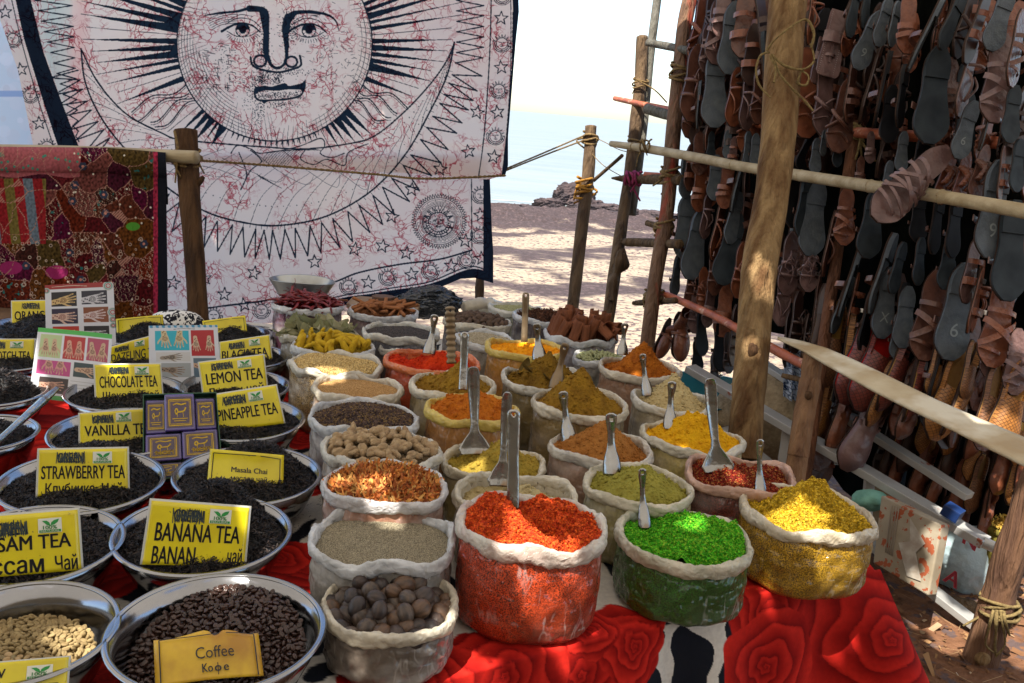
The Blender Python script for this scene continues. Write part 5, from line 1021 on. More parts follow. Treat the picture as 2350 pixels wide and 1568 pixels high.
sgn([(348,1149),(572,1166),(560,1300),(326,1296)],'banana','yellow sign reading BANANA TEA in the heaped bowl behind the roasted coffee',[('BANANA TEA',.08,.33,.93,.62,.008),('BANAN',.08,.70,.50,.98,.008),('чай',.82,.70,.97,.95,.02)],seed=1,stp=(.24,.10,.54,.30))
sgn([(90,1033),(292,1029),(294,1140),(86,1142)],'straw','yellow sign reading STRAWBERRY TEA in tea leaves',[('STRAWBERRY TEA',.03,.34,.97,.62,.008),('Клубника',.08,.70,.62,1.0,.02),('Чай',.70,.70,.94,.98,.02)],seed=2,stp=(.20,.07,.50,.28))
sgn([(-72,1190),(178,1170),(187,1308),(-72,1330)],'assam','yellow sign reading ASSAM TEA at the left edge',[('ASSAM TEA',.05,.36,.92,.60,.008),('Ассам',.05,.68,.66,.98,.02),('Чай',.76,.72,.97,.98,.02)],seed=3,badge=(.62,.10,.84,.34),stp=(.24,.12,.52,.34))
sgn([(482,1030),(652,1045),(650,1128),(474,1118)],'masala','curled yellow sign reading Masala Chai',[('Masala Chai',.30,.42,.78,.56,.01),('масала чай',.30,.64,.78,.78,.01)],stamp=False,curve=.008,chai=True,border=True,seed=4)
sgn([(352,1462),(592,1442),(606,1545),(356,1572)],'coffee','torn orange-yellow sign reading Coffee on the roasted beans',[('Coffee',.38,.34,.74,.58,.006),('Ko',.43,.68,.53,.86,.01),('o',.545,.74,.61,.86,.01),('l',.574,.68,.582,.93,.01),('e',.63,.74,.68,.86,.01)],stamp=False,curve=.0098,chai=True,mat=old,border=True,seed=7,tilt=54,low=.035)
sgn([(-85,1528),(158,1508),(150,1605),(-95,1625)],'green','pale yellow sign cut by the frame in the bowl of green coffee',[('RAW',.12,.16,.40,.38,.008),('COFFEE',.10,.58,.92,.98,.008)],stamp=True,seed=8,tilt=35,low=.03,badge=(.60,.14,.85,.46),stp=(-.3,-.3,-.29,-.29)) if 0 else sgn([(-85,1528),(158,1508),(150,1605),(-95,1625)],'green','pale yellow sign cut by the frame in the bowl of green coffee',[('RAW',.12,.16,.40,.38,.008),('COFFEE',.10,.58,.92,.98,.008)],stamp=True,seed=8,tilt=35,low=.03,badge=(.60,.14,.85,.46),stp=(.02,.16,.08,.30))
sgn([(183,950),(345,938),(350,1018),(184,1022)],'vanilla','yellow sign reading VANILLA TEA left of the soap box',[('VANILLA TEA',.06,.40,1.02,.72,.008)],seed=9,badge=(.50,.05,.72,.33),stp=(.18,.10,.46,.33))
sgn([(484,908),(633,885),(652,972),(496,992)],'pine','tilted yellow sign reading PINEAPPLE TEA right of the soap box',[('PINEAPPLE TEA',.05,.42,.95,.72,.008)],seed=10,badge=(.55,.07,.77,.32),stp=(.17,.10,.5,.32))
sgn([(217,838),(367,836),(373,915),(221,920)],'choc','yellow sign reading CHOCOLATE TEA',[('CHOCOLATE TEA',.06,.32,.94,.65,.008),('Шоколад чай',.10,.75,.95,1.02,.02)],seed=11,stp=(.22,.07,.50,.26))
sgn([(457,833),(604,815),(613,893),(468,910)],'lemon','tilted yellow sign reading LEMON TEA',[('LEMON TEA',.07,.35,.96,.68,.008),('Лимон чай',.07,.78,.95,1.05,.02)],seed=12,badge=(.58,.07,.80,.30),stp=(.18,.08,.5,.28))
sgn([(505,786),(617,770),(624,828),(506,832)],'black','yellow sign reading BLACK TEA behind the lemon sign',[('BLACK TEA',.03,.45,.94,.85,.008)],seed=13,badge=(.58,.06,.80,.34),stp=(.18,.12,.48,.40))
sgn([(252,797),(345,772),(347,832),(254,838)],'dazel','curved yellow sign reading DAZELING TEA between the hand photo cards',[('DAZELING TEA',.02,.42,1.25,.80,.008)],seed=14,curve=.006,badge=(.60,.06,.85,.30),stp=(.12,.12,.45,.36))
sgn([(464,737),(563,724),(568,768),(470,778)],'berg','small yellow sign reading Bergamot Chai at the back',[('Bergamot Chai',.10,.45,.88,.68,.01)],stamp=False,chai=True,border=True,seed=15)
sgn([(266,732),(374,722),(376,768),(268,772)],'white','small yellow sign reading White Chai below the textile',[('White Chai',.28,.40,.80,.62,.01)],stamp=False,chai=True,border=True,seed=16,curve=.004)
sgn([(27,692),(118,690),(122,750),(28,752)],'orangeb','yellow sign reading ORANGE under the patchwork textile',[('ORANGE',.06,.38,.92,.72,.008)],seed=17,badge=(1.0,.06,1.2,.3) if 0 else (.78,.74,.98,.98),stp=(.26,.08,.68,.30))
sgn([(-62,780),(79,779),(76,838),(-64,838)],'scotch','yellow sign with the cut word COTCH TEA at the left edge',[('BUTTERSCOTCH TEA',-.15,.46,.95,.80,.008)],seed=18,badge=(.60,.08,.82,.34),stp=(.22,.10,.52,.36))
# ------------------------------------------------------------ mehndi design cards
def hand(cv,x,y,s,ang,skin,inkc,n=4,flip=1):
    ca,sa=math.cos(ang),math.sin(ang); T=lambda u,v:(x+s*(u*ca-v*sa),y+s*(u*sa+v*ca))
    cv.line([T(-1.6,0),T(-.5,0)],s*.62,skin,s*.75); cv.poly([T(-.6,-.42),T(.25,-.5),(T(.3,.45)),T(-.6,.42)],skin)
    for k,(v0,l) in enumerate([(-.38,.85),(-.13,1.05),(.12,1.0),(.36,.75)]): cv.line([T(.2,v0),T(.2+l*.5,v0*1.25),T(.2+l,v0*1.5)],s*.21,skin,s*.14)
    cv.line([T(-.3,.4*flip),T(.15,.8*flip),T(.5,.95*flip)],s*.24,skin,s*.15)
    for k in range(3): cv.ring(*T(-.15,0),s*(.12+.1*k),s*.05,inkc,n=14)
    for k in range(5): u,v=-1.3+.2*k,.15*math.sin(k*2.); cv.disc(*T(u,v),s*.09,inkc)
    for v0 in(-.38,-.13,.12,.36):
        for l in(.45,.6,.75): cv.disc(*T(.1+l,v0*1.35),s*.05,inkc)
def card(C,base,label,cells,bgc,head,tilt,hc,extra=None,W_=100,H_=110):
    cvp=Cv(0,0,W_,H_,4,bgc)
    for (x0_,y0_,x1_,y1_,c,hs) in cells:
        cvp.poly([(x0_,y0_),(x1_,y0_),(x1_,y1_),(x0_,y1_)],c)
        q=cvp.bb(x0_,y0_,x1_,y1_); 
        sub=cvp.A.copy()
        for h_ in hs: hand(cvp,*h_)
        m=np.zeros(cvp.A.shape[:2],bool); m[int(y0_*4):int(y1_*4)+1,int(x0_*4):int(x1_*4)+1]=True; cvp.A[~m]=sub[~m]
    if extra: extra(cvp)
    Q=quadpx(C,base,tilt); root=empty('design_card',tuple((Q[2]+Q[3])/2),label,'card','cards with photos of henna hands')
    U,Vv=np.meshgrid(np.linspace(0,1,200),np.linspace(0,1,200),indexing='ij'); n=np.cross(Q[1]-Q[0],Q[3]-Q[0]); n/=np.linalg.norm(n); n=n if n@(CP-Q[0])>0 else -n
    P=quadmap(Q,U.ravel(),Vv.ravel())+n*(hc*np.sin(U*3.1)).ravel()[:,None]; solid(mk('printed_sheet',P,gridf(200,200),pm('glossy_card',(1,1,1),None,attr=True,rough=.3,coat=.3),root,col=cvp.at(U.ravel()*W_,Vv.ravel()*H_)),.0015)
    return root,Q
SK=(.55,.36,.24);HK=(.12,.04,.02);WH=(.66,.68,.74);BK=(.012,.012,.018)
def ex1(c):
    c.poly([(0,0),(100,0),(100,8),(0,8)],(.32,.02,.02)); c.curve([(10,4),(40,3),(60,5)],1.,(.6,.45,.4)); 
    for x,y,r in((92,6,8),(2,10,5),(97,50,8),(97,62,6),(97,72,5)): c.disc(x,y,r,(.5,.5,.5)); c.ring(x,y,r*.7,1.2,(.06,.3,.25)); c.ring(x,y,r*.4,1.2,(.4,.03,.04))
card([(103,655),(260,647),(267,800),(106,800)],onz(180,775,ZT+.12)+np.array([0,-.03,0]),'upright card with six henna hand photos and red heading, in front of the textile',
 [(9,13,45,38,BK,[(28,27,13,-.2,(.60,.42,.18),HK)]),(52,13,90,36,(.02,.02,.04),[(70,27,14,-.1,(.55,.55,.60),(.05,.05,.06))]),(9,42,46,68,(.02,.015,.05),[(26,56,14,.05,(.6,.42,.34),(.2,.05,.05))]),(54,41,91,66,(.22,.06,.02),[(70,54,13,-.1,(.6,.5,.5),(.3,.1,.08))]),(10,72,47,95,(.45,.03,.02),[(28,86,12,0,SK,HK)]),(54,72,91,95,BK,[(72,86,12,.1,(.5,.5,.55),BK)])],WH,0,16,.003,ex1)
def ex2(c):
    c.poly([(0,0),(100,0),(100,7),(0,7)],(.06,.42,.07)); c.poly([(0,103),(100,103),(100,110),(0,110)],(.06,.42,.07)); 
    for k in range(4): c.line([(50,78+k*5),(90,78+k*5)],.7,(.3,.3,.3))
card([(88,752),(258,768),(246,935),(66,912)],onz(170,922,ZT+.06),'leaning card with five henna hand photos and a green stripe, left of the chocolate sign',
 [(5,10,33,46,(.45,.55,.28),[(13,33,9,1.5,SK,HK),(24,33,9,1.55,SK,HK,4,-1)]),(36,10,64,46,(.42,.02,.02),[(44,33,9,1.5,(.6,.3,.22),HK),(56,33,9,1.6,(.6,.3,.22),HK,4,-1)]),(67,9,96,44,(.40,.06,.12),[(75,32,9,1.4,SK,HK),(87,32,9,1.7,SK,HK,4,-1)]),(5,50,48,72,(.48,.05,.22),[(20,58,10,1.4,(.6,.3,.25),HK),(34,58,10,1.7,(.6,.3,.25),HK,4,-1)]),(52,49,96,71,(.02,.05,.06),[(72,60,10,0,SK,HK)]),(10,76,47,100,(.03,.015,.015),[(28,88,11,0,(.5,.28,.2),HK)])],WH,0,30,.005,ex2)
def ex3(c):
    for k in range(24): c.disc(k*4.3,1.5,3,(.05,.28,.5) if k%2 else (.5,.6,.7)); 
    c.curve([(36,7),(50,6),(66,7)],1.,(.1,.1,.1))
card([(341,748),(499,746),(508,885),(343,885)],onz(420,870,ZT+.09)+np.array([0,-.02,0]),'card with blue and red henna photos standing between the lemon and dazeling signs',
 [(9,10,57,46,(.02,.42,.55),[(23,26,12,1.45,(.6,.5,.3),(.25,.12,.05)),(43,26,12,1.65,(.6,.5,.3),(.25,.12,.05),4,-1)]),(60,9,94,56,(.42,.01,.02),[(67,36,9,1.5,(.6,.42,.3),(.08,.05,.03)),(86,36,9,1.6,(.6,.42,.3),(.08,.05,.008),4,-1)]),(10,49,58,66,(.6,.6,.6),[(34,58,10,-.1,(.3,.25,.2),BK)]),(8,69,58,95,(.35,.38,.4),[(34,82,12,.1,(.3,.22,.16),BK)]),(62,60,95,95,(.10,.16,.22),[(80,78,12,.3,SK,HK)])],WH,0,18,.002,ex3)
# ------------------------------------------------------------ box of purple soap packets
Qb=quadpx([(330,908),(495,903),(509,1085),(330,1102)],onz(420,1095,ZT+.05),34); rb=empty('soap_box',tuple((Qb[2]+Qb[3])/2),'open dark green card box holding six purple wrapped packets','box')
nb=np.cross(Qb[1]-Qb[0],Qb[3]-Qb[0]); nb/=np.linalg.norm(nb); nb=nb if nb@(CP-Qb[0])>0 else -nb
bxm=pm('green_card',(.03,.10,.05),rough=.5)
def slab(Q,u0,v0,u1,v1,z0,z1):
    a=[quadmap(Q,[u0,u1,u1,u0],[v0,v0,v1,v1],0)+nb*z for z in(z0,z1)]; return np.vstack(a),np.array([(3,2,1,0),(4,5,6,7),(0,1,5,4),(1,2,6,5),(2,3,7,6),(3,0,4,7)])
V,f=slab(Qb,-.01,-.01,1.01,1.01,-.034,-.030); mk('box_back',V,f,bxm,rb,False)
for (a,b,c,d) in((-.012,-.012,0,1.012),(1,-.012,1.012,1.012),(0,-.012,1,0),(0,1,1,1.012)): V,f=slab(Qb,a,b,c,d,-.030,.004); mk('box_side',V,f,bxm,rb,False)
pur=pm('purple_wrap',(.10,.07,.30),(.05,.03,.11),sc=20,rough=.12,coat=1.,bump=.5,bsc=45,bdist=.004); dpk=pm('dark_purple_print',(.045,.012,.05),(.03,.01,.045),sc=20,rough=.25,coat=.8); gold=pm('gold_print',(.55,.36,.008),(.4,.25,.02),sc=80,rough=.35,metal=.4)
cells_=[(0.02,.05,.30,.46,-.006),(.28,.01,.69,.46,.012),(.70,.05,.98,.44,-.006),(.02,.48,.49,.80,.004),(.50,.46,.98,.80,.005),(.03,.82,.49,.99,-.004)]
for i,(a,b,c,d,zz) in enumerate(cells_):
    r_=empty('soap_packet',tuple(quadmap(Qb,[(a+c)/2],[d],zz)[0]),['left upper purple packet sunk in the box','raised purple packet with gold lion print at top centre','right upper purple packet sunk in the box','purple packet at middle left of the box','purple packet at middle right with crinkled film','lowest purple packet partly hidden by the bowl'][i],'soap','purple packets in the green box')
    V,f=slab(Qb,a,b,c,d,-.028,zz); bev(mk('wrapped_block',V,f,pur,r_,False),.003,3)
    V,f=slab(Qb,a+(c-a)*.07,b+(d-b)*.08,c-(c-a)*.07,d-(d-b)*.08,zz,zz+.0006); pf_=mk('printed_face',V,f,dpk,r_,False)
    def gp(P,wd): 
        L=[]
        for p,q in zip(P[:-1],P[1:]):
            p=np.array(p);q=np.array(q);t=q-p;pn=np.array([-t[1],t[0]])/(np.linalg.norm(t)+1e-9)*wd; L.append(np.array([p-pn,q-pn,q+pn,p+pn]))
        U=np.vstack(L); V=quadmap(Qb,a+U[:,0]*(c-a),b+U[:,1]*(d-b))+nb*(zz+.0012+np.repeat(np.arange(len(L))*1e-5,4))[:,None]; return V,np.array([(4*k,4*k+1,4*k+2,4*k+3) for k in range(len(L))])
    GP=[gp([(.14,.16),(.86,.16),(.86,.86),(.14,.86),(.14,.16)],.014),gp([(.18,.2),(.82,.2),(.82,.82),(.18,.82),(.18,.2)],.007),gp([(.28,.30),(.40,.26),(.55,.30),(.72,.27)],.02),gp([(.38,.40),(.34,.48),(.38,.56),(.44,.50),(.42,.42),(.38,.40)],.02),gp([(.44,.50),(.60,.49),(.66,.46),(.70,.38)],.022),gp([(.42,.52),(.41,.64)],.008),gp([(.60,.50),(.62,.64)],.008),gp([(.25,.68),(.75,.68)],.012),gp([(.3,.74),(.7,.74)],.010)]
    V,f=join([(g[0]+nb*.00005*k,g[1]) for k,g in enumerate(GP)]); mk('gold_emblem',V,f,gold,r_,False).parent=pf_
    if i in(3,4,5):
        V,f=textmesh('LION',.02); x0,x1=V[:,0].min(),V[:,0].max(); y0,y1=V[:,1].min(),V[:,1].max(); U=.78-(V[:,0]-x0)/(x1-x0)*.5; T=.62+(V[:,1]-y0)/(y1-y0)*.16; V=quadmap(Qb,a+U*(c-a),b+T*(d-b),0)+nb*(zz+.0030); mk('lettering',V,f,gold,r_,False).parent=pf_
# ------------------------------------------------------------ scoop with hammered handle lying over the left bowl
p0,p1=onz(131,892,ZT+.17),onz(-60,1062,ZT+.125); V,f=tube([p0,p0*.8+p1*.2,(p0+p1)/2,p1],[.006,.011,.009,.006],14,40,.05,2); r_=empty('bowl_scoop',tuple(p1),'long hammered steel scoop handle lying over the left bowl','scoop'); mk('handle',V,f,steel,r_)
V,f=lathe([(.001,0),(.02,.003),(.035,.014),(.036,.008),(.034,.008),(.019,.006),(.001,.003)],40,tuple(p1+np.array([-.04,-.03,-.012]))); mk('scoop_head',V,f,steel,r_)
# zebra bundle and blue clip behind white chai bowl
c=onz(395,742,ZT+.1); V,f=ICO3; V=V*np.array([.10,.06,.055])*(1+.12*fbm(V[:,0]*3,V[:,2]*3+V[:,1],8))[:,None]+c+np.array([0,.05,-.02]); m_=pm('zebra_cloth',(.75,.74,.70),(.012,.013,.02),sc=42,rough=.8,lo=.5,hi=.52,dist=1.2); tag(mk('cloth_bundle',V,f,m_),'black and white patterned cloth bundle behind the blue henna card','cloth')
# ------------------------------------------------------------ scale pan, weighing tray, black bag
c=onz(697,650,ZT+.34); c=W(695,655,3.30)
th=np.linspace(0,2*math.pi,80,endpoint=False); prof=[(.115,.055,0),(.10,.045,-.02),(.07,.035,-.06),(.055,.03,-.078),(0.001,.001,-.08)]
k=dep(c)/F; P=[]
for (rx,ry,z) in [(74*k*1.0,.085,.025),(73*k,.083,.022),(62*k,.07,-.012),(48*k,.055,-.055),(40*k,.045,-.078),(.001,.001,-.08)]:
    lip=.016*(z>0)*(np.cos(th)*-1>.0)*(-np.cos(th))**3; P.append(np.stack([c[0]+rx*np.cos(th)*(1+.04*(np.cos(th)<0)),c[1]+ry*np.sin(th),c[2]+z-np.where((z>0),.006*np.abs(np.cos(th))**2,0)],-1))
V=np.stack(P,1).reshape(-1,3); o=mk('scale_pan',V,gridf(80,6,True),pm('pan_steel',(.42,.44,.44),(.28,.28,.27),sc=10,rough=.28,metal=1.)); solid(o,.002); tag(o,'dull steel scale pan standing behind the dried chillies','pan')
V,f=box((c[0],c[1],(c[2]-.08+ZT)/2),(.09,.09,c[2]-.082-ZT)); o=mk('weighing_scale',V,f,pm('dark_scale',(.03,.03,.008),rough=.5),None,False); bev(o,.01,3); tag(o,'dark scale body under the steel pan, hidden by the chilli bag','scale')
c=W(882,700,3.45); tr=empty('weighing_tray',tuple(c),'worn wooden weighing tray with a round wooden block behind the cinnamon','tray'); wt=pm('worn_wood',(.34,.22,.12),(.18,.12,.07),sc=14,rough=.5,bump=.2)
V,f=prism(np.array([(c[0]+x*.14,c[1]+y*.09) for x,y in[(-1,-.6),(-.8,-1),(.8,-1),(1,-.6),(1,.6),(.8,1),(-.8,1),(-1,.6)]]),c[2]-.012,c[2]+.008); bev(mk('tray_board',V,f,wt,tr,False),.004,2)
V,f=prism(np.array([(c[0]-.005+.047*math.cos(t),c[1]+.035*math.sin(t)) for t in np.linspace(0,6.283,9)[:-1]]),c[2]+.009,c[2]+.036); bev(mk('round_block',V,f,pm('dark_wood',(.12,.06,.035),(.07,.035,.02),sc=20,rough=.5),tr,False),.003,2)
V,f=tube([c+np.array([-.14,-.03,.012]),c+np.array([-.175,-.05,.010]),c+np.array([-.16,-.09,-.03])],[.004,.003],8,12); mk('wire_hook',V,f,pm('rusty_wire',(.2,.08,.04),rough=.6),tr)
V,f=box((c[0],c[1],(c[2]-.014+ZT)/2),(.12,.1,c[2]-.016-ZT)); mk('support',V,f,wt,tr,False)
c=W(992,690,3.55); V,f=ico(5); d=1+.30*np.abs(fbm(V[:,0]*2+1,V[:,1]*2+V[:,2]*2,33,5,.62))-.12*np.abs(fbm(V[:,0]*5,V[:,2]*5,34,3)); V=V*d[:,None]*np.array([.118,.08,.058])+c+np.array([0,0,-.005]); tag(mk('plastic_bag',V,f,pm('black_plastic',(.012,.016,.022),rough=.16,bump=.9,bsc=16,spec=.8,bdist=.03)),'crumpled shiny black plastic bag behind the cardamom bag','bag')
# tea spills
def spill(n,spots,sz,name,lab,cols):
    P=[]; 
    for x,y,s in spots: q=onz(x,y,ZT); P+= [(q[0]+rng.normal(0,s),q[1]+rng.normal(0,s),ZT+.010) for _ in range(n)]
    P=np.array(P); ok=np.array([ (p[0]-A[0])*Bn[0]+(p[1]-A[1])*Bn[1]>.01 for p in P]); P=P[ok]; m=len(P)
    v,f,C=scat(SH[0],SH[1],P,rotflat(m,.15),sz*rng.uniform(.4,1.2,(m,1))*np.ones((1,3)),np.array(cols)[rng.integers(0,len(cols),m)]); tag(mk(name,v,f,MT['tea_leaf'],col=C,smooth=False),lab,'tea',kind='stuff')
FLC=[(.62,.07,.01),(.5,.05,.01)]
spill(22,[(1440,1440,.03),(1400,1470,.02),(1100,1500,.03)],.0016,'spilled_crumbs','orange-red crumbs spilled beside the largest bag',FLC)
spill(30,[(1740,1370,.02),(1720,1385,.02),(1690,1370,.02)],.0018,'spilled_crumbs','yellow crumbs spilled between the green and yellow bags',[(.7,.45,.02),(.6,.36,.02)])
spill(120,[(680,1150,.05),(650,1220,.05),(720,1090,.04),(200,1330,.05),(380,1140,.008)],.004,'spilled_tea','spilled tea crumbs on the cloth between bowls and bags',TC)
# ------------------------------------------------------------ poles, rails, ropes
def wood(name,c1,c2,st=(3,3,.25),c3=None): return pm(name,c1,c2,sc=9,stretch=st,rough=.85,bump=1.,bsc=22,c3=c3,sc3=5,lo3=.54,hi3=.66,bdist=.025)
wgrey=wood('weathered_wood',(.17,.11,.06),(.075,.048,.03)); wdark=wood('dark_wood_post',(.11,.058,.028),(.045,.024,.014)); wpole=wood('pale_pole',(.32,.21,.10),(.15,.08,.035),(3,3,.6),c3=(.10,.05,.022))
wbam=wood('grey_bamboo',(.17,.16,.13),(.10,.09,.07)); wred=wood('red_brown_wood',(.22,.13,.08),(.13,.075,.05),c3=(.32,.05,.03)); wpale=pm('pale_bamboo',(.46,.38,.25),(.30,.23,.13),sc=7,stretch=(.4,3,3),rough=.55,bump=.3,bsc=30); wor=pm('painted_orange_wood',(.50,.13,.05),(.28,.075,.04),sc=8,stretch=(.5,3,3),rough=.5,bump=.3,bsc=30,c3=(.55,.30,.2),sc3=12)
rope_m=pm('coir_twine',(.26,.17,.07),(.12,.08,.04),sc=120,rough=.95,bump=1.,bsc=200,bdist=.003)
def pxw(wpx,Z): return wpx/2*Z/F
def pole(name,pts,label,cat,mat,parts=None,n=18,wob=.035,seed=1,nseg=60,grp=None,extend=None):
    """pts: (x,y,Z,width px)"""
    P=[W(x,y,Z) for x,y,Z,_ in pts]; R=[pxw(w_,Z) for _,_,Z,w_ in pts]
    if extend: # continue to the ground
        d=P[-1]-P[-2]; t=(P[-1][2]-(float(gz(P[-1][0],P[-1][1]))-.06))/-d[2]
        if t>0: P.append(P[-1]+d*t); R.append(R[-1]*1.05)
    root=empty(name,tuple(P[-1]),label,cat,grp); 
    L=np.concatenate([[0],np.cumsum([np.linalg.norm(P[i+1]-P[i]) for i in range(len(P)-1)])]); Ps=sm(P,nseg); Rs=np.interp(np.linspace(0,1,nseg),np.linspace(0,1,len(R)),R)
    V,f=tube(Ps,Rs,n,None,wob,seed); mk('trunk' if 'post' in name or 'pole' in name else 'cane',V,f,mat,root)
    return root,Ps,Rs
def tie(root,p,r,ax=(0,0,1),turns=4,h=.05,seed=0,rr=.0035,tails=2,mat=None):
    g=np.random.default_rng(seed); ax=np.array(ax,float); ax/=np.linalg.norm(ax); a=np.cross(ax,[.3,.9,.1]); a/=np.linalg.norm(a); b=np.cross(ax,a); P=[]
    t=np.linspace(0,turns*2*math.pi,turns*16); pts=[p+a*math.cos(x)*(r+rr+.003*math.sin(x*.7+seed))+b*math.sin(x)*(r+rr+.003*math.sin(x*.7+seed))+ax*(h*(i/len(t)-.5)+.008*math.sin(x*1.3+seed)) for i,x in enumerate(t)]
    P.append(tube(pts,rr,6))
    for k in range(tails):
        s=p+a*math.cos(k*2.+3.9)*(r+rr)+b*math.sin(k*2.+3.9)*(r+rr); q=[s,s+np.array([g.normal(0,.015),-.02,-.02]),s+np.array([g.normal(0,.03),-.02,-.05-.04*g.random()])]; P.append(tube(q,[rr,rr*.6],6,10))
    P.append((ICO1[0]*rr*2.6+p+a*math.cos(3.9)*(r+rr)+b*math.sin(3.9)*(r+rr),ICO1[1]))
    V,f=join(P); return mk('twine',V,f,mat or rope_m,root)
# post at the left holding the textile rail
Zl=dep(onY(430,360,3.47))
root,Ps,Rs=pole('wooden_post',[(426,300,Zl,50),(430,370,Zl,50),(436,470,Zl,47),(447,600,Zl+.02,44),(455,735,Zl+.04,45)],'dark brown wooden post with a broken twig stub between textile and tapestry','post',wdark,wob=.03,seed=3,extend=True)
V,f=tube([W(450,425,Zl),W(462,412,Zl-.01),W(466,405,Zl-.01)],[.016,.010,.007],8,8,.1,4); mk('twig_stub',V,f,wdark,root)
tie(root,W(428,362,Zl),pxw(50,Zl)+.002,turns=5,h=.06,seed=1,rr=.005,tails=3)
V,f=tube([W(400,300,Zl-.05),W(408,340,Zl-.06),W(398,350,Zl-.06),(W(405,372,Zl-.06)),W(402,420,Zl-.06)],[.004,.006,.004],6,30,.1,4); mk('loose_twine',V,f,rope_m,root)
root,_,_=pole('bamboo_rail',[(-90,345,Zl-.0,30),(180,350,Zl,30),(452,361,Zl-.07,30)],'pale cut bamboo rail carrying the patchwork textile','rail',wpale,wob=.01)
# rope across the tapestry and to the thin post
def rope(pts,label,rr=.005,tw=.0025,name='rope'):
    P=sm([W(*p) for p in pts],160); L=np.linspace(0,160,160); Q=[]
    for ph in(0,math.pi): Q.append(tube(P+np.stack([tw*np.cos(L*1.4+ph),0*L,tw*np.sin(L*1.4+ph)],1),rr*.7,6))
    V,f=join(Q); tag(mk(name,V,f,rope_m),label,'rope')
zt=dep(onY(700,380,TY-.075)); zt2=dep(onY(980,410,TY-.12))
rope([(452,368,Zl),(620,380,zt),(860,400,zt-.02),(978,410,zt2),(1160,403,zt2+.02)],'brown rope stretched across the tapestry from the left post')
rope([(1160,388,4.0),(1250,350,4.1),(1352,306,4.3)],'upper dark rope from the tapestry corner to the thin post',.004,.002)
rope([(1160,392,4.0),(1250,356,4.1),(1350,318,4.3)],'lower dark rope from the tapestry corner to the thin post',.004,.002)
rope([(1356,312,4.3),(1385,325,4.2),(1425,345,4.1),(1470,352,4.05)],'thin string from the thin post to the leaning posts',.002,.001)
rope([(1352,345,4.3),(1385,380,4.2),(1440,412,4.1)],'thin string from the thin post down to the pointed branch',.002,.001)
rope([(1455,180,4.0),(1500,205,3.95),(1530,235,3.75)],'dark cord sagging between bamboo and red post',.003,.0015)
# posts
root,_,_=pole('wooden_post',[(1356,290,4.3,26),(1350,400,4.3,28),(1338,500,4.3,30),(1320,660,4.3,28),(1312,720,4.3,28)],'thin weathered post standing on the beach between tapestry and ladder rack','post',wgrey,seed=5,extend=True)
tie(root,W(1354,318,4.3),pxw(27,4.3),turns=3,h=.05,seed=2,rr=.006); tie(root,W(1340,430,4.3),pxw(29,4.3),turns=5,h=.10,seed=3,rr=.007,mat=pm('orange_twine',(.45,.22,.03),(.25,.12,.03),sc=60,rough=.9))
V,f=tube([W(1362,415,4.25),W(1400,382,4.2),W(1428,357,4.1)],.009,8,10,.05,2); tag(mk('thin_branch',V,f,wgrey),'thin branch slanting between the thin post and the leaning post','branch')
pole('wooden_post',[(1102,630,4.25,20),(1101,660,4.25,20),(1100,695,4.25,21)],'short post foot seen below the tapestry corner','post',wgrey,seed=6,extend=True)
root,_,_=pole('wooden_post',[(1474,84,4.1,24),(1470,200,4.1,28),(1452,340,4.08,28),(1432,480,4.05,30),(1412,620,4.0,30),(1392,760,3.98,30)],'rough leaning post with split wood near its foot','post',wgrey,wob=.06,seed=7,extend=True)
V,f=tube([W(1432,570,3.97),W(1424,600,3.96),W(1410,640,3.95),W(1404,690,3.95)],[.004,.03,.022,.012],9,24,.25,4); mk('split_splinter',V,f,wgrey,root); tie(root,W(1458,330,4.08),pxw(32,4.08),turns=3,h=.05,seed=9,rr=.005); tie(root,W(1470,190,4.08),pxw(30,4.08),turns=3,h=.04,seed=10,rr=.004)
pole('bamboo_pole',[(1512,-30,4.15,19),(1494,110,4.14,20),(1478,270,4.12,21),(1462,400,4.1,22),(1449,494,4.1,20)],'long grey bamboo tied against the rough leaning post','pole',wbam,wob=.015,seed=8)
root,_,_=pole('wooden_post',[(1590,-30,3.75,32),(1571,60,3.75,33),(1560,160,3.75,34),(1545,300,3.74,34),(1532,480,3.72,33),(1505,640,3.70,34),(1484,800,3.68,34)],'round red-stained post at the left end of the sandal rack','post',wred,seed=11,extend=True)
for y_,x_ in((165,1560),(400,1537),(520,1524),(683,1499)): tie(root,W(x_,y_,3.73),pxw(34,3.73),turns=4,h=.07,seed=y_,rr=.006,tails=2)
def rail(name,pts,label,mat,cat='rail',wob=.03,seed=0,grp=None): return pole(name,pts,label,cat,mat,wob=wob,seed=seed,grp=grp)[0]
rail('bamboo_rung',[(1488,98,3.95,18),(1540,108,3.8,18),(1612,124,3.6,18)],'topmost short dark bamboo rung with a hollow cut end',wbam,'rung')
rail('bamboo_rung',[(1484,250,3.95,24),(1530,263,3.85,24),(1612,285,3.65,24)],'second short thick bamboo rung with a pale cut end',wbam,'rung')
root=rail('wooden_rung',[(1403,409,3.98,3),(1430,410,3.97,16),(1470,411,3.95,23),(1565,414,3.66,25)],'pointed dark branch rung bound with pink cloth',wgrey,'rung'); tie(root,W(1452,410,3.96),pxw(24,3.96),ax=rt,turns=6,h=.07,seed=21,rr=.006,mat=pm('pink_rag',(.38,.06,.14),(.2,.03,.08),sc=40,rough=.9))
rail('wooden_rung',[(1424,553,3.98,10),(1440,556,3.97,20),(1480,557,3.9,21),(1560,561,3.6,22)],'third rung, pale branch cut to a slanting point',wgrey,'rung')
rail('wooden_rung',[(1452,696,3.95,8),(1470,695,3.92,14),(1550,690,3.6,15)],'lowest short grey rung beside the orange rail',wgrey,'rung')
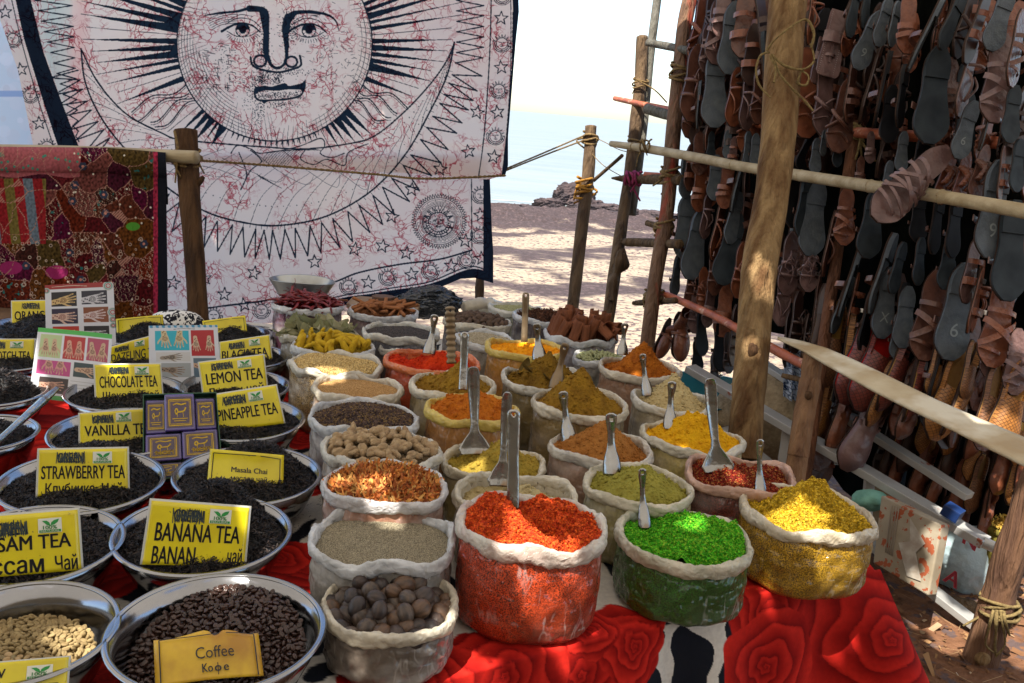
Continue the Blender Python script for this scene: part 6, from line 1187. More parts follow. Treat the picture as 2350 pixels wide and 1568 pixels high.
rail('wooden_rail',[(1411,226,4.25,11),(1480,241,4.0,14),(1560,258,3.8,18),(1600,268,3.72,18),(1740,285,3.35,19),(1850,296,3.1,21),(2000,307,2.85,24),(2180,318,2.6,26),(2400,340,2.3,28)],'orange painted wooden rail carrying the upper rows of sandals',wor,seed=12)
rail('wooden_rail',[(1500,664,3.8,14),(1560,690,3.62,17),(1640,726,3.4,19),(1720,770,3.2,21),(1800,815,3.02,23),(1860,845,2.9,23)],'red painted lower rail carrying the bottom sandals',wor,seed=13)
rail('wooden_rung',[(1480,400,3.9,12),(1540,405,3.8,13)],'short pink branch end behind the red post',wor,'rung'); rail('wooden_rung',[(1485,512,3.85,14),(1530,525,3.75,15)],'short pale branch end below the pointed rung',wgrey,'rung')
V,f=[],[]
root,Ps,_=pole('bamboo_pole',[(1402,330,3.9,13),(1480,341,3.75,19),(1600,362,3.45,22),(1700,382,3.2,23),(1850,405,2.92,26),(2000,428,2.62,28),(2150,450,2.38,30),(2380,490,2.12,35)],'long pale bamboo pole running in front of the sandals','pole',wpale,wob=.006,seed=14)
P=[]
for i in range(6,58,9):
    d=Ps[i+1]-Ps[i]; d/=np.linalg.norm(d); 
    rr_=np.interp(i,[0,60],[pxw(19,3.7),pxw(34,2.2)]); a=np.cross(d,[0,0,1]);a/=np.linalg.norm(a);b=np.cross(d,a); th=np.linspace(0,2*math.pi,25); P.append(tube([Ps[i]+(a*math.cos(t)+b*math.sin(t))*rr_ for t in th],.0022,6))
V,f=join(P); mk('cane_node',V,f,wpale,root); tie(root,W(1480,335,3.72),pxw(24,3.72),ax=rt,turns=3,h=.04,seed=15,rr=.004)
# the big foreground pole
root,Ps,_=pole('wooden_pole',[(1812,-40,2.50,86),(1803,60,2.49,85),(1795,180,2.48,82),(1786,320,2.46,80),(1770,460,2.45,78),(1748,580,2.44,80),(1738,660,2.43,78),(1726,800,2.42,75),(1717,900,2.41,74),(1706,1040,2.40,78),(1700,1120,2.40,80)],'thick smooth pale pole with knots standing in front of the sandals','pole',wpole,n=28,wob=.018,seed=16,nseg=110,extend=True)
tw2=pm('frayed_twine',(.26,.19,.08),(.14,.10,.045),sc=120,rough=.95,bump=1.,bsc=200,bdist=.003)
Zp=2.42
for pts in([(1760,118),(1775,95),(1815,62),(1850,45),(1868,75),(1862,110)],[(1765,120),(1745,128),(1735,160),(1742,195),(1768,225)],[(1770,125),(1800,150),(1840,160),(1868,140),(1860,100)],[(1775,130),(1790,170),(1820,205),(1850,235),(1866,255)],[(1835,160),(1855,175),(1850,195),(1832,190),(1838,165)],[(1768,128),(1780,160),(1776,190)]):
    V,f=tube([W(x,y,Zp-.005-.012*math.sin(i)**2) for i,(x,y) in enumerate(pts)],.0032,7,40,.15,int(pts[0][0])); mk('twine_loop',V,f,tw2,root)
V,f=ICO2; P=[(V*np.array([.014,.008,.018])+W(x,y,2.41),f) for x,y in((1735,990),(1745,700))]; V,f=join([(ICO2[0]*np.array([.016,.007,.022])*(1+.2*fbm(ICO2[0][:,0]*4,ICO2[0][:,2]*4,3))[:,None]+W(1728,805,2.375),ICO2[1])]); mk('knot',V,f,wdark,root)
# front small post + flat plank
Zh=2.28
root,_,_=pole('wooden_post',[(1866,812,Zh,44),(1860,880,Zh,46),(1845,960,Zh,46),(1832,1040,Zh,47),(1818,1120,Zh,50)],'stout sawn post under the pale flat board','post',wood('sawn_post_wood',(.30,.17,.09),(.16,.085,.05)),seed=17,extend=True,n=20)
V,f=ICO2; mk('knot',V*np.array([.010,.006,.012])+W(1856,908,Zh-.03),f,wdark,root)
V,f=tube([W(1795,862,Zh+.08),W(1830,870,Zh+.05),W(1850,880,Zh)],.007,8,8,.1,1); mk('side_twig',V,f,wgrey,root)
tx=np.array([1784,1840,1893,1950,2010,2080,2151,2250,2350,2460]); ty=np.array([776,787,802,826,854,889,924,967,1009,1058]); by_=np.array([780,806,838,870,903,938,972,1022,1072,1132]); zz=np.linspace(2.36,1.62,10)
t10=np.linspace(0,9,80); X_=np.interp(t10,range(10),tx);TY_=np.interp(t10,range(10),ty);BY_=np.interp(t10,range(10),by_);Z_=np.interp(t10,range(10),zz)
rows=[]
for k in range(9):
    s=k/8; rows.append([W(x,a*(1-s)+b*s,z+ .10*(1-s)-.004*math.sin(s*3.14)) for x,a,b,z in zip(X_,TY_,BY_,Z_)])
V=np.array(rows).transpose(1,0,2).reshape(-1,3); o=mk('flat_board',V,gridf(80,9),pm('bare_board',(.50,.43,.30),(.36,.27,.16),sc=9,rough=.6,bump=.5,bsc=18,c3=(.58,.53,.42),sc3=6,lo3=.50,hi3=.60)); solid(o,.006); o.modifiers['solid'].offset=-1; tag(o,'long pale flat board sloping in front of the hanging slippers','board')
# rack upright (red-brown) and hidden supports
root,_,_=pole('wooden_post',[(1995,60,3.0,24),(1978,160,2.98,25),(1962,300,2.95,26),(1940,450,2.93,25),(1915,620,2.92,27),(1895,760,2.9,28)],'slim red-brown upright pole in the middle of the sandal rack','post',wood('ruddy_wood',(.20,.085,.045),(.11,.05,.03)),seed=18,extend=True)
tie(root,W(1963,303,2.93),pxw(27,2.93),turns=5,h=.06,seed=31,rr=.006,tails=4,mat=tw2)
# leaning pole at the right
b_=onz(2243,1528,.19); Zb=dep(b_)
root,_,_=pole('wooden_pole',[(2470,900,Zb-.25,70),(2395,1080,Zb-.2,70),(2325,1250,Zb-.12,70),(2285,1400,Zb-.05,70),(2248,1520,Zb,74),(2240,1545,Zb+.01,78)],'brown leaning pole bound with twine at the lower right corner','pole',wood('bark_wood',(.24,.13,.075),(.12,.065,.045)),wob=.05,seed=19,n=20)
tie(root,W(2295,1392,Zb-.06),pxw(68,Zb),ax=up,turns=4,h=.05,seed=33,rr=.005,tails=4,mat=tw2)
for k in range(3):
    V,f=tube([W(2280+k*8,1400,Zb-.1),W(2270+k*16,1440,Zb-.11),W(2262+k*22,1480,Zb-.10),W(2285,1500+k*4,Zb-.09)],[.005,.004,.003],6,16,.2,k); mk('twine_tail',V,f,tw2,root)
V,f=ICO2; mk('knot',V*np.array([.022,.014,.02])+W(2255,1512,Zb-.045),f,wpole,root)
# ------------------------------------------------------------ sandals
lea={'b1':pm('leather_brown',(.16,.065,.042),(.075,.032,.024),sc=20,rough=.32,bump=.35,bsc=60),'b2':pm('leather_red_brown',(.26,.085,.04),(.13,.04,.022),sc=18,rough=.3,bump=.35,bsc=60),'pu':pm('leather_mauve',(.20,.115,.105),(.11,.06,.055),sc=16,rough=.32,bump=.3,bsc=60),'dk':pm('leather_dark',(.055,.025,.018),(.03,.015,.012),sc=18,rough=.45),'tan':pm('leather_tan',(.40,.22,.07),(.26,.13,.045),sc=16,rough=.6,bump=.3,bsc=80)}
rub={'g1':pm('rubber_grey',(.125,.145,.165),(.07,.083,.098),sc=14,rough=.62,bump=.3,bsc=120,c3=(.15,.17,.175),sc3=9,lo3=.55,hi3=.75),'g2':pm('rubber_dark',(.04,.05,.058),(.022,.028,.034),sc=14,rough=.6),'g0':pm('rubber_black',(.014,.014,.016),(.008,.008,.01),sc=14,rough=.6)}
edge=pm('sole_edge',(.04,.022,.016),rough=.6); buck=pm('metal_buckle',(.55,.52,.48),rough=.3,metal=1.); chalk=pm('chalk_mark',(.27,.30,.30),rough=.9)
redin=pm('red_insole',(.50,.012,.010),(.36,.01,.008),sc=30,rough=.7); och=pm('ochre_insole',(.42,.24,.06),(.30,.16,.04),sc=12,rough=.6)
def woven(name,c1,c2):
    if name in MT: return MT[name]
    m=D.materials.new(name); m.use_nodes=True; n=m.node_tree.nodes; L=m.node_tree.links.new; b=n['Principled BSDF']; b.inputs['Roughness'].default_value=.45
    tc=n.new('ShaderNodeTexCoord'); mp=n.new('ShaderNodeMapping'); mp.inputs['Rotation'].default_value=(0,0,.78); L(tc.outputs['Object'],mp.inputs[0]); br=n.new('ShaderNodeTexBrick'); br.inputs['Scale'].default_value=60; br.inputs['Mortar Size'].default_value=.03; br.inputs['Brick Width'].default_value=.5; br.inputs['Row Height'].default_value=.5; br.offset=.0
    br.inputs['Color1'].default_value=(*c1,1); br.inputs['Color2'].default_value=(*(np.array(c1)*.7),1); br.inputs['Mortar'].default_value=(*c2,1); L(mp.outputs[0],br.inputs['Vector']); L(br.outputs['Color'],b.inputs['Base Color'])
    bm=n.new('ShaderNodeBump'); bm.inputs['Strength'].default_value=1.; bm.inputs['Distance'].default_value=.004; iv=n.new('ShaderNodeMath'); iv.operation='SUBTRACT'; iv.inputs[0].default_value=1; L(br.outputs['Fac'],iv.inputs[1]); L(iv.outputs[0],bm.inputs['Height']); L(bm.outputs[0],b.inputs['Normal']); MT[name]=m; return m
wv={'wr':woven('woven_red_leather',(.22,.045,.03),(.03,.01,.01)),'wo':woven('woven_orange_leather',(.42,.17,.04),(.08,.03,.01)),'wb':woven('woven_brown_leather',(.28,.12,.05),(.05,.02,.01))}
LN=.27
def foot(n=44,wd_=1.10,sq=False):
    t=np.linspace(0,1,n//2); # 0 = heel top (+y) , 1 = toe (-y)
    if sq: w_=np.interp(t,[0,.03,.5,.9,.97,1.],[.030,.033,.034,.040,.038,.030])
    else:
        w_=np.interp(t,[0,.03,.08,.2,.42,.6,.75,.88,.95,.985,1.],[.004,.017,.026,.0325,.029,.036,.0455,.043,.031,.017,.003])
        w_=np.convolve(np.pad(w_,2,'edge'),[.1,.2,.4,.2,.1],'valid')
    sk=np.interp(t,[0,.3,.7,1.],[0,-.001,.004,.007]); y=LN*(.5-t)
    return np.vstack([np.c_[sk+w_*wd_,y],np.c_[sk-w_*wd_,y][::-1]]),w_,sk
def slabf(O,z0,z1):
    n=len(O); V=np.vstack([np.c_[O,np.full(n,z0)],np.c_[O,np.full(n,z1)]]); return V,[np.array([(i,(i+1)%n,(i+1)%n+n,i+n) for i in range(n)]),np.array([list(range(n))[::-1],list(range(n,2*n))])]
def ribbon(P,wid,thick,nrm=None):
    P=np.asarray(P,float); T=np.gradient(P,axis=0); T/=np.linalg.norm(T,axis=1)[:,None]; 
    if nrm is None:
        nz=np.tile(np.array([0,0,1.]),(len(P),1)); S=np.cross(T,nz); 
        S=np.where(np.linalg.norm(S,axis=1)[:,None]<.2,np.array([0,1.,0]),S); S=np.cross(np.cross(T,np.array([0,1.,.0])),T) if abs(T[:,1]).mean()<.75 else np.cross(T,np.array([1.,0,0])); S/=np.linalg.norm(S,axis=1)[:,None]+1e-9
    else: S=nrm
    Nn=np.cross(T,S); a=wid/2; V=np.stack([P+S*a+Nn*thick/2,P-S*a+Nn*thick/2,P-S*a-Nn*thick/2,P+S*a-Nn*thick/2],1).reshape(-1,3); n=len(P)
    f=[(i*4+j,i*4+(j+1)%4,(i+1)*4+(j+1)%4,(i+1)*4+j) for i in range(n-1) for j in range(4)]+[(0,3,2,1),((n-1)*4,(n-1)*4+1,(n-1)*4+2,(n-1)*4+3)]; return V,np.array(f)
def strap(x0,y0,x1,y1,h,wid=.016,thick=.003):
    t=np.linspace(0,1,14); z=.004+h*np.sin(math.pi*t)**.6; return ribbon(np.c_[x0+(x1-x0)*t,y0+(y1-y0)*t,z],wid,thick)
def braid(P,r):
    P=sm(P,50); L=np.linspace(0,1,50); Q=[]
    for k in range(3): ph=k*2.094; Q.append(tube(P+np.stack([r*.55*np.cos(L*46+ph),r*.3*np.sin(L*46+ph),r*.55*np.sin(L*46+ph)],1),r*.52,6))
    return join(Q)
PROTO={}
KD={}
def sproto(kind,mv):
    key=(kind,mv)
    if key in PROTO: return PROTO[key]
    O,w_,sk=foot(); parts=[]; m=lea.get(mv) or rub.get(mv) or wv.get(mv)
    def add(nm,vf,mat,sm_=False,bv=0):
        o=mk(nm,vf[0],vf[1],mat,origin=(0,0,0),smooth=sm_,link=False); parts.append((nm,o.data,bv)); D.objects.remove(o)
    def mark(ch):
        V,f=textmesh(ch,-.004); V=V-V.mean(0); V=V*.055; V[:,2]=0; V[:,0]*=1.0; add('chalk_mark',(V+np.array([.004,-.055,.0052+.0]),f),chalk)
    if kind.startswith('sole'):
        add('outsole',slabf(O,-.003,.004),m); add('insole_edge',slabf(O*1.01,-.009,-.0032),edge)
        hp=np.array([p for p in O if p[1]>.045]); hp=hp[np.argsort(np.arctan2(hp[:,1]-.09,hp[:,0]))]; add('heel_block',slabf(hp*np.array([.985,1.]),.0042,.011),m,False,.001)
        c=[c_ for c_ in kind[4:]]; 
        if c: mark(c[0])
        add('strap',join([ribbon(np.c_[np.linspace(-.05,.05,12),np.full(12,-.03),-.012-.03*np.sin(np.linspace(0,3.14,12))],.018,.003)]),lea['b1'],False)
    elif kind=='slip' or kind=='slipr' or kind=='slipt':
        add('sole',slabf(O,-.008,-.003),edge); add('insole',slabf(O*.96,-.0028,.0),{'slip':och,'slipr':redin,'slipt':lea['tan']}[kind])
        t=np.linspace(.44,1,22); tt=np.linspace(0,1,len(w_)); ww=np.interp(t,tt,w_)*1.03; ss=np.interp(t,tt,sk); a=np.linspace(0,math.pi,18); Tm,Am=np.meshgrid(t,a,indexing='ij'); hh=.026*np.clip((1-Tm)*6,0,1)**.5*(1+.3*(1-Tm)); yy=LN*(.5-Tm)+.012*np.cos(Am)**2*(Tm<.47)
        V=np.stack([np.interp(Tm,tt,sk)+np.interp(Tm,tt,w_)*1.04*np.cos(Am),yy,hh*np.sin(Am)-.001],-1).reshape(-1,3); add('toe_cap',(V,gridf(22,18)),m,True)
        for s in(-1,1):
            t2=np.linspace(.04,.46,16); P=np.c_[np.interp(t2,tt,sk)+s*np.interp(t2,tt,w_),LN*(.5-t2),np.full(16,.006)]; add('side_band',ribbon(P,.004,.016,nrm=np.tile(np.array([1.,0,0]),(16,1))),m)
    elif kind=='moc':
        tt=np.linspace(0,1,len(w_)); add('sole',slabf(O,-.006,-.001),edge)
        for nm,t0,t1,hm in(('vamp',.32,1.,.034),):
            t=np.linspace(t0,t1,26); a=np.linspace(0,math.pi,18); Tm,Am=np.meshgrid(t,a,indexing='ij'); hh=hm*np.clip((1-Tm)*6,0,1)**.5; V=np.stack([np.interp(Tm,tt,sk)+np.interp(Tm,tt,w_)*1.05*np.cos(Am),LN*(.5-Tm)+.02*np.cos(Am)**2*(Tm<.36),hh*np.sin(Am)**.8*(1+.06*np.sin(Tm*30))],-1).reshape(-1,3); add(nm,(V,gridf(26,18)),m,True)
        t=np.linspace(.0,.40,16); a=[0,.5,1.]
        for s in(-1,1): P=np.c_[np.interp(t,tt,sk)+s*np.interp(t,tt,w_)*1.02,LN*(.5-t),np.full(16,.012)]; add('side_wall',ribbon(P,.004,.026,nrm=np.tile(np.array([1.,0,0]),(16,1))),m)
        add('insole',slabf(O*.93,-.0008,.001),och); P=sm([(.0,.045,.03),(-.026,.04,.024),(-.034,.02,.02)],12); pts=[(.033*math.cos(t_)*1.05+.001,.02+.04*math.sin(t_)*-.6,.030-.012*abs(math.cos(t_))) for t_ in np.linspace(0,math.pi,14)]; add('stitched_edge',braid(pts,.004),m,True)
    elif kind=='boot':
        V,f=ICO3; W1=V*np.array([.045,.095,.040])*(1+.05*fbm(V[:,0]*3,V[:,1]*3,2))[:,None]+np.array([.0,-.045,.03]); add('vamp',(W1,f),m,True)
        th=np.linspace(0,2*math.pi,36,endpoint=False); P=[]
        for z_,rx,ry in((.0,.045,.05),(.045,.042,.048),(.09,.046,.052),(.125,.052,.058),(.122,.047,.053),(.05,.036,.042)): P.append(np.stack([rx*np.cos(th),.055+z_*.55+ry*np.sin(th)*.7,.02+z_+0*th],-1))
        add('ankle_shaft',(np.stack(P,1).reshape(-1,3),gridf(36,6,True)),m,True); add('sole',slabf(O,-.014,-.004),edge); add('strap',strap(-.05,.02,.05,-.01,.075,.016),m)
    else:
        add('sole',slabf(O,-.009,-.004),edge); add('insole',slabf(O*.985,-.0038,.0),m,False)
        if kind=='flat2': S=[strap(-.046,-.02,.048,-.03,.034,.026),strap(-.05,-.062,.052,-.048,.03,.022)]
        elif kind=='cross': S=[strap(-.045,.0,.050,-.070,.034,.017),strap(-.048,-.072,.046,.0,.030,.017),strap(-.040,.03,.04,.022,.034,.014),strap(-.045,-.078,.02,-.092,.014,.010)]
        elif kind=='star': S=[strap(-.046,-.0,.050,-.060,.034,.010),strap(-.048,-.060,.046,-.0,.030,.010),strap(-.05,-.03,.052,-.035,.032,.010),strap(-.045,.03,.046,-.02,.036,.010),strap(-.048,-.02,.040,.035,.036,.010),strap(-.045,-.075,.03,-.095,.016,.009),strap(-.05,-.05,.05,-.082,.024,.008),strap(-.034,.055,.04,.0,.042,.010)]
        elif kind=='thong': S=[tube([(-.036,.015,.004),(-.02,-.03,.026),(.002,-.082,.004)],.0042,7,14),tube([(.04,.015,.004),(.024,-.03,.026),(.002,-.082,.004)],.0042,7,14),strap(-.034,.03,.036,.03,.04,.010)]
        elif kind=='braid': S=[braid([(-.045,.0,.004),(-.02,-.035,.03),(.045,-.055,.004)],.007),braid([(.045,-.005,.004),(.01,-.01,.03),(-.05,-.06,.004)],.007),braid([(-.045,-.08,.002),(0,-.07,.016),(.04,-.09,.003)],.006)]
        elif kind=='lace':
            g=np.random.default_rng(len(PROTO)); S=[strap(-.046,-.05,.05,-.055,.026,.012),strap(-.042,-.0,.044,-.01,.032,.012),strap(-.012,.02,.008,-.085,.028,.009)]
            for k in range(4): c=np.array([g.normal(0,.012),.02+g.normal(0,.02),.035]); S.append(tube([c+np.array([.024*math.cos(t),.03*math.sin(t)*g.uniform(.7,1.2),.008*math.sin(2*t+k)]) for t in np.linspace(0,5.8,16)],.0028,6))
            S+=[tube([(0,.02,.03),(g.normal(0,.02),-.03,.035),(g.normal(0,.02),-.07,.02)],.0026,6,10)]
        elif kind=='buckle': S=[strap(-.042,.03,.042,.028,.036,.020),strap(-.05,-.05,.052,-.045,.03,.030)]
        elif kind=='plait': S=[braid([(-.04,.04,.01),(-.01,.01,.035),(-.02,-.04,.02)],.016),braid([(.02,.045,.01),(.03,.0,.035),(.02,-.05,.02)],.016)]
        elif kind=='pouch':
            Q,_,_=foot(sq=True); S=[slabf(Q*np.array([1.1,.98]),.001,.004),strap(-.045,.02,.045,.02,.02,.045,.004),strap(-.02,-.05,.02,-.05,.012,.012),ribbon(np.c_[np.zeros(10),np.linspace(.0,-.08,10),np.full(10,.009)],.010,.003,nrm=np.tile(np.array([1.,0,0]),(10,1)))]
        for s_ in S: add('strap',s_,m if kind!='buckle' else lea['b2'],kind in('braid','thong','lace','plait'))
        if kind in('buckle','lace'): add('buckle',join([box((.03,-.046,.036),(.014,.002,.016)),box((.03,-.03,.036),(.014,.002,.016)),box((.022,-.038,.036),(.002,.016,.016)),box((.038,-.038,.036),(.002,.016,.016))]),buck)
        if kind=='pouch':
            P=[box((x,LN*(.5-t),.0048),(.0025,.0012,.0012)) for t in np.linspace(.06,.95,30) for x in(-.031,.031)]; add('stitching',join(P),pm('white_thread',(.5,.48,.5),rough=.8))
    PROTO[key]=parts; return parts
KN={'sole':'rubber sandal sole','flat2':'brown sandal with two wide straps','cross':'brown sandal with crossed straps','star':'mauve sandal with many thin straps resting on the pale bamboo','thong':'thong sandal with cord straps','braid':'sandal with braided leather straps','lace':'sandal with tangled ankle laces','buckle':'sandal with broad buckled straps','plait':'sandal with thick plaited straps','pouch':'stitched square-ended leather slipper','slip':'woven slipper with ochre insole','slipr':'woven slipper with red insole','slipt':'woven slipper with tan insole','moc':'closed leather slipper with stitched edge','boot':'brown ankle-high leather shoe'}
MN={'b1':'brown','b2':'red-brown','pu':'mauve-brown','dk':'dark','tan':'tan','g1':'grey','g2':'dark grey','g0':'black','wr':'dark red','wo':'orange-brown','wb':'brown'}
SL=[]
def sandal(x,y,L,ang,kind,mv,yaw=0,dz=0.,flip=0):
    Z=rackZ(max(x,1540))-.06+dz-.04*(y<330)+.03*(y>480)+.02*(y>650)+.38*(y>960)*(x>2030)+random.uniform(-.012,.012); p=W(x,y,Z); sc=min(1.5,(1.1 if kind.startswith('sole') else 1.2)*L*Z/F/LN)
    a=math.radians(ang); yv=up*math.cos(a)+rt*math.sin(a); zv=-fw; xv=np.cross(yv,zv); b=math.radians(yaw); xv2=xv*math.cos(b)-zv*math.sin(b); zv2=np.cross(xv2,yv)
    R_=Matrix(((xv2[0],yv[0],zv2[0]),(xv2[1],yv[1],zv2[1]),(xv2[2],yv[2],zv2[2])))
    nm={'slip':'woven_slipper','slipr':'woven_slipper','slipt':'woven_slipper','moc':'leather_slipper','pouch':'leather_slipper','boot':'ankle_shoe'}.get(kind,'sandal')
    o=D.objects.new(nm,None); COL.objects.link(o); o.matrix_world=Matrix.Translation(Vector(p))@R_.to_4x4()@Matrix.Diagonal((sc,sc,sc,1)); o.empty_display_size=.05
    first={}
    for (pn,me,bv) in sproto(kind,mv):
        c=D.objects.new(pn,me); COL.objects.link(c); c.parent=first['outsole'] if pn in('heel_block','chalk_mark') and 'outsole' in first else first['strap'] if pn in('buckle','stitching') and 'strap' in first else o; first.setdefault(pn,c)
    SL.append((o,x,y,kind,mv,yaw)); return o
S_="""1646 70 130 6 cross pu 15;1677 88 150 6 sole g1 10;1707 55 130 5 buckle b1 -10;1594 190 150 8 lace b1 20;1640 205 160 3 sole g1 5;1622 110 95 6 cross pu 30;1603 240 100 4 sole g1 72;1688 222 115 8 thong b2 25;1716 232 112 6 thong pu 35;1728 125 120 6 buckle dk 10;1742 218 112 5 braid b1 30;1660 20 120 5 flat2 pu 10;1752 40 120 -8 flat2 dk 40;1760 150 150 -6 sole g2 55
1911 100 130 14 pouch pu 5;1882 140 90 12 pouch pu 20;1992 92 130 24 sole9 g1 15;2027 50 105 15 sole g1 25;2052 55 95 10 sole g1 40;2084 52 120 4 flat2 b2 0;2126 75 170 26 sole g1 70;2186 45 130 24 sole g2 40;2294 45 135 20 sole g1 5;1850 212 175 3 braid b2 10;1893 228 140 4 braid pu 20;1937 262 150 14 braid b1 8;1955 205 130 8 flat2 b1 50;2002 190 160 16 thong dk 65;2025 205 160 12 sole g0 70;2042 262 120 6 sole g0 10;2070 220 130 6 sole g0 50;2142 218 205 8 sole g2 0;2222 178 155 14 thong pu 45;2292 178 175 8 cross pu 0;2216 298 125 18 sole6 g1 10;2264 285 110 14 sole g1 72;2322 262 120 8 sole g2 10;2335 110 150 10 cross b1 40;2245 60 150 20 buckle dk 45;1835 40 130 10 flat2 dk 50;1865 30 120 8 thong b2 60;1960 20 120 12 sole g2 45
1573 405 90 3 sole g1 30;1604 352 85 3 flat2 b1 10;1585 385 90 4 buckle b1 35;1606 430 95 6 flat2 b2 20;1632 335 60 3 sole g2 20;1641 408 95 5 sole g1 5;1670 332 60 3 sole g1 5;1683 348 60 8 buckle pu 10;1667 423 95 9 flat2 b2 0;1698 405 150 14 sole g1 70;1716 340 70 2 sole g1 30;1733 345 70 3 sole g1 10;1572 522 135 4 sole g1 15;1596 560 150 12 sole g1 20;1622 495 90 8 thong pu 40;1650 525 125 12 thong b2 55;1684 500 110 12 sole g1 30;1674 572 152 15 sole g2 5;1552 632 88 8 sole g1 45;1588 655 90 6 lace b1 30;1614 660 80 4 lace b2 20;1640 625 90 3 lace b1 20;1700 620 110 8 lace b2 30;1597 715 85 5 lace pu 5;1611 680 70 2 flat2 b2 40;1629 700 88 10 flat2 pu 30;1662 712 105 8 flat2 b2 0;1522 775 80 24 boot b2 50;1560 772 95 2 boot b2 10;1610 765 95 0 sole g0 30;1600 815 70 0 sole g0 10;1655 790 115 0 sole g0 20;1672 810 80 0 lace dk 30;1640 850 70 0 lace dk 30;1688 770 120 5 lace dk 50
1797 690 100 8 thong pu 5;1812 605 125 8 lace pu 20;1858 612 98 6 lace pu 5;1846 345 75 24 sole g0 40;1872 358 75 6 sole g1 10;1890 328 55 5 sole g1 30;1922 345 70 4 sole g2 20;1998 338 62 5 flat2 pu 5;1974 395 62 6 flat2 b1 5;2070 348 85 7 sole g1 10;2037 410 75 9 sole g1 15;2108 360 80 10 sole g0 30;1867 500 160 8 sole g1 8;1848 470 140 8 sole g2 30;1826 440 150 6 sole g0 20;1940 495 115 6 cross b2 0;2000 512 148 10 sole g2 5;2108 498 105 4 sole g0 5;2150 512 130 8 sole g0 40;2190 520 130 6 sole g0 30;2172 405 110 16 plait b2 20;2210 410 110 14 plait b2 25;2250 395 110 16 plait b1 20;2280 480 205 8 sole9 g1 12;2318 575 210 6 sole g2 5;2300 400 110 6 buckle b1 50;2335 380 110 5 sole g2 20;2175 605 110 10 sole g2 5;2110 600 100 6 sole g2 30;2060 615 110 14 sole g2 35;2024 628 175 18 sole g1 55;1952 640 165 18 sole g1 68;1905 560 130 12 thong b1 60;2230 620 130 12 buckle pu 30
2136 722 180 12 cross b1 0;2194 715 205 12 sole6 g1 5;2292 738 180 12 cross b2 0;2332 830 130 6 cross pu 0;2275 800 110 10 flat2 pu 10;2032 695 150 10 soleX g1 15;2076 728 130 8 sole g1 5;2060 770 100 6 sole g1 15;1932 700 125 20 sole g1 50;1990 735 130 12 sole g0 45;1960 690 110 12 buckle b2 60;2240 690 130 14 buckle b2 55;1880 740 150 10 moc dk 50;1830 740 120 6 lace dk 40;1810 780 110 4 lace dk 50;1850 780 100 8 thong dk 60
1905 790 175 10 slip wb 10;1945 800 170 8 slip wo 65;1975 815 200 22 slipr wr 20;2010 830 200 22 slipr wr 10;2058 838 190 22 slipt wr 55;2100 865 180 14 slip wr 72;2150 850 150 16 sole g0 60;2175 905 185 20 slipt wo 15;2146 845 110 14 slipt wo 30;2205 895 190 22 slipt wo 68;2222 850 120 10 slipt wb 40;2272 925 160 12 slipt wb 25;2318 930 190 18 slipt wo 5;2340 1000 120 10 slip wo 30;1982 985 175 28 moc pu 10;1925 960 140 18 moc b2 45;1890 930 130 12 slipt wo 60;1868 958 70 4 slipt wo 40;2128 975 120 10 slip wo 5;2066 970 130 14 slip wr 65;1955 1010 90 12 moc b2 45;2236 1045 100 16 slip wo 5;2116 1070 130 18 moc b2 30;2150 1095 120 22 moc b2 50;2204 1130 150 14 moc b2 10;2165 1205 110 10 moc dk 20;2275 1120 130 10 thong b2 65;2335 1130 130 8 moc b2 40;2085 1010 130 16 moc dk 40;2040 1030 120 18 moc dk 50;2180 1030 110 14 moc dk 40;2240 1110 120 16 slipt wb 30;2095 1125 110 18 slipt wo 40;2060 1060 100 16 moc b2 30;2300 1060 130 14 moc b2 20;2260 1180 110 12 moc b2 40;2125 1160 100 18 moc dk 30;2190 970 130 18 slipt wo 30;2240 975 140 18 moc b2 50;2020 900 140 20 slipt wo 50;2090 930 140 22 moc b1 40;2330 1090 120 12 slip wo 30"""
for ln in S_.replace('\n',';').split(';'):
    x,y,L,a,k,m_,yw=ln.split(); sandal(float(x),float(y),float(L),float(a),k,m_,float(yw))
sandal(2092,418,200,48,'star','pu',0,dz=-.17)
random.seed(99)
for k in range(150):
    x=random.uniform(1600,2380); y=random.uniform(-10,340 if k%3 else 740)
    if x>1850 and k%2: y=random.uniform(650,1080)
    if x<1850 and y>700: y=random.uniform(20,650)
    kk_=random.choice(['sole','thong','buckle','flat2','cross','braid']); sandal(x,y,random.uniform(115,165),random.uniform(2,20),kk_,random.choice(['g0','g2','g1']) if kk_=='sole' else random.choice(['dk','b1','b2']),random.uniform(0,65),dz=.10+random.uniform(0,.08))
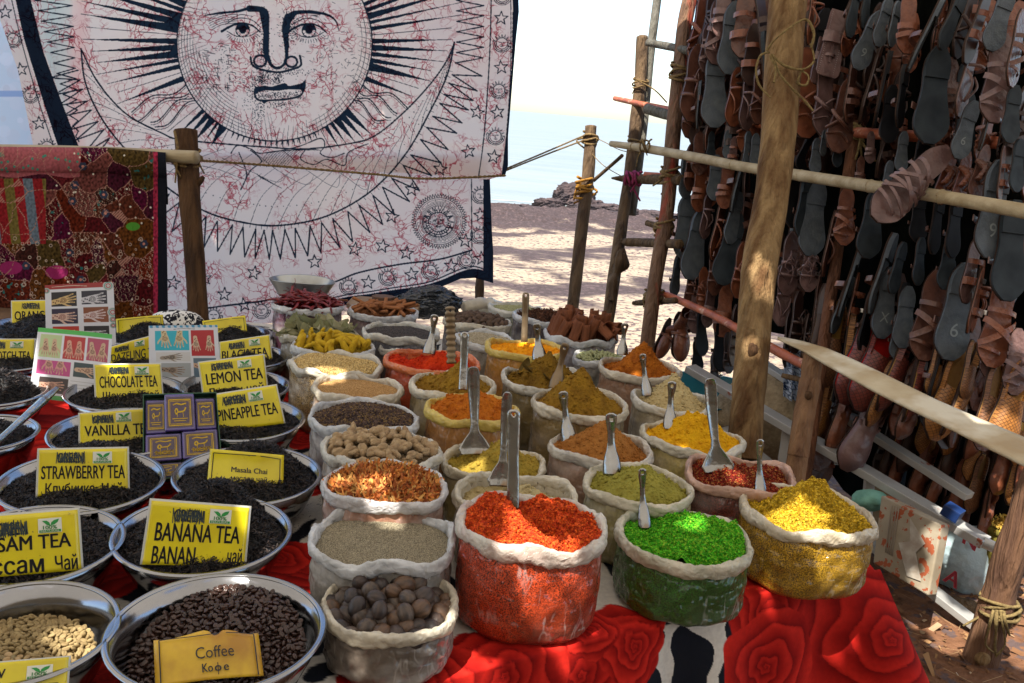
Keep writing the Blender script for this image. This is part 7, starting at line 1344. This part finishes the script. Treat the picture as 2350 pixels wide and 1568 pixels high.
# labels: rank along the rack, by row
rows_=[(-200,320,'above the orange rail'),(320,600,'under the orange rail'),(600,760,'below the pale bamboo'),(760,900,'around the flat board'),(900,1400,'below the flat board')]
def ordn(i): 
    o1=['first','second','third','fourth','fifth','sixth','seventh','eighth','ninth','tenth','eleventh','twelfth','thirteenth','fourteenth','fifteenth','sixteenth','seventeenth','eighteenth','nineteenth','twentieth']
    return o1[i] if i<20 else '%dth'%(i+1)
grp_={}
for t in SL:
    for a,b,nm in rows_:
        if a<=t[2]<b: grp_.setdefault((t[3],t[4],nm),[]).append(t)
for (k,m_,nm),L in grp_.items():
    L.sort(key=lambda t:t[1]); kk=k[:4] if k.startswith('sole') else k
    for i,t in enumerate(L):
        o=t[0]; base={'sole':MN[m_]+' rubber sandal sole'}.get(kk) or (KN[kk] if kk in('star','boot') else MN[m_]+' '+KN[kk].replace('brown ','').replace('black ',''))
        if k=='sole9': base='grey sandal sole chalked with the figure nine'
        if k=='sole6': base='grey sandal sole chalked with the figure six'
        if k=='soleX': base='grey sandal sole chalked with a cross'
        tail=(ordn(i)+' from left ' if len(L)>1 else '')+nm
        if kk=='star': tail='at the right'
        if (nm,k)==('under the orange rail','sole9'): base='large grey sandal sole chalked with the figure nine'
        if len((base+', '+tail).split())>16: tail=tail.replace('from left ','')
        tag(o,(base+', '+tail),{'woven_slipper':'slipper','leather_slipper':'slipper','ankle_shoe':'shoe'}.get(o.name.split('.')[0],'sandal'),'sandals and slippers hanging on the rack')
# near-black sheet standing in for the shade behind the rack, and bushes behind it
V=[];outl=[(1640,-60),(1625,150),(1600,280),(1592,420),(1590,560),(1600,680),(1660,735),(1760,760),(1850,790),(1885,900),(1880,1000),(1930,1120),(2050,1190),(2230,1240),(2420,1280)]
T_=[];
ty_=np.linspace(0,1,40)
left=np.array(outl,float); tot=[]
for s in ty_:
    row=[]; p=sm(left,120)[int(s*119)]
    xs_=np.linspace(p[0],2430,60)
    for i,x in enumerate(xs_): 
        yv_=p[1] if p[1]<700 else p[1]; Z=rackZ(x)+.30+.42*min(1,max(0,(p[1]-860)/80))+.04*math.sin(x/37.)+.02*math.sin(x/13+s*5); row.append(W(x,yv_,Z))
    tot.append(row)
V=np.array(tot).reshape(-1,3); o=mk('dark_cloth',V,gridf(40,60),pm('black_green_cloth',(.006,.007,.006),(.003,.003,.003),sc=6,rough=1.,spec=0.)); tag(o,'black sheet standing in for the shade behind the rows of sandals','cloth')
lf=pm('bush_leaf',(.05,.10,.03),(.03,.06,.02),sc=20,rough=.6,trans=.25)
for bx_,by2,bz,br,lab in((1.15,4.6,1.3,.9,'green bush behind the sandal rack'),):
    n=2500; P=rng.normal(size=(n,3)); P/=np.linalg.norm(P,axis=1)[:,None]; P=P*(br*rng.uniform(.3,1,(n,1))**.5)*np.array([.45,1,1])+np.array([bx_+.9,by2,bz]); v,f,_=scat(np.array([(-1,0,0),(0,.35,.1),(1,0,0),(0,-.35,.1)],float),np.array([(0,3,2,1)]),P,rotm(n),.05*rng.uniform(.6,1.3,(n,1))*np.ones((1,3)))
    r_=empty('shrub',(bx_+.9,by2,0),lab,'bush'); mk('foliage',v,f,lf,r_,False); V_,f_=tube([(bx_+.9,by2,-.05),(bx_+.95,by2,.7),(bx_+.85,by2+.1,1.4)],[.05,.03,.015],8,14,.1,3); mk('stem',V_,f_,wdark,r_)
# ------------------------------------------------------------ aluminium step ladder lying on its side
alu=pm('aluminium',(.55,.55,.53),(.44,.43,.41),sc=8,rough=.42,metal=.35,c3=(.36,.10,.05),sc3=18,lo3=.66,hi3=.70); blu=pm('blue_plastic',(.012,.035,.13),rough=.35); blk2=pm('black_plastic_cap',(.02,.02,.02),rough=.5)
ld=empty('step_ladder',tuple(W(2000,1250,2.1)),'paint-speckled aluminium step ladder lying on its side by the table','ladder')
def lb(p,q,w_,h_,nm='rail',mat=alu,uv=(0,0,1)):
    a,b=W(*p),W(*q); V,f=beam(a,b,w_,h_,uv); return bev(mk(nm,V,f,mat,ld,False),.002,2)
lb((1583,845,3.3),(2262,1246,2.52),.058,.026); lb((1715,812,3.35),(2225,1140,2.66),.045,.022,'rear_rail'); lb((1660,985,3.2),(2250,1442,2.56),.05,.022,'lower_rail')
V,f=tube([W(2255,1244,2.52),W(2292,1264,2.5),W(2312,1300,2.5),W(2302,1370,2.52),W(2262,1440,2.55),W(2240,1438,2.56)],.017,10,40); mk('end_bend',V,f,alu,ld)
tr_=pm('slatted_tread',(.30,.22,.13),(.2,.14,.08),sc=8,stretch=(1,1,4),rough=.7)
for (x,y,z,x2,y2,z2) in((1806,985,3.02,1790,1095,3.02),(1996,1092,2.8,1985,1235,2.8),(1700,925,3.15,1690,1010,3.15)):
    lb((x,y,z),(x2,y2,z2),.03,.02,'tread_frame'); a,b=W(x+26,y+12,z+.03),W(x2+26,y2+12,z2+.03); V,f=beam(a,b,.09,.01,tuple(-fw)); mk('tread',V,f,tr_,ld,False)
lb((2168,1164,2.57),(2205,1187,2.54),.045,.035,'locking_catch',blu)
lb((1710,806,3.37),(1728,816,3.34),.052,.034,'end_cap',blk2)
# paint-stained case
Qc=[W(2022,1137,2.62),W(2161,1206,2.46),W(2130,1368,2.46),W(2003,1292,2.62)]
nn_=np.cross(Qc[1]-Qc[0],Qc[3]-Qc[0]); nn_/=np.linalg.norm(nn_); nn_=nn_ if nn_@fw>0 else -nn_
bs=empty('metal_case',tuple(Qc[3]),'flat off-white metal case splashed with rust-red paint between the ladder rails','case'); V=np.vstack([Qc,[q+nn_*.035+rt*.006 for q in Qc]]); mm=pm('stained_enamel',(.40,.345,.26),(.28,.23,.16),sc=10,rough=.55,c3=(.34,.09,.04),sc3=34,lo3=.55,hi3=.575,bump=.1)
bev(mk('case_body',V,np.array([(3,2,1,0),(4,5,6,7),(0,1,5,4),(1,2,6,5),(2,3,7,6),(3,0,4,7)]),mm,bs,False),.004,2)
P=[tube([quadmap(Qc,[u],[.05],-.001)[0]-nn_*.002,quadmap(Qc,[u],[.75],-.001)[0]-nn_*.002],.0016,6,6) for u in(.2,.24,.28,.32)]; V,f=join(P); mk('groove',V,f,pm('groove_dark',(.3,.25,.2),rough=.7),bs)
V=quadmap(Qc,[.52,.82,.70,.86,.62,.40,.58],[.10,.34,.52,.86,.90,.52,.42],0)-nn_*.0035; mk('torn_label',V,np.array([[0,1,2,3,4,5,6]]),pm('torn_paper',(.50,.46,.39),(.36,.30,.24),sc=40,rough=.8),bs,False)
# pale plastic bag with red letters, basin, sacks, green lump, log, mat
c=W(2222,1285,2.82); V,f=ico(4); d=1+.13*fbm(V[:,0]*2,V[:,2]*2+V[:,1],44,5,.6); V=V*d[:,None]*np.array([.125,.08,.125])+c; pbg=empty('plastic_bag',(c[0],c[1],c[2]-.115),'pale blue plastic carrier bag with red letters stuffed behind the case','bag'); mk('bag_film',V,f,pm('pale_film',(.60,.74,.78),(.48,.62,.66),sc=8,rough=.3,bump=.8,bsc=14,trans=.25,bdist=.02),pbg)
rdl=pm('red_letter',(.45,.02,.03),rough=.5)
for ch,C in(('N',[(2213,1218),(2248,1240),(2238,1268),(2206,1246)]),('A',[(2178,1298),(2212,1322),(2196,1356),(2160,1332)])):
    Q=[W(x,y,2.72) for x,y in C]; V,f=textquad(ch,Q,.05,.05,.95,.95,.0); o=mk('letter',V,f,rdl,pbg,False); solid(o,.003)
c=W(2210,1362,2.86); V,f=lathe([(.001,0),(.13,.0),(.15,.07),(.155,.075),(.157,.082),(.145,.084),(.13,.012),(.001,.01)],64,tuple(c+np.array([.0,.05,-.08])),.8); r_=empty('plastic_basin',tuple(c),'blue-green plastic basin under the carrier bag','basin'); mk('basin_body',V,f,pm('teal_plastic',(.03,.10,.12),(.02,.07,.09),sc=6,rough=.45),r_)
th=np.linspace(0,2*math.pi,50); V,f=tube([c+np.array([.154*math.cos(t),.05+.123*math.sin(t),.0]) for t in th],.009,8); mk('basin_rim',V,f,blu,r_)
V,f=tube([W(2150,1385,2.75),W(2230,1412,2.72),W(2330,1450,2.7)],[.035,.04,.035],12,20,.08,4); tag(mk('grey_log',V,f,wgrey),'short grey log on the soil behind the ladder','log')
c=W(1625,905,3.5); V,f=lathe([(.001,0),(.2,0),(.23,.09),(.245,.10),(.235,.10),(.2,.01),(.001,.01)],60,tuple(c-np.array([0,0,.08]))); r_=empty('plastic_tub',tuple(c),'teal plastic tub behind the ladder near the masala bag','tub'); mk('tub_body',V,f,pm('tub_teal',(.02,.16,.20),(.015,.12,.15),sc=6,rough=.4),r_)
c=W(1998,1150,2.7); V,f=ICO3; V=V*(1+.2*fbm(V[:,0]*2,V[:,2]*2,4))[:,None]*np.array([.055,.04,.034])+c; tag(mk('green_rag',V,f,pm('mint_cloth',(.20,.42,.33),(.12,.28,.22),sc=20,rough=.8,bump=.5,bsc=40)),'crumpled mint green rag at the top corner of the case','rag')
c=W(1800,905,3.3); V,f=ico(4); V=V*(1+.12*fbm(V[:,0]*2,V[:,2]*2,14))[:,None]*np.array([.26,.2,.17])+c+np.array([0,0,-.08]); tag(mk('burlap_sack',V,f,pm('burlap',(.42,.33,.21),(.30,.23,.14),sc=60,rough=.95,bump=.7,bsc=120)),'slumped burlap sack seen between thick pole and sawn post','sack')
Q=[W(1800,800,3.1),W(1842,805,3.1),W(1836,925,3.1),W(1797,912,3.1)]; U,Vv=np.meshgrid(np.linspace(0,1,50),np.linspace(0,1,80),indexing='ij'); c3_=Cv(0,0,50,120,2,(.62,.70,.82))
for k in range(60):
    x,y=rng.uniform(0,50),rng.uniform(0,120); c3_.ring(x,y,rng.uniform(3,7),1.6,(.03,.06,.14),n=12)
P=quadmap(Q,U.ravel(),Vv.ravel())+np.stack([0*U.ravel(),.02*np.sin(U.ravel()*12),0*U.ravel()],1); tag(mk('printed_cloth',P,gridf(50,80),pm('blue_white_cotton',(1,1,1),None,attr=True,rough=.9,trans=.3),col=c3_.at(U.ravel()*50,Vv.ravel()*120)),'blue and white printed cloth hanging over the burlap sack','cloth')
# small open sack of dried petals
c=W(2312,1225,2.75); V,f=tube([c+np.array([0,0,-.12]),c+np.array([0,0,-.06]),c+np.array([0,0,.0]),c+np.array([0,0,.012])],[.06,.085,.07,.055],20,16,.05,3); r_=empty('small_sack',tuple(c+np.array([0,0,-.12])),'small olive cloth sack with rolled rim holding dried petals','sack'); mk('sack_cloth',V,f,pm('olive_cloth',(.20,.17,.03),(.12,.10,.02),sc=30,rough=.9,bump=.5,bsc=90),r_); th=np.linspace(0,2*math.pi,40); V,f=tube([c+np.array([.06*math.cos(t),.06*math.sin(t),.012]) for t in th],.011,8); mk('rolled_rim',V,f,MT['olive_cloth'],r_)
n=260; P=c+np.stack([rng.normal(0,.025,n),rng.normal(0,.025,n),.018+rng.uniform(0,.022,n)],1); v,f,C=scat(tv,tf,P,rotm(n),.012*rng.uniform(.6,1.2,(n,1))*np.ones((1,3)),np.array([(.62,.42,.08),(.5,.3,.05)])[rng.integers(0,2,n)]); tag(mk('dried_petals',v,f,MT['grains_mace_blades'],col=C),'yellow dried petals in the small olive sack','petals',kind='stuff')
# litter on the soil at the lower right
n=9000; x=rng.uniform(.9,3.2,n);y=rng.uniform(1.0,3.6,n); z=gz(x,y)+.004; v,f,C=scat(FL[0],FL[1],np.stack([x,y,z],1),rotflat(n,.4),rng.gamma(1.5,.0036,(n,1))*rng.uniform(.5,1.5,(n,3))*np.array([1.3,.8,.7]),np.array([(.20,.10,.05),(.12,.06,.035),(.30,.17,.08),(.40,.28,.17),(.5,.45,.38)])[rng.choice(5,n,p=[.40,.34,.18,.06,.02])]); tag(mk('ground_litter',v,f,pm('litter',(1,1,1),None,attr=True,rough=.9),col=C,smooth=False),'bark crumbs and dry leaf litter on the brown soil','litter',kind='stuff')
n=420; a=rng.uniform(0,6.28,n); x=rng.uniform(1.1,3.,n);y=rng.uniform(1.2,3.4,n); v,f,_=scat(np.array([(-1,-.012,0),(1,-.012,0.02),(1,.012,.02),(-1,.012,0)],float),np.array([(0,1,2,3)]),np.stack([x,y,gz(x,y)+.009],1),rotflat(n,.1),.04*rng.uniform(.4,1.4,(n,1))*np.ones((1,3))); tag(mk('dry_straw',v,f,pm('straw',(.48,.33,.17),rough=.9),smooth=False),'dry straw stalks scattered on the soil','straw',kind='stuff')
